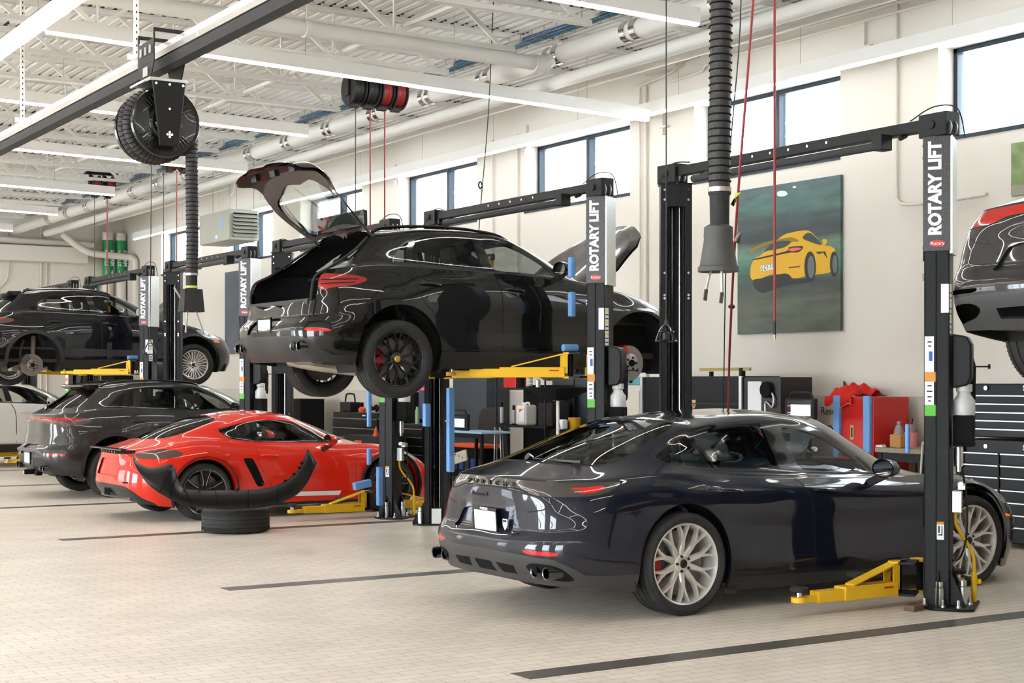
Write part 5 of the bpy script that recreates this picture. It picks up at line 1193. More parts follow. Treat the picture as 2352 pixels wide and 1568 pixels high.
# ============================ red mid-engined coupe
cay_crown = [(.25,1.23),(.55,1.278),(.8,1.297),(1.05,1.288),(1.38,1.23)]
def cay_regions():
    fd = [(.685,.912),(.68,.80),(.69,.68),(.735,.58),(.80,.49),(.85,.40),(.89,.30),(1.4,.285),(1.97,.27),(2.005,.40),(2.01,.55),(1.995,.70),(1.93,.81),(1.86,.865),(1.5,.885),(1.0,.902)]
    DL = sp([(.27,1.068),(.33,.998),(.42,.955),(.56,.932),(.72,.918),(1.1,.905),(1.5,.890),(1.75,.882),(1.735,.92),(1.62,1.0),(1.47,1.075),(1.27,1.145),(1.1,1.172),(.9,1.178),(.72,1.165),(.55,1.135),(.40,1.10)], 3)
    q = sp([(.325,1.062),(.37,1.005),(.46,.965),(.60,.942),(.725,.933),(.70,1.05),(.68,1.14),(.56,1.118),(.43,1.088)], 3)
    f1 = sp([(.80,.928),(1.1,.918),(1.4,.905),(1.63,.898),(1.67,.905),(1.58,.98),(1.43,1.05),(1.25,1.115),(1.08,1.143),(.9,1.15),(.75,1.142),(.76,1.05)], 3)
    front = lambda h, f: sum(h.V[i][0] for i in f)/len(f) > .5
    rg = [('bonnet', [(2.12,-.01),(2.08,.35),(1.98,.52),(2.05,.60),(2.4,.60),(2.7,.50),(2.85,.35),(2.92,.15),(2.93,-.01)], 'T', lambda h, f: h.V[f[0]][2] > .65 and front(h, f)),
      ('diffuser', sp([(-.01,.43),(.15,.43),(.30,.42),(.40,.37),(.50,.28),(.60,.235),(.64,.20)], 3, False)+[(.64,0),(-.01,0)], 'W', None),
      ('seam', fd, 'S', body_side), ('front_door', inset(fd, .0045), 'S', body_side),
      ('sill', [(.36,.175),(2.12,.175),(2.12,0),(.36,0)], 'S', body_side),
      ('trim', DL, 'S', body_side), ('gdark', q, 'S', body_side), ('gclear', f1, 'S', body_side),
      ('decal', [(.95,.300),(1.80,.288),(1.765,.235),(.95,.247)], 'S', body_side),
      ('grille', sp([(.50,.70),(.53,.725),(.60,.72),(.635,.69),(.76,.43),(.74,.385),(.67,.39),(.60,.52)], 3), 'S', body_side),
      ('rearglass', sp([(-.01,.965),(.3,.968),(.46,.982),(.545,1.04),(.56,1.10),(.52,1.17),(.42,1.205),(.2,1.222),(-.01,1.226)], 2), 'W', rearish_or(.6)),
      ('windshield', [(2.08,.905),(2.3,.915),(2.81,.922),(2.81,1.225),(2.5,1.218),(2.25,1.208),(2.12,1.17),(2.06,1.05)], 'W', front),
      ('black', [(-.01,.790),(.2,.792),(.41,.80),(.41,.838),(.2,.836),(-.01,.838)], 'W', None),
      ('lightbar', sp([(.42,.795),(.46,.825),(.56,.848),(.68,.858),(.77,.845),(.83,.80),(.80,.765),(.70,.745),(.56,.742),(.45,.755)], 3), 'W', None),
      ('recess', [(-.01,.73),(.12,.73),(.165,.70),(.185,.53),(-.01,.53)], 'W', None),
      ('seam', [(.26,.475),(.36,.476),(.36,.455),(.27,.453)], 'W', None),
      ('headlight', sp([(2.62,.79),(2.72,.80),(2.86,.75),(2.95,.68),(2.94,.64),(2.82,.63),(2.7,.69)], 3), 'S', body_side),
      ('marker', [(2.84,.575),(2.93,.57),(2.93,.545),(2.85,.55)], 'S', body_side)]
    for cx in (0, 2.49): rg.append(('hole', arch_poly(cx, .345, .385, 0.0), 'S', body_side))
    return rg
cay = shell(CAY, cay_crown, crease=(5,)); cay.classify(cay_regions())
cay_spec = dict(xr=-.95, xf=3.3, zb=.15, wb=2.49, ar=.385, az=.345, seat=(1.05, None, .28, 1.66), mx=1.38, mz=1.10, mirror=(1.62, .97, .925), handles=[(.74,.755,'front_door')], rt=.34, gd=glass_mat('quarter_glass', (.45,.48,.45), .9), tail=mat('coupe_lens', (.12,.07,.06), .12, .3, coat=1))
REDP = paint('guards_red_paint', (.70,.022,.008), rough=.35)
cay_spec['hm'] = REDP
W_cay = wheel_mesh(.34, .26, .272, 'twin', mat('coupe_black_rim', (.01,.01,.01), .3, .2), m_face=mat('machined_edge', (.65,.65,.65), .22, 1.0), caliper=red_cal)
car3, _, _ = build_car('red_coupe', 'bright red two-door coupe parked low on the floor in the middle bay', cay, cay_spec, (6.60, 18.1, 0), 0, REDP,
    wheels=[(0, .775, -1, W_cay, 0), (0, .775, 1, W_cay, 0), (2.49, .765, -1, W_cay, 0), (2.49, .765, 1, W_cay, 0)])
for y in (-.07, .07):
    k = MB(); k.lathe([(.036, -.84), (.046, -.90), (.046, -.74)], (0, y, .33), 'X', 20); k.build('exhaust_tip', mat('dark_chrome', (.12,.12,.125), .2, 1), car3)
k = MB(); k.prism([(0,0),(.07,.01),(.08,.022),(0,.014)], (-.93, -.60, .838), (1,0,0), (0,0,1), -1.2); k.build('rear_lip', M_trim, car3, bevel=.004)
for i, ch in enumerate('PORSCHE'):
    y = .36-.60*i/6; x, n = cay.rear(abs(y)+.001, .812); text_mesh(ch, .034, chrome, 'rear_lettering', car3, frame((x-.008, y, .812), (0,-1,0), (0,0,1)), .003, sx=1.5)
k = MB()
for q in range(3): k.beam((.60+.05*q, -.865, .64-.10*q), (.66+.05*q, -.87, .60-.10*q), .02, .014)
k.build('intake_louvre', M_trim, car3)
# ============================ dark grey fastback, half outside the frame at right
car0, _, _ = build_car('lifted_sedan', 'dark grey car raised high at the right edge, only its rear corner in the frame', pan_half, dict(pan_spec, tail=mat('bright_red_lens', '#a5140f', .12, coat=1)), (8.10, 5.48, 0), 1.70, paint('slate_grey_paint', (.016,.016,.017), .3, rough=.35),
    wheels=[(0, wy, -1, W_pan, 1.62), (0, wy, 1, W_pan, 1.62), (2.95, wy, -1, W_pan, 1.62), (2.95, wy, 1, W_pan, 1.62)], omit=('reflector', 'black'))
for p in (W_pan, W_blk, W_turbo, W_cay):
    for c in list(p.children_recursive): bpy.data.objects.remove(c)
    bpy.data.objects.remove(p)
# ------------------------------------------------------------ overhead gear
def at(px, py, x=None, y=None, z=None):
    """point where the view through a photo pixel meets a world plane (a surveying aid)"""
    k = (px-1176)/3500; m = (876-py)/3500; r = (.84467*k+.53530, -.53530*k+.84467, m)
    t = x/r[0] if x is not None else (y/r[1] if y is not None else (z-1.65)/r[2])
    return Vector((r[0]*t, r[1]*t, 1.65+r[2]*t))
alu = mat('extruded_aluminium', (.50,.48,.45), .34, .85)
hose_m = mat('exhaust_hose', (.028,.025,.023), .55, bump=(70,.5))
t = empty('exhaust_rail', (4.62, 18, 4.5), 0, 'aluminium and black extraction rail sloping across the top left of the photo', 'rail')
k = MB(); pr = [(-.07,.0),(-.075,.05),(-.05,.07),(-.045,.12),(.045,.12),(.05,.07),(.075,.05),(.07,.0)]
k.prism([(x, z) for x, z in pr], (0, -12.5, 0), (1,0,0), (0,0,1), -32); k.build('rail_profile', alu, t, smooth=0)
k = MB(); k.prism([(-.06,-.10),(-.07,-.02),(-.05,.0),(.05,.0),(.07,-.02),(.06,-.10),(.0,-.125)], (0, -12.5, 0), (1,0,0), (0,0,1), -32); k.build('rubber_seal', rubber, t, smooth=0)
for y in (-8.2, -4.2, -.2, 3.8, 7.8, 11.8, 15.8):
    k = MB(); k.box((0, y, .12+.75), (.045, .02, 1.5)); k.box((0, y-.012, .15), (.17, .03, .05)); h = k.build('strut_hanger', white_paint, t, smooth=0)
    k = MB()
    for q in range(22): k.box((0, y-.0105, .20+q*.062), (.011, .002, .022))
    k.build('strut_holes', ink, h, smooth=0)
for y in (-6, -1, 2.2, 6):
    k = MB(); k.prism([(x*1.06, z*1.03-.002) for x, z in pr], (0, y, 0), (1,0,0), (0,0,1), -.05); k.build('rail_joint', steel, t, smooth=0)
def ribbed(pts, r, step, ring=.004, m=None, parent=None, name='hose'):
    k = MB(); k.tube(pts, r, 16); o = k.build(name, hose_m, parent)
    # helical ribs as separate hoops of one part
    k = MB(); acc = 0; P = [Vector(p) for p in pts]
    for a, b in zip(P, P[1:]):
        L = (b-a).length
        while acc < L:
            c = a+(b-a)*(acc/L); d = (b-a).normalized(); u = d.cross(Vector((0,0,1))); u = d.cross(Vector((0,1,0))) if u.length < .2 else u; u.normalize(); w = d.cross(u)
            k.tube([c+(u*math.cos(q*math.pi/8)+w*math.sin(q*math.pi/8))*(r+.002)+d*(q/16*step*.0) for q in range(16)], ring, 5, closed=True); acc += step
        acc -= L
    k.build('hose_rib', matte_black, o); return o
def reel_unit(name, loc, label):
    o = empty(name, loc, 0, label, 'exhaust hose reel')
    k = MB()   # trolley plates
    for x in (-.13, .13):
        k.box((x, .0, .60), (.012, .42, .20)); k.prism([(-.21,.50),(.21,.50),(.12,.36),(-.12,.36)], (x-.006 if x < 0 else x+.006, 0, 0), (0,1,0), (0,0,1), .01)
    for y in (-.2, .2): k.box((0, y, .775), (.27, .03, .03)); k.box((-.13, y, .74), (.012, .03, .10)); k.box((.13, y, .74), (.012, .03, .10))
    k.build('trolley', M_lift, o, bevel=.004)
    for s in range(3):
        k = MB(); k.box((-.139, -.12+s*.12, .62), (.004, .055, .07)); k.build('trolley_window', alu, o, smooth=0)
    k = MB(); k.box((-.139, 0, .44), (.003, .12, .08)); k.build('trolley_label', mat('faded_label', (.35,.35,.34), .5), o, smooth=0)
    k = MB(); k.box((0, .0, .35), (.34, .42, .03)); k.tube([(-.2,-.18,.33),(-.2,.2,.33)], .012, 6); k.build('top_frame', steel, o, bevel=.004)
    k = MB(); k.prism([(-.15,.34),(.15,.34),(.085,-.22),(-.085,-.22)], (0, -.19, 0), (1,0,0), (0,0,1), .03); k.build('motor_housing', M_lift, o, bevel=.012)
    for (x, z) in ((0,.10),(0,-.12),(-.02,-.12),(.02,-.12),(0,-.10),(0,-.14),(-.12,.31),(.12,.31),(0,.31)):
        k = MB(); k.cyl((x, -.222, z), (x, -.228, z), .011, 10); k.build('housing_bolt', chrome, o)
    k = MB(); k.lathe([(.10,-.15),(.13,-.16),(.15,-.13),(.27,-.13),(.30,-.14),(.31,-.12),(.30,-.10),(.10,-.10)], (0,0,0), 'Y', 48); k.build('reel_disc', mat('reel_gloss_black', (.012,.012,.012), .2, .2, coat=.5), o)
    for q in range(4):
        a0 = R(40+90*q)
        for s in (-1.5, -.5, .5, 1.5):
            a = a0+s*.13; k = MB(); k.cyl((.18*math.cos(a), -.134, .18*math.sin(a)), (.26*math.cos(a), -.134, .26*math.sin(a)), .007, 8); k.build('disc_rib', MATS['reel_gloss_black'], o)
    k = MB(); k.lathe([(.30,.30),(.31,.32),(.10,.32)], (0,0,0), 'Y', 40); k.build('back_disc', MATS['reel_gloss_black'], o)
    return o
E1 = reel_unit('exhaust_hose_reel', (4.52, 12.85, 3.89), 'black exhaust hose reel with a round ribbed drum hanging under the rail')
pts = []
for q in range(0, 66):
    a = R(-10+q*10.5); pts.append((.275*math.cos(a), -.04+.27*q/65, .275*math.sin(a)))
ribbed([Vector(p) for p in pts], .052, .036, parent=E1, name='coiled_hose')
ribbed([(.262, -.05, -.05), (.262, -.05, -.5), (.27, -.05, -1.0), (.262, -.05, -1.28)], .052, .0385, parent=E1, name='hanging_hose')
k = MB(); k.lathe([(.053,0),(.055,-.03),(.05,-.05),(.05,-.26),(.048,-.26)], (.262,-.05,-1.26), n=20); k.build('hose_adapter', rubber, E1)
k = MB(); k.lathe([(.056,0),(.057,.02),(.056,.02)], (.262,-.05,-1.31), n=20); k.build('clamp_ring', alu, E1)
k = MB(); k.lathe([(.052,0),(.053,.02)], (.262,-.05,-1.42), n=20); k.build('tape_ring', mat('lime_tape', (.55,.62,.12), .6), E1)
k = MB(); k.add([(-.075,-.06,0),(.085,-.06,0),(.085,.06,0),(-.075,.06,0),(-.09,-.075,-.20),(.10,-.075,-.20),(.10,.075,-.20),(-.09,.075,-.20)], [(0,1,2,3),(0,4,5,1),(1,5,6,2),(2,6,7,3),(3,7,4,0)]); k.M = None
o = k.build('nozzle_hood', rubber, E1, loc=(.255,-.05,-1.43)); 
for (a, b) in (((-.03,0,-.12),(-.055,0,-.36)), ((.02,0,-.12),(.11,0,-.36)), ((-.10,0,-.06),(-.16,0,.03))):
    k = MB(); k.beam(a, b, .012, .012); k.build('nozzle_clamp_arm', steel, E1, loc=(.262,-.05,-1.45))
# second, nearer unit: only its hose is in the frame
E2 = reel_unit('exhaust_hose_reel', (4.30, 5.42, 3.86), 'exhaust hose with a grey rubber cone nozzle hanging nearest, at the top right')
ribbed([(.262, -.02, .0), (.258, -.02, -.6), (.252, -.02, -1.0), (.25, -.02, -1.32)], .049, .034, parent=E2, name='hanging_hose')
k = MB(); k.lathe([(.052,0),(.053,-.02),(.046,-.03),(.044,-.16)], (.25,-.02,-1.33), n=24); k.build('hose_adapter', rubber, E2)
k = MB(); k.lathe([(.054,0),(.055,.02)], (.25,-.02,-1.34), n=24); k.build('clamp_ring', alu, E2)
grey_rub = mat('worn_grey_rubber', (.045,.043,.04), .6, noise=(18,.5))
k = MB(); k.lathe([(.044,.0),(.066,-.012),(.068,-.06),(.066,-.065),(.086,-.19),(.094,-.195),(.095,-.215),(.088,-.218),(.06,-.07),(.0,-.05)], (.243,-.02,-1.49), n=32); k.build('nozzle_cone', grey_rub, E2)
for (a, b) in (((-.02,0,-.12),(-.072,0,-.30)), ((.02,0,-.12),(.022,0,-.31)), ((.10,0,-.07),(.125,0,-.03))):
    k = MB(); k.beam(a, b, .009, .009); k.build('nozzle_clamp_arm', steel, E2, loc=(.243,-.02,-1.49))
    k = MB(); q = Vector(b); k.beam(q, q+Vector((-.008,0,-.05)), .018, .006); k.build('clamp_foot', M_under, E2, loc=(.243,-.02,-1.49))
k = MB(); k.prism([(0,0),(.03,.02),(.035,.035),(.01,.03),(.005,-.03),(-.01,-.02)], (.285,-.07,-1.38), (.85,-.53,0), (0,0,1), .01); k.build('lime_tag', mat('lime_tape', (.55,.62,.12)), E2)

# hose reel banks under the joists
red_hose = mat('red_air_hose', (.22,.012,.014), .45); blk_hose = mat('black_cord', (.01,.01,.01), .5)
def reel_bank(loc, n, label, drops, pitch=.26):
    o = empty('hose_reel_bank', loc, 0, label, 'hose reels')
    k = MB(); k.box((0, 0, .24), (n*pitch+.1, .10, .05)); k.box((0, .12, .24), (n*pitch+.1, .04, .03)); k.build('mounting_rail', M_lift, o, bevel=.004)
    for i in range(n):
        x = (i-(n-1)/2)*pitch; red = i >= n-2
        r = empty('reel', (x, 0, 0)); r.parent = o
        for s in (-.075, .075):
            k = MB(); k.lathe([(.02,s-.006),(.20,s-.008),(.205,s),(.20,s+.008),(.02,s+.006)], (0,0,0), 'X', 32); k.build('reel_flange', black_plastic, r)
        k = MB(); k.lathe([(.06,-.07),(.165,-.065),(.172,-.04),(.165,-.02),(.172,0),(.165,.02),(.172,.04),(.165,.065),(.06,.07)], (0,0,0), 'X', 28); k.build('wound_hose', red_hose if red else blk_hose, r)
        k = MB(); k.box((-.10, 0, .08), (.02, .10, .34)); k.build('reel_bracket', M_lift, r)
        k = MB(); k.box((-.02, -.02, -.21), (.12, .07, .05)); k.box((-.07, -.02, -.15), (.05, .07, .12)); k.build('hose_guide', black_plastic, r, bevel=.008)
    for (x, zb, m, rad) in drops:
        k = MB(); k.cyl((x, -.02, -.20), (x, -.02, zb-loc[2]), rad, 8); k.build('hanging_hose', m, o)
    return o
reel_bank((8.62, 16.75, 5.22), 4, 'bank of black and red hose reels behind the longest strip light', [(-.28,3.5,blk_hose,.006), (-.08,3.3,red_hose,.009), (.12,3.2,red_hose,.010)], .19)
reel_bank((9.05, 24.9, 5.42), 2, 'pair of hose reels mostly hidden behind the exhaust hose reel drum', [(-.25,2.6,blk_hose,.006), (-.02,2.9,red_hose,.01), (.2,2.9,red_hose,.01)])
reel_bank((9.06, 29.1, 5.42), 2, 'farthest pair of hose reels, one red, above the short strip light', [(-.15,2.4,blk_hose,.006), (.1,2.7,red_hose,.012)])
def hose(name, pts, r, m, label, cat):
    k = MB(); k.tube(smooth_path(pts, 6), r, 8); o = empty(name, (0,0,0), 0, label, cat); k.build('line', m, o); return o
zc = 5.4
h = hose('hanging_air_hose', [(7.30,8.3,5.45),(7.34,8.32,4.6),(7.42,8.6,3.0),(8.2,9.6,2.0),(9.05,10.62,1.35),(9.1,10.7,1.0)], .0095, red_hose, 'left of two thin red air hoses hanging in front of the poster', 'air hose')
p = at(1713, 625, y=9.16); k = MB(); k.lathe([(0,-.02),(.02,-.015),(.03,0),(.02,.015),(0,.02)], (8.02,9.37,2.25), n=16); k.build('hose_stopper', black_plastic, h)
a = at(1779, 0, y=8.3); h = hose('hanging_air_hose', [(a.x,8.3,5.45),(a.x,8.3,4.0),(a.x,8.3,2.6),(a.x,8.3,2.08)], .0095, red_hose, 'right of two thin red air hoses hanging in front of the poster', 'air hose')
k = MB(); k.cyl((a.x,8.3,2.09), (a.x,8.3,1.99), .010, 8); k.build('hose_sleeve', blk_hose, h); k = MB(); k.cyl((a.x,8.3,1.99), (a.x,8.3,1.955), .009, 8); k.build('brass_fitting', mat('brass', (.5,.36,.1), .3, 1), h)
a = at(1700, 0, y=9.0); b = at(1662, 850, y=10.6)
hose('pull_cord', [(a.x,9.0,5.45),(a.x,9.0,4.4),(a.x+.05,9.2,3.2),(b.x,10.6,1.6),(b.x,10.6,1.0)], .005, blk_hose, 'thin black cord slanting down left of the red air hoses', 'cord')
a = at(1530, 0, y=9.5); h = hose('caged_work_light', [(a.x,9.5,5.45),(a.x,9.5,4),(a.x,9.5,2.12)], .005, blk_hose, 'black wire cage work light hanging in front of a lift post', 'work light')
def cage(h, c, w):
    k = MB()
    for q in range(8):
        a = q*math.pi/4; k.tube(smooth_path([(c[0],c[1],c[2]+.14),(c[0]+.6*w*math.cos(a),c[1]+.6*w*math.sin(a),c[2]+.09),(c[0]+w*math.cos(a),c[1]+w*math.sin(a),c[2])], 4), .004, 5)
    for r_, z_ in ((w, 0), (.75*w, .07)): k.tube([(c[0]+r_*math.cos(q*math.pi/10), c[1]+r_*math.sin(q*math.pi/10), c[2]+z_) for q in range(20)], .005, 5, closed=True)
    k.build('wire_cage', M_trim, h); k = MB(); k.cyl((c[0],c[1],c[2]+.12), (c[0],c[1],c[2]+.17), .02, 10, r2=.012); k.build('cage_cap', M_satin, h); k = MB(); k.lathe([(0,0),(.028,.01),(.03,.06),(0,.08)], c, n=14); k.build('lamp_body', M_satin, h)
cage(h, (a.x, 9.5, 1.97), .085)
a = at(344, 500, y=20.0); h = hose('hanging_hook', [(a.x,19.9,6.14),(a.x,19.95,4),(a.x,20,2.22)], .006, blk_hose, 'black cord with a triangular handle hanging before the far raised SUV', 'hanging cord')
k = MB(); k.tube([(a.x,20,2.22),(a.x-.085,20,2.06),(a.x-.08,20,2.02),(a.x+.08,20,2.02),(a.x+.085,20,2.06)], .010, 6, closed=True); k.build('handle', M_satin, h); k = MB(); k.box((a.x, 20.0, 2.05), (.07,.02,.05)); k.build('handle_label', white_label, h)
a = at(1133, 0, y=15.3); b = at(1103, 425, y=15.3); h = hose('hanging_hook', [(a.x,15.3,6.14),((a.x+b.x)/2+.02,15.3,4.8),(b.x,15.3,3.66),(b.x-.03,15.3,3.2)], .006, blk_hose, 'thin black cord with a ring hanging above the roof of the raised SUV', 'hanging cord')
k = MB(); k.tube([(b.x+.022*math.cos(q*.6), 15.3, b.z+.04*math.sin(q*.6)) for q in range(11)], .009, 6); k.build('ring', M_satin, h)

# unit heater
t = empty('unit_heater', (11.55, 28.45, 4.42), 0, 'pale box unit heater with horizontal louvres near the windows', 'heater')
khaki = mat('heater_enamel', (.40,.40,.34), .4, .2)
k = MB(); k.box((.0, .40, .30), (.62, 1.6, .60)); k.build('heater_body', khaki, t, bevel=.015)
k = MB(); k.box((.03, -.405, .30), (.50, .03, .46)); k.build('louvre_recess', matte_black, t, smooth=0)
for q in range(6):
    k = MB(); k.box((.03, -.44, .10+q*.075), (.52, .10, .03), rot=Matrix.Rotation(R(28), 3, 'X')); k.build('louvre', khaki, t, smooth=0)
k = MB(); k.box((-.312, .0, .34), (.004, .22, .22), rot=Matrix.Rotation(R(35), 3, 'X')); k.build('heater_sticker', mat('heater_label', (.35,.42,.62), .5), t, smooth=0)
k = MB(); k.box((-.314, .25, .10), (.003, .10, .07)); k.build('rating_plate', white_label, t, smooth=0)
for (x, y) in ((-.25,-.3),(.25,-.3),(-.25,.6),(.25,.6)):
    k = MB(); k.cyl((x, y, .6), (x, y, 1.68), .006, 6); k.build('hanger_rod', cable_m, t)
k = MB(); k.tube(smooth_path([(.0,.3,.6),(-.02,.32,.9),(.1,.4,1.1),(.1,.4,1.6)], 5), .025, 8); k.build('gas_pipe', M_ceil, t)

# rainwater pipes with green bands in the far corner
grn = mat('green_pipe_band', '#1c8a4e', .4)
for (x, lb) in ((12.58, 'left vertical white pipe with a green STORM band in the far corner'), (12.93, 'right vertical white pipe with a green STORM band in the far corner')):
    t = empty('storm_drain_pipe', (x, 39.9, 0), 0, lb, 'pipe'); k = MB(); k.cyl((0,0,0), (0,0,5.6), .14, 20); k.build('pipe', M_wall, t)
    k = MB(); k.cyl((0,0,4.40), (0,0,5.40), .1425, 24, cap=False); k.build('green_band', grn, t)
    for (a, fl) in ((-.075, 1), (.075, -1)):
        text_mesh('STORM', .13, white_label, 'band_lettering', t, frame((a, -.150, 4.92), (0, 0, fl), (-fl, 0, 0)), .001, bold=.004)
        k = MB(); k.add([(a-.01,-.148,4.60),(a+.01,-.148,4.60),(a+.01,-.148,4.54),(a+.03,-.148,4.54),(a,-.148,4.48),(a-.03,-.148,4.54),(a-.01,-.148,4.54)], [(0,1,2,3,4,5,6)]); k.build('flow_arrow', white_label, t)
def wpipe(pts, r, label):
    k = MB(); k.tube(smooth_path(pts, 6), r, 12); return tag(k.build('white_pipe', M_wall), label, 'pipe')
wpipe([(11.2,39.3,5.45),(11.6,39.3,5.15),(12.0,39.3,4.98) ,(12.9,39.3,4.93),(13.0,39.0,4.85),(13.0,38.9,4.5),(13.0,38.9,2.5)], .085, 'white pipe bending down and across in front of the STORM pipes')
wpipe([(4,39.9,5.35),(8,39.9,5.3),(12.2,39.9,5.25)], .085, 'white horizontal pipe high on the far wall')
for (x, lb) in ((10.9, 'left one of a pair of thin vertical conduits on the far wall'), (11.05, 'right one of a pair of thin vertical conduits on the far wall')):
    k = MB(); k.cyl((x, YL-.03, 0), (x, YL-.03, 5.9), .022, 8); tag(k.build('wall_conduit', M_wall), lb, 'conduit')
k = MB(); k.tube(smooth_path([(10.05,YL-.04,5.6),(10.05,YL-.04,4.4),(9.8,YL-.04,4.0),(9.75,YL-.04,3.6)], 5), .025, 8); tag(k.build('wall_conduit', M_wall), 'thin bent conduit at the far left on the far wall', 'conduit')
k = MB(); k.box2((5, YL-.5, 4.75), (12.0, YL-.02, 5.15)); tag(k.build('air_duct', M_wall, bevel=.01), 'white rectangular duct along the top of the far wall', 'duct')

# posters
t = empty('car_poster', (WX-.03, 14.20, 3.19), 0, 'big unframed poster of a yellow sports car on the window wall', 'poster')
pm = bpy.data.materials.new('poster_print'); pm.use_nodes = True; nt = pm.node_tree; B = nt.nodes['Principled BSDF']; B.inputs['Roughness'].default_value = .5
tc = nt.nodes.new('ShaderNodeTexCoord'); sx = nt.nodes.new('ShaderNodeSeparateXYZ'); nt.links.new(tc.outputs['Object'], sx.inputs[0])
mp = nt.nodes.new('ShaderNodeMapping'); mp.inputs['Scale'].default_value = (1, 1.0, 5); mp.inputs['Rotation'].default_value = (R(12), 0, 0); nt.links.new(tc.outputs['Object'], mp.inputs[0])
n1 = nt.nodes.new('ShaderNodeTexNoise'); n1.inputs['Scale'].default_value = 1.6; n1.inputs['Detail'].default_value = 5; nt.links.new(mp.outputs[0], n1.inputs['Vector'])
mr = nt.nodes.new('ShaderNodeMapRange'); mr.inputs[1].default_value = -.95; mr.inputs[2].default_value = .95; nt.links.new(sx.outputs[2], mr.inputs[0])
cr = nt.nodes.new('ShaderNodeValToRGB'); e = cr.color_ramp.elements; e[0].position = 0; e[0].color = (.06,.075,.05,1); e[1].position = 1; e[1].color = (.07,.11,.115,1)
for ps, c in ((.2,(.085,.095,.065,1)), (.33,(.04,.055,.05,1)), (.45,(.05,.16,.11,1)), (.58,(.12,.20,.15,1)), (.63,(.03,.05,.052,1)), (.76,(.045,.07,.072,1)), (.84,(.06,.14,.12,1))):
    q = e.new(ps); q.color = c
nt.links.new(mr.outputs[0], cr.inputs[0])
mx = nt.nodes.new('ShaderNodeMix'); mx.data_type = 'RGBA'; mx.blend_type = 'OVERLAY'; mx.inputs[0].default_value = .8; nt.links.new(cr.outputs[0], mx.inputs[6]); nt.links.new(n1.outputs[0], mx.inputs[7]); nt.links.new(mx.outputs[2], B.inputs['Base Color'])
k = MB(); k.box((0, 0, 0), (.04, 1.86, 1.86)); k.build('poster_panel', pm, t, smooth=0)
yel = mat('print_yellow', '#d9a916', .5); yel2 = mat('print_dark_yellow', '#8e7414', .5); pblk = mat('print_black', (.012,.014,.014), .5); pgl = mat('print_glass', (.03,.055,.045), .5)
def flat(pts, m, nm, off, k=4, smooth=True):
    """outline in photo pixels on the poster's face"""
    P = [at(a, b, x=WX-.052) for a, b in pts]; P = [(p.y-14.20, p.z-3.19) for p in P]
    if smooth: P = sp(P, k)
    tri = geometry.tessellate_polygon([[Vector((a, b, 0)) for a, b in P]]); b_ = MB(); b_.add([(-.021-off, a, b) for a, b in P], [tuple(q) for q in tri]); o = b_.build(nm, m, t, smooth=0); return o
q = lambda u, v: (1590+u*.2679, 380+v*.2679)
flat([q(*p) for p in ((500,870),(545,790),(590,765),(760,610),(860,572),(960,556),(1010,565),(1060,610),(1120,680),(1180,690),(1225,730),(1210,860),(1180,915),(1060,935),(980,950),(860,965),(700,930),(520,985))], yel, 'yellow_car_body', .001)
flat([q(*p) for p in ((520,985),(600,965),(800,925),(870,975),(960,970),(1000,1000),(800,1030),(620,1090),(545,1060))], pblk, 'car_shadow', .0012)
flat([q(*p) for p in ((610,740),(700,660),(830,630),(860,640),(790,700),(650,730))], pgl, 'rear_glass', .0016)
flat([q(*p) for p in ((945,620),(985,578),(1030,590),(1110,680),(1000,650))], pgl, 'side_glass', .0016)
flat([q(*p) for p in ((500,760),(505,720),(620,660),(760,630),(850,615),(910,640),(890,655),(760,645),(620,690),(540,730))], yel2, 'rear_wing', .0022)
flat([q(*p) for p in ((530,800),(800,735),(830,700),(940,690),(940,720),(900,745),(820,750),(560,805))], pblk, 'tail_strip', .0018)
flat([q(*p) for p in ((825,722),(860,706),(930,705),(925,720),(860,735))], mat('print_red_light', (.85,.12,.10), .5), 'tail_light', .0026)
for cx, cy, rx, ry in ((1010,870,50,135), (1215,845,36,110)):
    flat([q(cx+rx*math.cos(a*.3491), cy+ry*math.sin(a*.3491)) for a in range(18)], pblk, 'car_wheel', .0022, smooth=False); flat([q(cx+8+rx*.6*math.cos(a*.3491), cy+ry*.72*math.sin(a*.3491)) for a in range(18)], mat('print_rim', (.12,.14,.14), .5), 'car_rim', .0027, smooth=False)
flat([q(*p) for p in ((583,865),(700,835),(720,830),(718,885),(590,908))], white_label, 'printed_plate', .0026, smooth=False)
P = at(*q(650, 872), x=WX-.052); text_mesh('S·CY 718', .085, ink, 'printed_lettering', t, frame((-.025, P.y-14.20, P.z-3.19), (0,-1,.18), (0,0,1)), .0004, sx=.8)
flat([q(*p) for p in ((825,870),(930,858),(915,872),(830,880))], mat('print_maroon', (.10,.02,.015), .5), 'bumper_reflector', .0024, smooth=False)
flat([q(*p) for p in ((1115,640),(1140,630),(1158,650),(1130,690))], yel, 'wing_mirror', .0028)
flat([q(*p) for p in ((1055,740),(1140,735),(1160,800),(1120,745),(1085,760))], pblk, 'door_shade', .0024, smooth=False)
for (a, b, r) in ((755,250,28), (875,185,16), (770,240,45)): flat([q(a+r*math.cos(c*.5), b+r*.55*math.sin(c*.5)) for c in range(12)], mat('print_glow', (.30,.45,.38) if r > 40 else (.7,.85,.78), .5), 'blurred_light', .001 if r > 40 else .0015)
t = empty('wall_poster', (WX-.03, 9.9, 3.88), 0, 'poster of green trees cut off by the right edge of the photo', 'poster')
k = MB(); k.box((0, 0, 0), (.04, 1.72, .56)); k.build('poster_panel', mat('tree_print', (.07,.10,.03), .6, noise=(9,2.5)), t, smooth=0); k = MB(); k.box((-.021, 0, -.22), (.002, 1.72, .10)); k.build('poster_footer', mat('poster_wall_print', (.30,.27,.22), .6), t, smooth=0)
p0, p1 = at(518, 617, x=WX-.03), at(575, 800, x=WX-.03)
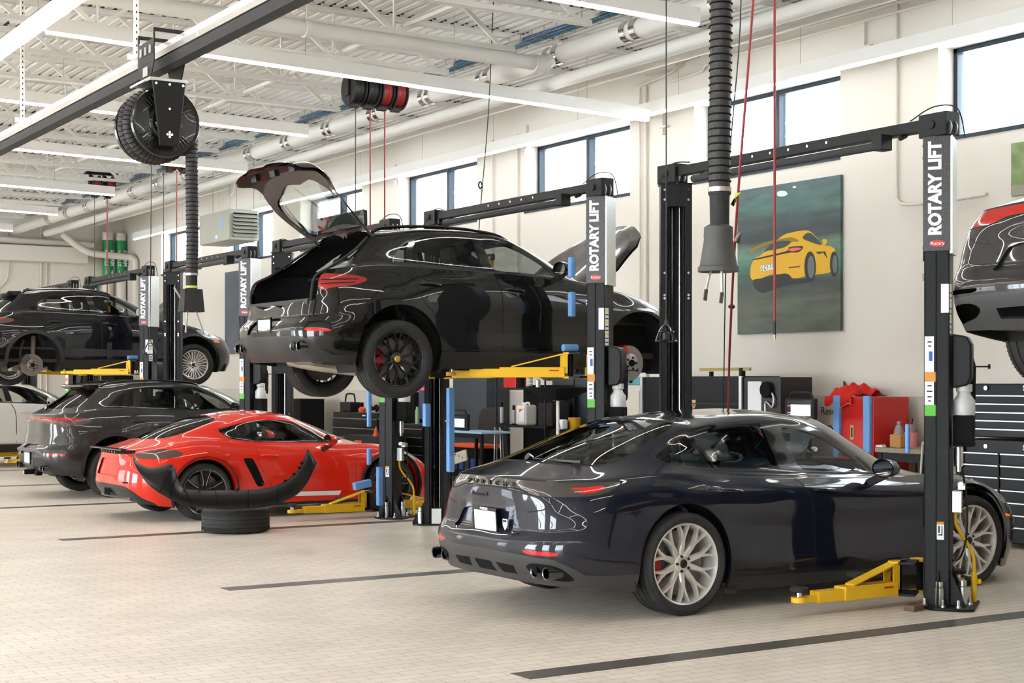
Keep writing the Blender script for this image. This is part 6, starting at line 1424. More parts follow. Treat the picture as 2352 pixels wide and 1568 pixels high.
t = empty('wall_poster', (WX-.03, (p0.y+p1.y)/2, 3.2), 0, 'dark blue grey poster half hidden behind a lift post at the left', 'poster'); k = MB(); k.box((0, 0, 0), (.04, abs(p0.y-p1.y), 1.86)); k.build('poster_panel', mat('slate_print', (.055,.065,.08), .5, noise=(2,.8)), t, smooth=0)

# ------------------------------------------------------------ tyre with bumper on the floor
t = empty('loose_tyre', (6.41, 15.80, 0), 0, 'bare car tyre lying flat on the tiles under the black bumper', 'tyre')
k = MB(); rr, hh = .37, .135; pr = [(.235,.0)]
pr = [(.24,.01),(.30,.002),(.34,.010),(.362,.035)]
for g in (.07,.11,.155,.195): pr += [(.37,g-.006),(.361,g-.004),(.361,g+.004),(.37,g+.006)]
pr += [(.362,.232),(.34,.258),(.30,.268),(.24,.258),(.235,.24)]
k.lathe([(.235,.03)]+pr+[(.235,.03)], n=80)
for q in range(90):
    a = 2*math.pi*q/90
    for z0, z1 in ((.02,.062),(.203,.245)): k.beam((.3695*math.cos(a), .3695*math.sin(a), z0), (.3695*math.cos(a+.02), .3695*math.sin(a+.02), z1), .003, .003)
k.build('tread_carcass', rubber, t)
t = empty('removed_bumper', (6.2, 15.5, .27), 0, 'black U-shaped bumper skin balanced on the loose tyre', 'bumper')
k = MB(); Y0 = 15.42
inn = [(305,1040),(318,1062),(345,1073),(393,1066),(405,1085),(413,1112),(425,1122),(470,1126),(520,1126),(570,1124),(620,1118),(655,1103),(680,1083),(693,1063),(706,1030)]
out = [(303,1045),(312,1072),(328,1098),(352,1122),(380,1140),(412,1156),(440,1163),(480,1167),(525,1168),(570,1167),(615,1163),(655,1150),(685,1133),(708,1105),(728,1063)]
ni, no = sp(inn, 4, False), sp(out, 4, False); n = len(ni); rows = []
for f in (0, .25, .5, .75, 1):
    row = []
    for i in range(n):
        u = i/(n-1); px = no[i][0]+(ni[i][0]-no[i][0])*f; py = no[i][1]+(ni[i][1]-no[i][1])*f
        yy = Y0+.10*f*f-.02*math.sin(math.pi*u)*(1-f)+.28*abs(2*u-1)**2.5; row.append(at(px, py, y=yy)-Vector((6.2, 15.5, .27)))
    rows.append(row)
vs = [v for r_ in rows for v in r_]; k.add(vs, [(a*n+i, a*n+i+1, (a+1)*n+i+1, (a+1)*n+i) for a in range(4) for i in range(n-1)])
o = k.build('bumper_skin', mat('bumper_black', (.007,.007,.0075), .38), t, smooth=60); md = o.modifiers.new('thickness', 'SOLIDIFY'); md.thickness = .006
for u in (14, 17, 24, 30, 36, 42):
    k = MB(); k.tube([rows[a][u]-Vector((.002,.006,0)) for a in range(5)], .0035, 5); k.build('moulding_line', matte_black, t)
for u, ln in ((52, .03), (50, .025), (47, .02), (44, .02)):
    k = MB(); p_ = rows[4][u]; k.box(p_, (.03,.02,ln)); k.build('mounting_clip', matte_black, t)
for u in (34, 27): k = MB(); p_ = rows[4][u]; k.cyl(p_, p_+Vector((0,0,.025)), .012, 8); k.build('mounting_clip', matte_black, t)
k = MB(); k.box((8.33-.0, 7.73, .022), (.13, .09, .04), rz=R(10)); tag(k.build('brown_brick', mat('brown_block', (.085,.045,.022), .8, noise=(60,1)), bevel=.003), 'small brown block on the floor beside the nearest lift post', 'block')
# ------------------------------------------------------------ tools and cabinets along the window wall
drawer_black = mat('tool_chest_black', (.006,.006,.0065), .3, spec=.22); slate = mat('slate_cabinet', (.035,.042,.052), .5, bump=(8,.05)); cream = mat('cream_plastic', (.62,.58,.50), .5)
orange = mat('orange_plastic', '#e5562a', .5); screen_m = mat('tablet_screen', (.62,.72,.80), .3, emit=.6); scr_dark = mat('tablet_screen_dark', (.02,.025,.035), .2); steelgrey = mat('brushed_trim', (.55,.55,.53), .3, .9)
def px_box(name, x, a, b, depth, m, label, cat, z0=0.0, bevel=.006, parts=None, group=None):
    """box standing with its front face on plane x, seen between the two photo corners a (upper left) and b (lower right)"""
    p, q = at(a[0], a[1], x=x), at(b[0], b[1], x=x); zt = p.z if p.z > q.z else q.z
    y0, y1 = q.y, p.y; zb = z0 if z0 is not None else q.z
    o = empty(name, (x+depth/2, (y0+y1)/2, zb), 0, label, cat, group); h = zt-zb; w = y1-y0
    k = MB(); k.box((0, 0, h/2), (depth, w, h)); k.build('cabinet_body' if 'cabinet' in name or 'chest' in name else 'body', m, o, bevel=bevel)
    return o, w, h, depth
def drawers(o, w, h, d, n, z0, z1, split=None, trimm=None):
    for i in range(n):
        zc_ = z0+(z1-z0)*(i+.5)/n; hh = (z1-z0)/n
        for (ya, yb) in ([(-w/2, w/2)] if not split else [(-w/2, -w/2+w*split), (-w/2+w*split, w/2)]):
            k = MB(); k.box((-d/2-.008, (ya+yb)/2, zc_), (.016, yb-ya-.02, hh-.008)); dr = k.build('drawer', drawer_black, o, bevel=.002)
            k = MB(); k.box((-d/2-.022, (ya+yb)/2, zc_+hh/2-.012), (.016, yb-ya-.03, .011)); k.build('drawer_pull', trimm or steelgrey, dr)
# red-lettered roll cab stack at the right edge
o = empty('tool_chest', (12.55, 9.72, 0), 0, 'black two-tier tool chest with chrome drawer edges by the right edge', 'tool chest')
k = MB(); k.box((0, 0, .56), (.62, 2.0, 1.02)); k.box((0, 0, 1.36), (.60, 2.0, .54)); k.build('cabinet_body', drawer_black, o, bevel=.012)
drawers(o, 2.0, 0, .62, 7, .10, .94, .75); drawers(o, 2.0, 0, .60, 5, 1.10, 1.52)
for q in range(5):
    pass
for z in (1.585, 1.0):
    text_mesh('Snap-on', .075, white_label, 'maker_lettering', o, frame((-.318, .10, z), (0,-1,0), (.0,0,1)), .001, bold=.003)
    k = MB(); k.cyl((-.31, .68, z), (-.322, .68, z), .022, 14); k.build('lock', chrome, o)
for y in (-.85, .85):
    k = MB(); k.cyl((-.2, y, .05), (.2, y, .05), .05, 12); k.build('castor', rubber, o)
k = MB(); k.box((-.335, .98, 1.15), (.02, .05, .75)); k.build('corner_trim', steelgrey, o)
# white text on the wall
for i, (tx, zz) in enumerate((('Resource', .0), ('Service', -.19))):
    p = at(1885, 940, x=WX-.013); text_mesh(tx, .13, ink, 'wall_lettering', None, frame((WX-.014, p.y, p.z-.02+zz), (0,-1,0), (0,0,1)), .0008, align='LEFT')
wl = [ob for ob in bpy.data.objects if ob.name.startswith('wall_lettering')]
tag(wl[0], 'upper line of black serif lettering on the wall behind the scan tool', 'lettering'); tag(wl[1], 'lower line of black serif lettering on the wall behind the scan tool', 'lettering')
# work table
p, q = at(2009, 1018, x=12.35), at(2117, 1018, x=12.35)
o = empty('work_table', (12.70, (p.y+q.y)/2, 0), 0, 'black framed bench with a worn wooden top under the bottles', 'table'); w = p.y-q.y
k = MB(); k.box((0, 0, .90), (.70, w, .05)); k.build('table_top', mat('worn_bench_top', (.20,.165,.13), .6, noise=(12,.6)), o, bevel=.004)
k = MB(); k.box((-.30, 0, .83), (.04, w-.06, .10)); k.build('apron', M_lift, o)
for (x, y) in ((-.30,-w/2+.05),(-.30,w/2-.05),(.30,-w/2+.05),(.30,w/2-.05)): k = MB(); k.box((x, y, .44), (.06,.06,.88)); k.build('leg', M_lift, o)
def pbox(name, x, a, b, d, m, label, cat, z0, **k2): return px_box(name, x, a, b, d, m, label, cat, z0, **k2)
zt = .926
o, w, h, d = pbox('cardboard_box', 12.5, (2043,997), (2068,1018), .13, mat('cardboard', '#b98a52', .8), 'small brown cardboard box on the bench beside the pink tub', 'box', zt)
p = at(2058, 1018, x=12.62); o = empty('oil_bottle', (12.66, p.y, zt), 0, 'grey plastic oil bottle standing behind the small cardboard box', 'bottle')
k = MB(); k.lathe([(0,0),(.05,.003),(.052,.02),(.052,.18),(.03,.235),(.018,.245),(.018,.26)], n=20); k.build('bottle_body', mat('grey_bottle', (.30,.31,.30), .4), o); k = MB(); k.lathe([(.02,.255),(.02,.285),(0,.285)], n=16); k.build('cap', mat('cap_grey', (.4,.42,.4)), o); k = MB(); k.box((-.050, 0, .10), (.006,.06,.10)); k.build('bottle_label', white_label, o); k = MB(); k.box((-.055, .008, .11), (.003,.012,.06)); k.box((-.055, -.012, .11), (.003,.012,.06)); k.build('label_print', ink, o, smooth=0)
p = at(2081, 1018, x=12.6); o = empty('pink_tub', (12.68, p.y, zt), 0, 'pink plastic tub with a white rim on the bench right of the box', 'tub'); k = MB(); k.lathe([(0,0),(.062,0),(.07,.12),(.072,.15),(.075,.152),(.075,.165),(0,.165)], n=24); k.build('tub_body', mat('pink_tub', '#d98a86', .4), o); k = MB(); k.box((-.068, 0, .08), (.006,.07,.07)); k.build('tub_label', white_label, o)
p = at(2082, 975, x=12.6); o = empty('tool_jar', (12.70, p.y+.02, zt+.165), 0, 'jar of small tools stacked on top of the pink tub', 'jar'); o.location.x = 12.68; k = MB(); k.lathe([(0,0),(.05,0),(.052,.05),(.045,.09)], n=18); k.build('jar_body', mat('jar_glass', (.35,.22,.18), .3), o)
for q_ in range(4): k = MB(); k.cyl((0,0,.03), (.03*math.cos(q_*2), .04*math.sin(q_*2), .15), .006, 6); k.build('hand_tool', M_lift if q_ % 2 else red_paint, o)
k = MB(); p = at(2018, 1012, x=12.5); k.prism([(0,0),(.14,0),(.12,.03),(.03,.02)], (12.45, p.y, zt), (.2,-1,0), (0,0,1), .08); tag(k.build('folded_rag', white_paint), 'white folded rag at the left end of the bench', 'cloth')
# red cabinet with blue foam and red towel
o, w, h, d = px_box('red_cabinet', 12.35, (1916,910), (2006,1025), .55, red_paint, 'red cabinet with blue foam edges and a red towel on top', 'cabinet')
for y in (-w/2+.07, w/2-.07): k = MB(); k.box((-d/2-.02, y, h-.34), (.05, .10, .70)); k.build('foam_edge', blue_foam, o, bevel=.012)
k = MB(); k.box((-d/2-.004, .02, h-.40), (.006, .05, .16)); k.build('cabinet_badge', mat('badge_brass', (.45,.33,.10), .4, .6), o); k = MB(); k.box((-d/2-.009, .02, h-.40), (.003, .02, .11)); k.build('badge_print', ink, o)
t = empty('red_towel', (12.58, (at(1950,905,x=12.5).y), h), 0, 'crumpled red towel draped over the top of the red cabinet', 'towel')
rng = random.Random(3); n = 22; vs = []
for i in range(n):
    for j in range(n):
        u, v = i/(n-1)*2-1, j/(n-1)*2-1; r_ = max(abs(u), abs(v)); z = .12-.09*r_**2+.022*math.sin(7*u+3*v)+.02*math.sin(9*v-4*u)+.008*rng.random()
        x = u*.24; y = v*.21
        if u < -.75: x = -.245-.012+.004*math.sin(12*v); z = .04-(abs(u)-.75)*.55+.02*math.sin(6*v)
        vs.append((x, y, max(z, .004) if u >= -.75 else z))
k = MB(); k.add(vs, [(i*n+j, (i+1)*n+j, (i+1)*n+j+1, i*n+j+1) for i in range(n-1) for j in range(n-1)]); to = k.build('towel_cloth', mat('red_towel', '#cf2216', .9), t, smooth=80); md = to.modifiers.new('thickness', 'SOLIDIFY'); md.thickness = .008
k = MB(); pts = [Vector(vs[0*n+j]) for j in range(n)]; k.tube(pts, .004, 5); k.build('towel_stitching', mat('pink_stitch', (.75,.35,.28)), t)
# dark removed bumper part
t = empty('removed_wing_panel', (13.0, at(2010,1000,x=12.95).y, .93), 0, 'dark grey curved body panel with mesh leaning behind the red cabinet', 'car panel')
P = [at(*p_, x=13.0)-Vector((13.0, at(2010,1000,x=12.95).y, .93)) for p_ in ((1932,875),(1940,888),(1965,885),(2000,893),(2040,908),(2065,920),(2097,917),(2088,945),(2080,970),(2075,985),(2095,975),(2085,1016),(2040,1016),(2020,970),(1985,930),(1960,905),(1934,900))]
k = MB(); tri = geometry.tessellate_polygon([[Vector((p_.y, p_.z, 0)) for p_ in P]]); k.add([(.06*math.sin(p_.y*3), p_.y, p_.z) for p_ in P], [tuple(q_) for q_ in tri]); po = k.build('panel_skin', mat('panel_dark', (.035,.036,.034), .5), t); md = po.modifiers.new('thickness', 'SOLIDIFY'); md.thickness = .03
k = MB(); c = at(2020, 915, x=12.94)-t.location
for q_ in range(7):
    for r_ in range(9): k.box((-.03, c.y+.16-q_*.045-.02*r_*.3, c.z+.05-r_*.035-q_*.006), (.004, .02, .018), rot=Matrix.Rotation(R(45), 3, 'X'))
k.build('mesh_insert', mat('mesh_light', (.35,.33,.30), .5), t, smooth=0)
# scan tool tablet on a stand
def tablet(a, b, x, label, z0=None, stand=True):
    p, q = at(*a, x=x), at(*b, x=x); w = p.y-q.y; h = p.z-q.z; o = empty('scan_tablet', (x, (p.y+q.y)/2, q.z), 0, label, 'tablet'); rt = Matrix.Rotation(R(12), 3, 'Y')
    k = MB(); k.box((0, 0, h*.40), (.05, w, h*.80)); k.build('tablet_case', black_plastic, o, bevel=.015)
    k = MB(); k.box((-.027, 0, h*.42), (.004, w*.84, h*.62)); k.build('tablet_screen', scr_dark, o, smooth=0)
    k = MB(); k.box((-.030, -w*.05, h*.36), (.003, w*.66, h*.42)); k.build('screen_page', screen_m, o, smooth=0)
    k = MB(); k.box((-.030, w*.34, h*.52), (.003, w*.10, h*.05)); k.build('screen_button', mat('screen_red', (.7,.05,.08), emit=.4), o, smooth=0)
    for q_ in range(6): k = MB(); k.box((-.030, w*(.38-.05*(q_ % 3)), h*(.20+.07*(q_//3))), (.003, w*.025, h*.03)); k.build('screen_key', screen_m, o, smooth=0)
    k = MB(); k.tube(smooth_path([(0,w*.36,h*.78),(0,w*.33,h*.95),(0,w*.2,h*1.0),(0,-w*.2,h*1.0),(0,-w*.33,h*.95),(0,-w*.36,h*.78)], 5), .018, 8); k.build('carry_handle', black_plastic, o)
    for y in (-w*.46, w*.46): k = MB(); k.box((0, y, h*.45), (.06, w*.07, h*.7)); k.build('rubber_bumper', rubber, o, bevel=.01)
    if stand: k = MB(); k.cyl((.04,0,h*.1), (.06,0,-q.z+.03), .02, 10); k.cyl((.06,0,-q.z+.002), (.06,0,-q.z+.03), .22, 24); k.build('stand', M_lift, o)
    return o
tablet((1806,902), (1874,965), 11.9, 'rugged black scan tablet with a carry handle, in front of the wall lettering')
# black display cabinets
o, w, h, d = px_box('display_cabinet', 12.2, (1585,864), (1706,945), .6, drawer_black, 'wide glossy black cabinet with a small gold crest behind the blue sedan roof', 'cabinet')
k = MB(); k.box((-d/2-.012, 0, h-.34), (.02, w-.02, .012)); k.build('shelf_line', M_satin, o); k = MB(); k.box((-d/2-.012, -w/2+.02, h/2), (.03, .05, h)); k.build('corner_trim', steelgrey, o)
c = at(1591, 929, x=12.18); k = MB(); k.prism([(-.035,.06),(.035,.06),(.035,-.01),(0,-.06),(-.035,-.01)], (-d/2-.006, c.y-o.location.y, c.z), (0,-1,0), (0,0,1), -.006); cr_ = k.build('crest', mat('crest_gold', (.55,.40,.18), .4, .3), o)
k = MB(); k.prism([(-.015,.02),(.015,.02),(.015,-.01),(0,-.03),(-.015,-.01)], (-d/2-.0125, c.y-o.location.y, c.z), (0,-1,0), (0,0,1), -.003); k.build('crest_centre', mat('crest_red', (.35,.04,.03)), o)
o2, w2, h2, d2 = px_box('notice_cabinet', 12.2, (1708,866), (1793,950), .5, M_satin, 'dark grey cabinet end with papers and a pink lamp disc clipped on', 'cabinet')
k = MB(); k.box((-d2/2-.004, w2/2-.20, h2-.30), (.004, .24, .50)); k.build('paper_sheet', white_label, o2, smooth=0)
k = MB(); k.box((-d2/2-.004, -.05, h2-.62), (.004, .18, .34), rot=Matrix.Rotation(R(-18), 3, 'X')); k.build('paper_sheet', white_label, o2, smooth=0)
t = empty('clip_lamp', (12.02, at(1735,880,x=12.0).y, h2-.25), 0, 'pink round clip-on lamp with a black head hanging on the dark cabinet', 'lamp'); t.location.x = 12.193
k = MB(); k.lathe([(0,-.05),(.09,-.05),(.10,-.03),(.06,.0)], (0,0,.10), 'X', 24); k.build('lamp_head', matte_black, t); k = MB(); k.tube(smooth_path([(0,0,.10),(-.02,-.12,.02),(-.02,-.10,-.10),(0,.04,-.05),(0,.02,-.30)], 5), .014, 8); k.build('lamp_arm', steelgrey, t); k = MB(); k.lathe([(0,-.045),(.10,-.045),(.105,-.02),(.08,.0)], (0,0,-.38), 'X', 28); k.build('lamp_disc', mat('pink_disc', (.55,.10,.20), .5), t)
text_mesh('409', .11, mat('faint_digits', (.06,.065,.06), .4), 'board_lettering', o2, frame((-d2/2-.002, -w2/2+.22, h2-.55), (0,-1,0), (0,0,1)), .001)
k = MB(); p, q = at(1590, 849, x=12.0), at(1668, 850, x=12.0); t = empty('wheel_ruler', (12.15, (p.y+q.y)/2, h+.0), 0, 'yellow graduated measuring bar lying along the top of the black cabinet', 'measuring bar'); t.location = (12.3, (p.y+q.y)/2, at(1640, 864, x=12.2).z)
k.box((-.05, 0, .085), (.03, p.y-q.y+.3, .04)); k.build('ruler_bar', mat('ruler_yellow', (.42,.34,.09), .5), t); k = MB(); k.box((-.05, -.5*(p.y-q.y), .05), (.06,.05,.10)); k.box((-.05, .4*(p.y-q.y), .03), (.05,.03,.06)); k.build('ruler_foot', M_lift, t)
# cabinet run between the second and third lifts
o, w, h, d = px_box('black_toolbox', 12.2, (1473,866), (1520,945), .6, drawer_black, 'tall black tool box with a bright edge strip behind the raised SUV front wheel', 'tool chest'); k = MB(); k.box((-d/2-.012, w/2-.03, h/2), (.03, .05, h)); k.build('corner_trim', steelgrey, o)
o, w, h, d = px_box('cream_console', 12.2, (1436,885), (1471,950), .4, cream, 'cream coloured boxy machine with a teal control head beside the lift post', 'machine')
k = MB(); k.box((-.02, 0, h+.06), (.34, w*.9, .11)); k.build('control_head', mat('teal_panel', (.10,.32,.36), .4), o, bevel=.01); k = MB(); k.cyl((-.20, .04, h+.06), (-.22, .04, h+.06), .03, 12); k.build('gauge', matte_black, o); k = MB(); k.box((-d/2-.006, -.02, h-.32), (.012, w*.75, .50)); k.build('console_door', cream, o, bevel=.004)
o, w, h, d = px_box('slate_locker', 12.64, (1268,700), (1347,1000), .42, slate, 'dark slate locker right of the shelf, partly behind the drain funnel', 'cabinet'); o2_ = o
o, w, h, d = px_box('slate_locker', 12.64, (1040,700), (1117,1000), .42, slate, 'dark slate locker left of the wire shelf', 'cabinet')
# wire shelf
p, q = at(1140, 890, x=12.05), at(1252, 890, x=12.05); yc = (p.y+q.y)/2; w = p.y-q.y
sh = empty('wire_shelf', (12.30, yc, 0), 0, 'black wire shelf loaded with a white jug, syringes and black crates', 'shelf')
zs = [.32, at(1190, 979, x=12.05).z-.0, at(1190, 893, x=12.05).z]
for (x, y) in ((-.25,-w/2),(-.25,w/2),(.25,-w/2),(.25,w/2)): k = MB(); k.cyl((x,y,0),(x,y,1.72), .014, 8); k.build('post', M_lift, sh)
for z in zs:
    k = MB()
    for y in (-w/2, w/2): k.beam((-.25,y,z), (.25,y,z), .012, .03)
    for x in (-.25, .25): k.beam((x,-w/2,z), (x,w/2,z), .012, .03)
    for i in range(14): k.beam((-.25+.5*i/13, -w/2, z+.012), (-.25+.5*i/13, w/2, z+.012), .004, .004)
    k.build('wire_deck', M_lift, sh)
k = MB(); k.box((.24, 0, 1.0), (.02, w, 1.2)); k.build('back_panel', matte_black, sh)
def on(z): return z+.016
p = at(1205, 979, x=12.17); o = empty('white_jug', (12.20, p.y, on(zs[1])), 0, 'large white plastic jug with a red and white label on the wire shelf', 'jug'); s_ = .30
k = MB(); k.box((0,0,.15), (.22,.26,.30)); k.build('jug_body', mat('white_jug', (.66,.64,.58), .45), o, bevel=.04, seg=4); k = MB(); k.cyl((0,.06,.29), (0,.06,.335), .03, 14); k.build('jug_cap', white_paint, o); k = MB(); k.tube([(0,-.09,.29),(0,-.07,.33),(0,.0,.33),(0,.02,.29)], .014, 8); k.build('jug_handle', white_paint, o); k = MB(); k.box((-.113,-.05,.15), (.004,.13,.18)); k.build('jug_label', white_label, o, smooth=0); k = MB(); k.prism([(0,0),(.13,0),(0,-.05)], (-.1155,.015,.24), (0,-1,0), (0,0,1), -.002); k.build('label_stripe', RED_ST, o, smooth=0); k = MB(); k.box((-.117,-.06,.225), (.003,.05,.02)); k.build('label_mark', YST, o, smooth=0)
for i, (a, lb) in enumerate(((1151, 'left of two grey fluid syringes standing on the wire shelf'), (1172, 'shorter grey fluid syringe beside the white jug on the wire shelf'))):
    p = at(a, 979, x=12.10); o = empty('fluid_syringe', (12.11+.05*i, p.y, on(zs[1])), 0, lb, 'syringe'); k = MB(); k.cyl((0,0,.02),(0,0,.26-.04*i), .027, 14); k.build('barrel', mat('syringe_grey', (.40,.41,.40), .35), o); k = MB(); k.cyl((0,0,.26-.04*i),(0,0,.33-.04*i), .02, 12); k.cyl((0,0,0),(0,0,.02), .03, 12); k.build('syringe_cap', matte_black, o)
o, w_, h_, d_ = px_box('stacked_crate', 12.15, (1236,925), (1268,978), .30, black_plastic, 'black drawer crate with bail handles at the right end of the wire shelf', 'crate', z0=on(zs[1])); k = MB(); k.tube([(-.02,.08,h_),(-.02,.06,h_+.05),(-.02,-.02,h_+.05),(-.02,-.04,h_)], .006, 6); k.build('crate_handle', M_satin, o); k = MB(); k.box((-d_/2-.003,0,h_*.5), (.006,w_*.9,.01)); k.build('crate_seam', M_satin, o)
o, w_, h_, d_ = px_box('red_parts_box', 12.17, (1156,865), (1184,889), .2, red_paint, 'red open box with rolled white gloves on the top shelf', 'box', z0=on(zs[2])); 
for q_ in range(4): k = MB(); k.cyl((0,-.06+.04*q_,h_),(0.0,-.10+.05*q_,h_+.07), .014, 8); k.build('glove', white_label, o)
p = at(1192, 889, x=12.17); o = empty('spray_bottle', (12.20, p.y, on(zs[2])), 0, 'tall black bottle on the top shelf right of the red box', 'bottle'); k = MB(); k.lathe([(0,0),(.055,0),(.055,.16),(.03,.20),(.03,.24),(0,.24)], n=20); k.build('bottle_body', matte_black, o)
p = at(1213, 889, x=12.20); o = empty('filter_stack', (12.22, p.y, on(zs[2])), 0, 'stack of pale filters with an orange strip on the top shelf', 'filters')
for q_ in range(3): k = MB(); k.cyl((0,0,.03+q_*.045),(0,0,.065+q_*.045), .05, 16); k.build('filter', mat('filter_pale', (.45,.43,.38), .6), o)
k = MB(); k.cyl((0,0,.0),(0,0,.025), .055, 16); k.build('filter_base', M_satin, o); k = MB(); k.box((0,0,.175), (.08,.12,.02)); k.build('orange_strip', orange, o)
p = at(1237, 889, x=12.20); o = empty('steel_canister', (12.19, p.y, on(zs[2])), 0, 'small steel canister at the right end of the top shelf', 'canister'); k = MB(); k.lathe([(0,0),(.035,0),(.036,.11),(.02,.13),(0,.135)], n=18); k.build('canister_body', steel, o)
# drain funnel
p = at(1281, 900, x=11.9); o = empty('drain_funnel', (11.6, at(1281,900,x=11.6).y, 0), 0, 'wide black oil drain funnel on a white pole in front of the lockers', 'drain pan')
zf = at(1281, 889, x=11.6).z; k = MB(); W_ = .42
k.add([(-.30,-W_,zf),(.30,-W_,zf),(.30,W_,zf),(-.30,W_,zf),(-.09,-.10,zf-.17),(.09,-.10,zf-.17),(.09,.16,zf-.17),(-.09,.16,zf-.17)], [(0,4,5,1),(1,5,6,2),(2,6,7,3),(3,7,4,0),(4,7,6,5)]); fo = k.build('funnel_pan', matte_black, o); md = fo.modifiers.new('thickness', 'SOLIDIFY'); md.thickness = .012
k = MB(); k.cyl((0,.0,.30),(0,0,zf-.17), .022, 12); k.cyl((0,0,zf-.185),(0,0,zf-.17), .08, 16); k.build('pole', white_paint, o); k = MB(); k.lathe([(0,0),(.24,0),(.26,.05),(.26,.28),(.2,.32),(0,.32)], n=28); k.build('oil_tank', matte_black, o)
# bucket, jug on the floor-level crate row, hidden partly by the sedan
o, w_, h_, d_ = px_box('black_bench', 12.1, (1262,985), (1345,1060), .5, matte_black, 'low black bench under the lockers with bucket and jug on it', 'bench')
bx = 12.1
p = at(1297, 984, x=bx+.1); o = empty('yellow_bucket', (bx+.28, p.y+.02, h_), 0, 'yellow bucket on the low black bench behind the white pole', 'bucket'); k = MB(); k.lathe([(0,0),(.075,0),(.09,.16),(.094,.165)], n=20); k.build('bucket_body', mat('bucket_yellow', '#dca41c', .5), o)
p = at(1282, 990, x=bx); o = empty('coolant_jug', (bx+.10, p.y+.05, h_), 0, 'white and blue coolant jug on the low black bench', 'jug'); k = MB(); k.box((0,0,.07), (.10,.16,.14)); k.build('jug_body', white_paint, o, bevel=.02, seg=3); k = MB(); k.prism([(0,0),(.08,0),(.05,.07)], (-.052,.04,.02), (0,-1,0), (0,0,1), -.003); k.build('jug_label', mat('label_blue', (.03,.08,.45), .4), o)
# tablet cart with blue top
p, q = at(1035, 990, x=11.2), at(1112, 990, x=11.2); zc2 = p.z; w = p.y-q.y
o = empty('tool_cart', (11.4, (p.y+q.y)/2, 0), 0, 'black frame cart with a pale blue top carrying the laptop tablet', 'cart')
k = MB(); k.box((0,0,zc2), (.5,w,.03)); k.build('cart_top', mat('pale_blue_top', (.30,.48,.66), .5), o, bevel=.006); k = MB(); k.box((0,0,.25), (.48,w-.04,.03)); k.build('lower_shelf', M_lift, o); k = MB(); k.box((-.23,0,zc2-.05), (.03,w-.04,.06)); k.build('cart_rail', M_lift, o)
for (x, y) in ((-.22,-w/2+.03),(-.22,w/2-.03),(.22,-w/2+.03),(.22,w/2-.03)): k = MB(); k.box((x,y,zc2/2), (.04,.04,zc2)); k.build('leg', M_lift, o)
t = tablet((1030,937), (1076,985), 11.3, 'rugged laptop tablet with a bright screen on the blue topped cart', stand=False); t.location.z = zc2+.016
o = empty('orange_creeper', (11.84, at(1100,1030,x=11.9).y, 0), 0, 'bright orange tray on a black trolley behind the blue topped cart', 'trolley'); zo = at(1100, 1024, x=11.8).z
k = MB(); k.box((0,0,zo), (.34,.95,.06)); k.build('tray', orange, o, bevel=.02); k = MB(); k.box((0,0,zo/2-.02), (.30,.85,zo-.04)); k.build('trolley_body', matte_black, o, bevel=.01)
for q_ in range(5): k = MB(); k.box((-.155, -.35+.17*q_, zo*.6), (.02,.12,.18)); k.build('blue_bin', mat('bin_blue', (.02,.06,.22), .5) if q_ % 2 else M_satin, o, bevel=.006)
oc = [ob for ob in bpy.data.objects if ob.name == 'tool_cart'][0]; c_ = at(1052, 1050, x=11.1)-oc.location; k = MB(); k.box((-.28,c_.y,c_.z), (.03,.42,.16), rot=Matrix.Rotation(R(-12),3,'X')); k.beam((-.27,c_.y,c_.z), (-.22,c_.y,c_.z), .05, .05); pl_ = k.build('side_plate', cream, oc, bevel=.008)
for q_ in range(3): k = MB(); k.cyl((-.296,c_.y-.12+.1*q_,c_.z+.02*q_),(-.299,c_.y-.12+.1*q_,c_.z+.02*q_), .012, 10); k.build('plate_hole', ink, pl_)
# black part leaning, bucket of hoses near sedan
o = empty('plastic_undertray', (12.1, at(1120,960,x=12.1).y, 0), 0, 'black moulded plastic undertray standing against the lockers', 'car part'); k = MB(); hh_ = at(1120, 935, x=12.1).z
k.prism([(-.32,0),(.30,0),(.33,hh_-.1),(.28,hh_),(-.25,hh_-.02),(-.34,hh_-.12)], (0,0,0), (0,-1,0), (.08,0,1), .05); k.build('tray_moulding', mat('moulded_black', (.012,.012,.013), .45), o, bevel=.012)
o = empty('folding_seat', (11.68, at(1117,1010,x=11.5).y, 0), 0, 'grey metal folding frame standing beside the blue topped cart', 'stand'); zz = at(1117, 982, x=11.5).z
k = MB(); k.tube([(0,.10,0),(0,.05,zz),(0,-.09,zz),(0,-.14,0)], .012, 8); k.tube([(.05,.10,0),(.03,.05,zz*.97),(.03,-.09,zz*.97),(.05,-.14,0)], .012, 8); k.build('frame_tube', steelgrey, o)
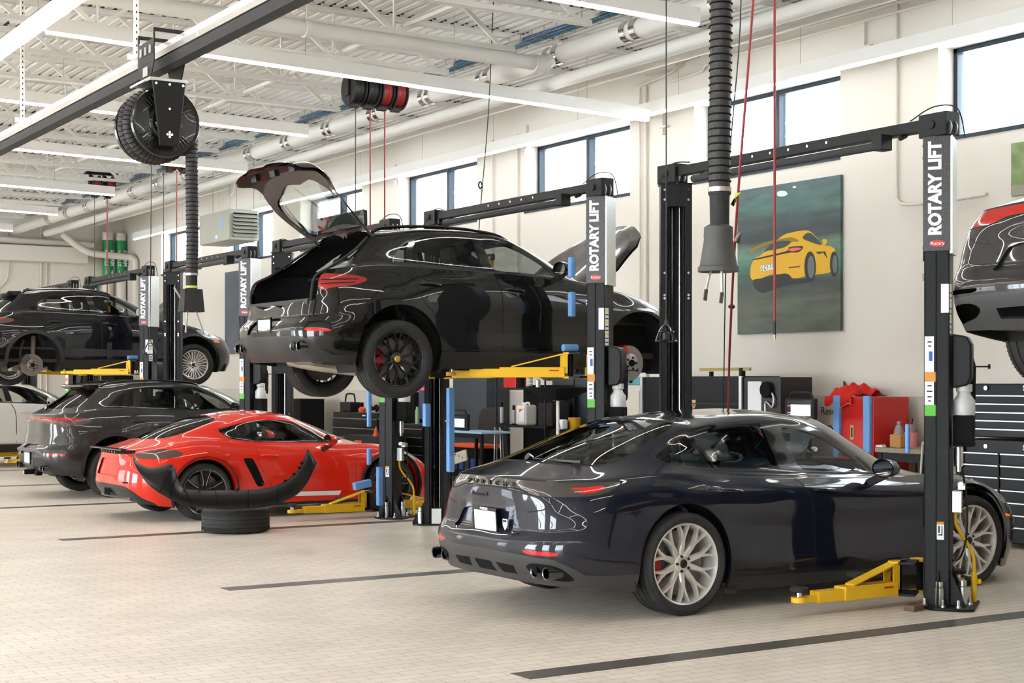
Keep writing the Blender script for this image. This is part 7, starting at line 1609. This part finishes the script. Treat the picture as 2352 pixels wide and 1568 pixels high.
# tool chests behind the red coupe
o, w, h, d = px_box('tool_chest', 12.3, (765,945), (868,1000), .5, drawer_black, 'black tool chest with three silver drawer edges behind the red coupe windscreen', 'tool chest')
drawers(o, w, h, d, 3, h-.62, h-.10)
k = MB(); k.box((-d/2-.004,-w*.2,h-.05), (.004,.12,.02)); k.build('maker_plate', white_label, o, smooth=0)
p = at(793, 945, x=12.45); o2 = empty('tool_case', (12.55, p.y, h), 0, 'black tool case with a tall handle standing on the chest behind the red coupe', 'case'); k = MB(); k.box((0,0,.09), (.22,.44,.18)); k.build('case_body', black_plastic, o2, bevel=.02); k = MB(); k.tube(smooth_path([(0,.2,.17),(0,.17,.30),(0,.09,.33),(0,-.09,.33),(0,-.17,.30),(0,-.2,.17)],4), .016, 8); k.build('carry_handle', black_plastic, o2)
p = at(820, 945, x=12.4); o2 = empty('red_funnel', (12.5, p.y, h), 0, 'small red and black funnel beside the tool case', 'funnel'); k = MB(); k.lathe([(0,0),(.06,0),(.07,.06),(.03,.10),(0,.10)], n=16); k.build('funnel_base', orange, o2); k = MB(); k.lathe([(0,.1),(.03,.1),(.03,.18),(0,.18)], n=14); k.build('funnel_neck', matte_black, o2)
for i, (a, lb, dz) in enumerate(((845, 'jumble of black air tools on the chest beside the red funnel', 0), (862, 'black air hose loop lying on the chest at the lift post', 0))):
    p = at(a, 945, x=12.4); o2 = empty('air_tool', (12.5, p.y, h), 0, lb, 'tool'); k = MB(); k.tube(smooth_path([(0,.16,.03),(0,.08,.10),(0,0,.06),(.03,-.08,.12),(0,-.16,.04)],5), .028, 8); k.build('tool_body', matte_black, o2)
o, w, h, d = px_box('drawer_unit', 11.7, (790,998), (872,1030), .5, black_plastic, 'low black drawer unit with an orange label below the tool chest', 'drawer unit'); k = MB(); k.box((-d/2-.005,.12,h-.12), (.006,.26,.08)); k.build('orange_label', orange, o, smooth=0); drawers(o, w, h, d, 2, .1, h-.26)
p = at(845, 985, x=11.7); k = MB(); k.cyl((11.85,p.y,h),(11.85,p.y,h+.16), .055, 14, r2=.012); tag(k.build('safety_cone', orange), 'tiny orange cone on the low drawer unit', 'cone')
# chests and monitor between the two middle lift posts
o, w, h, d = px_box('tool_chest', 12.3, (925,975), (972,1060), .55, drawer_black, 'black tool chest with silver edges between the two middle lift posts', 'tool chest'); drawers(o, w, h, d, 5, .15, h-.05)
k = MB(); k.box((0,0,h+.012), (.60,w+.05,.02)); k.build('chest_top', M_satin, o)
p = at(969, 912, x=12.4); zt2 = h+.022
o2 = empty('wall_monitor', (12.45, p.y, zt2), 0, 'slim dark monitor with a pink bar standing on the chest', 'monitor'); k = MB(); k.box((0,0,.36), (.04,.34,.56)); k.cyl((0,0,0),(0,0,.1), .03, 10); k.box((0,0,.006), (.2,.2,.012)); k.build('monitor_body', mat('monitor_slate', (.05,.06,.10), .3), o2, bevel=.008)
k = MB(); k.box((-.022,0,.59), (.003,.30,.05)); k.build('screen_bar', mat('screen_pink', (.7,.06,.16), .4, emit=.3), o2, smooth=0)
for q_ in range(5): k = MB(); k.box((-.022,.02-.07*(q_%2),.20+.05*(q_//2)), (.003,.014,.012)); k.build('screen_icon', white_label, o2, smooth=0)
o3, w3, h3, d3 = px_box('black_cabinet', 12.86, (905,900), (952,975), .2, matte_black, 'matte black upright cabinet behind the lift post at the red coupe nose', 'cabinet')
k = MB(); k.box((-d3/2-.004,.10,h3-.18), (.004,.10,.28)); k.build('notice_sheet', white_label, o3, smooth=0)
p = at(957, 965, x=12.35); o2 = empty('green_bottle', (12.36, p.y, zt2), 0, 'pale green bottle standing on the chest beside the monitor', 'bottle'); k = MB(); k.lathe([(0,0),(.035,0),(.036,.22),(.02,.26),(.02,.29),(0,.29)], n=16); k.build('bottle_body', mat('green_bottle', (.25,.42,.25), .3), o2)
# leaning white poles and a broom at the right lift
p = at(2108, 1060, x=12.28); k = MB(); k.cyl((12.26,p.y,0),(12.31,p.y-.04,1.0), .012, 8); tag(k.build('leaning_pole', cream), 'thin pale pole leaning at the right end of the bench', 'pole')
# far clutter beneath the left lifts
for i, (a, b, m, lb) in enumerate((((232,862),(262,950),matte_black,'black machine under the arms of the far raised SUV'), ((418,960),(445,915),cream,'pale machine glimpsed beyond the grey SUV roof'), ((640,915),(690,940),matte_black,'black work trolley beyond the grey SUV bonnet'))):
    a2, b2 = (min(a[0],b[0]), min(a[1],b[1])), (max(a[0],b[0]), max(a[1],b[1]))
    px_box('service_machine', 12.2, a2, b2, .5, m, lb, 'machine')
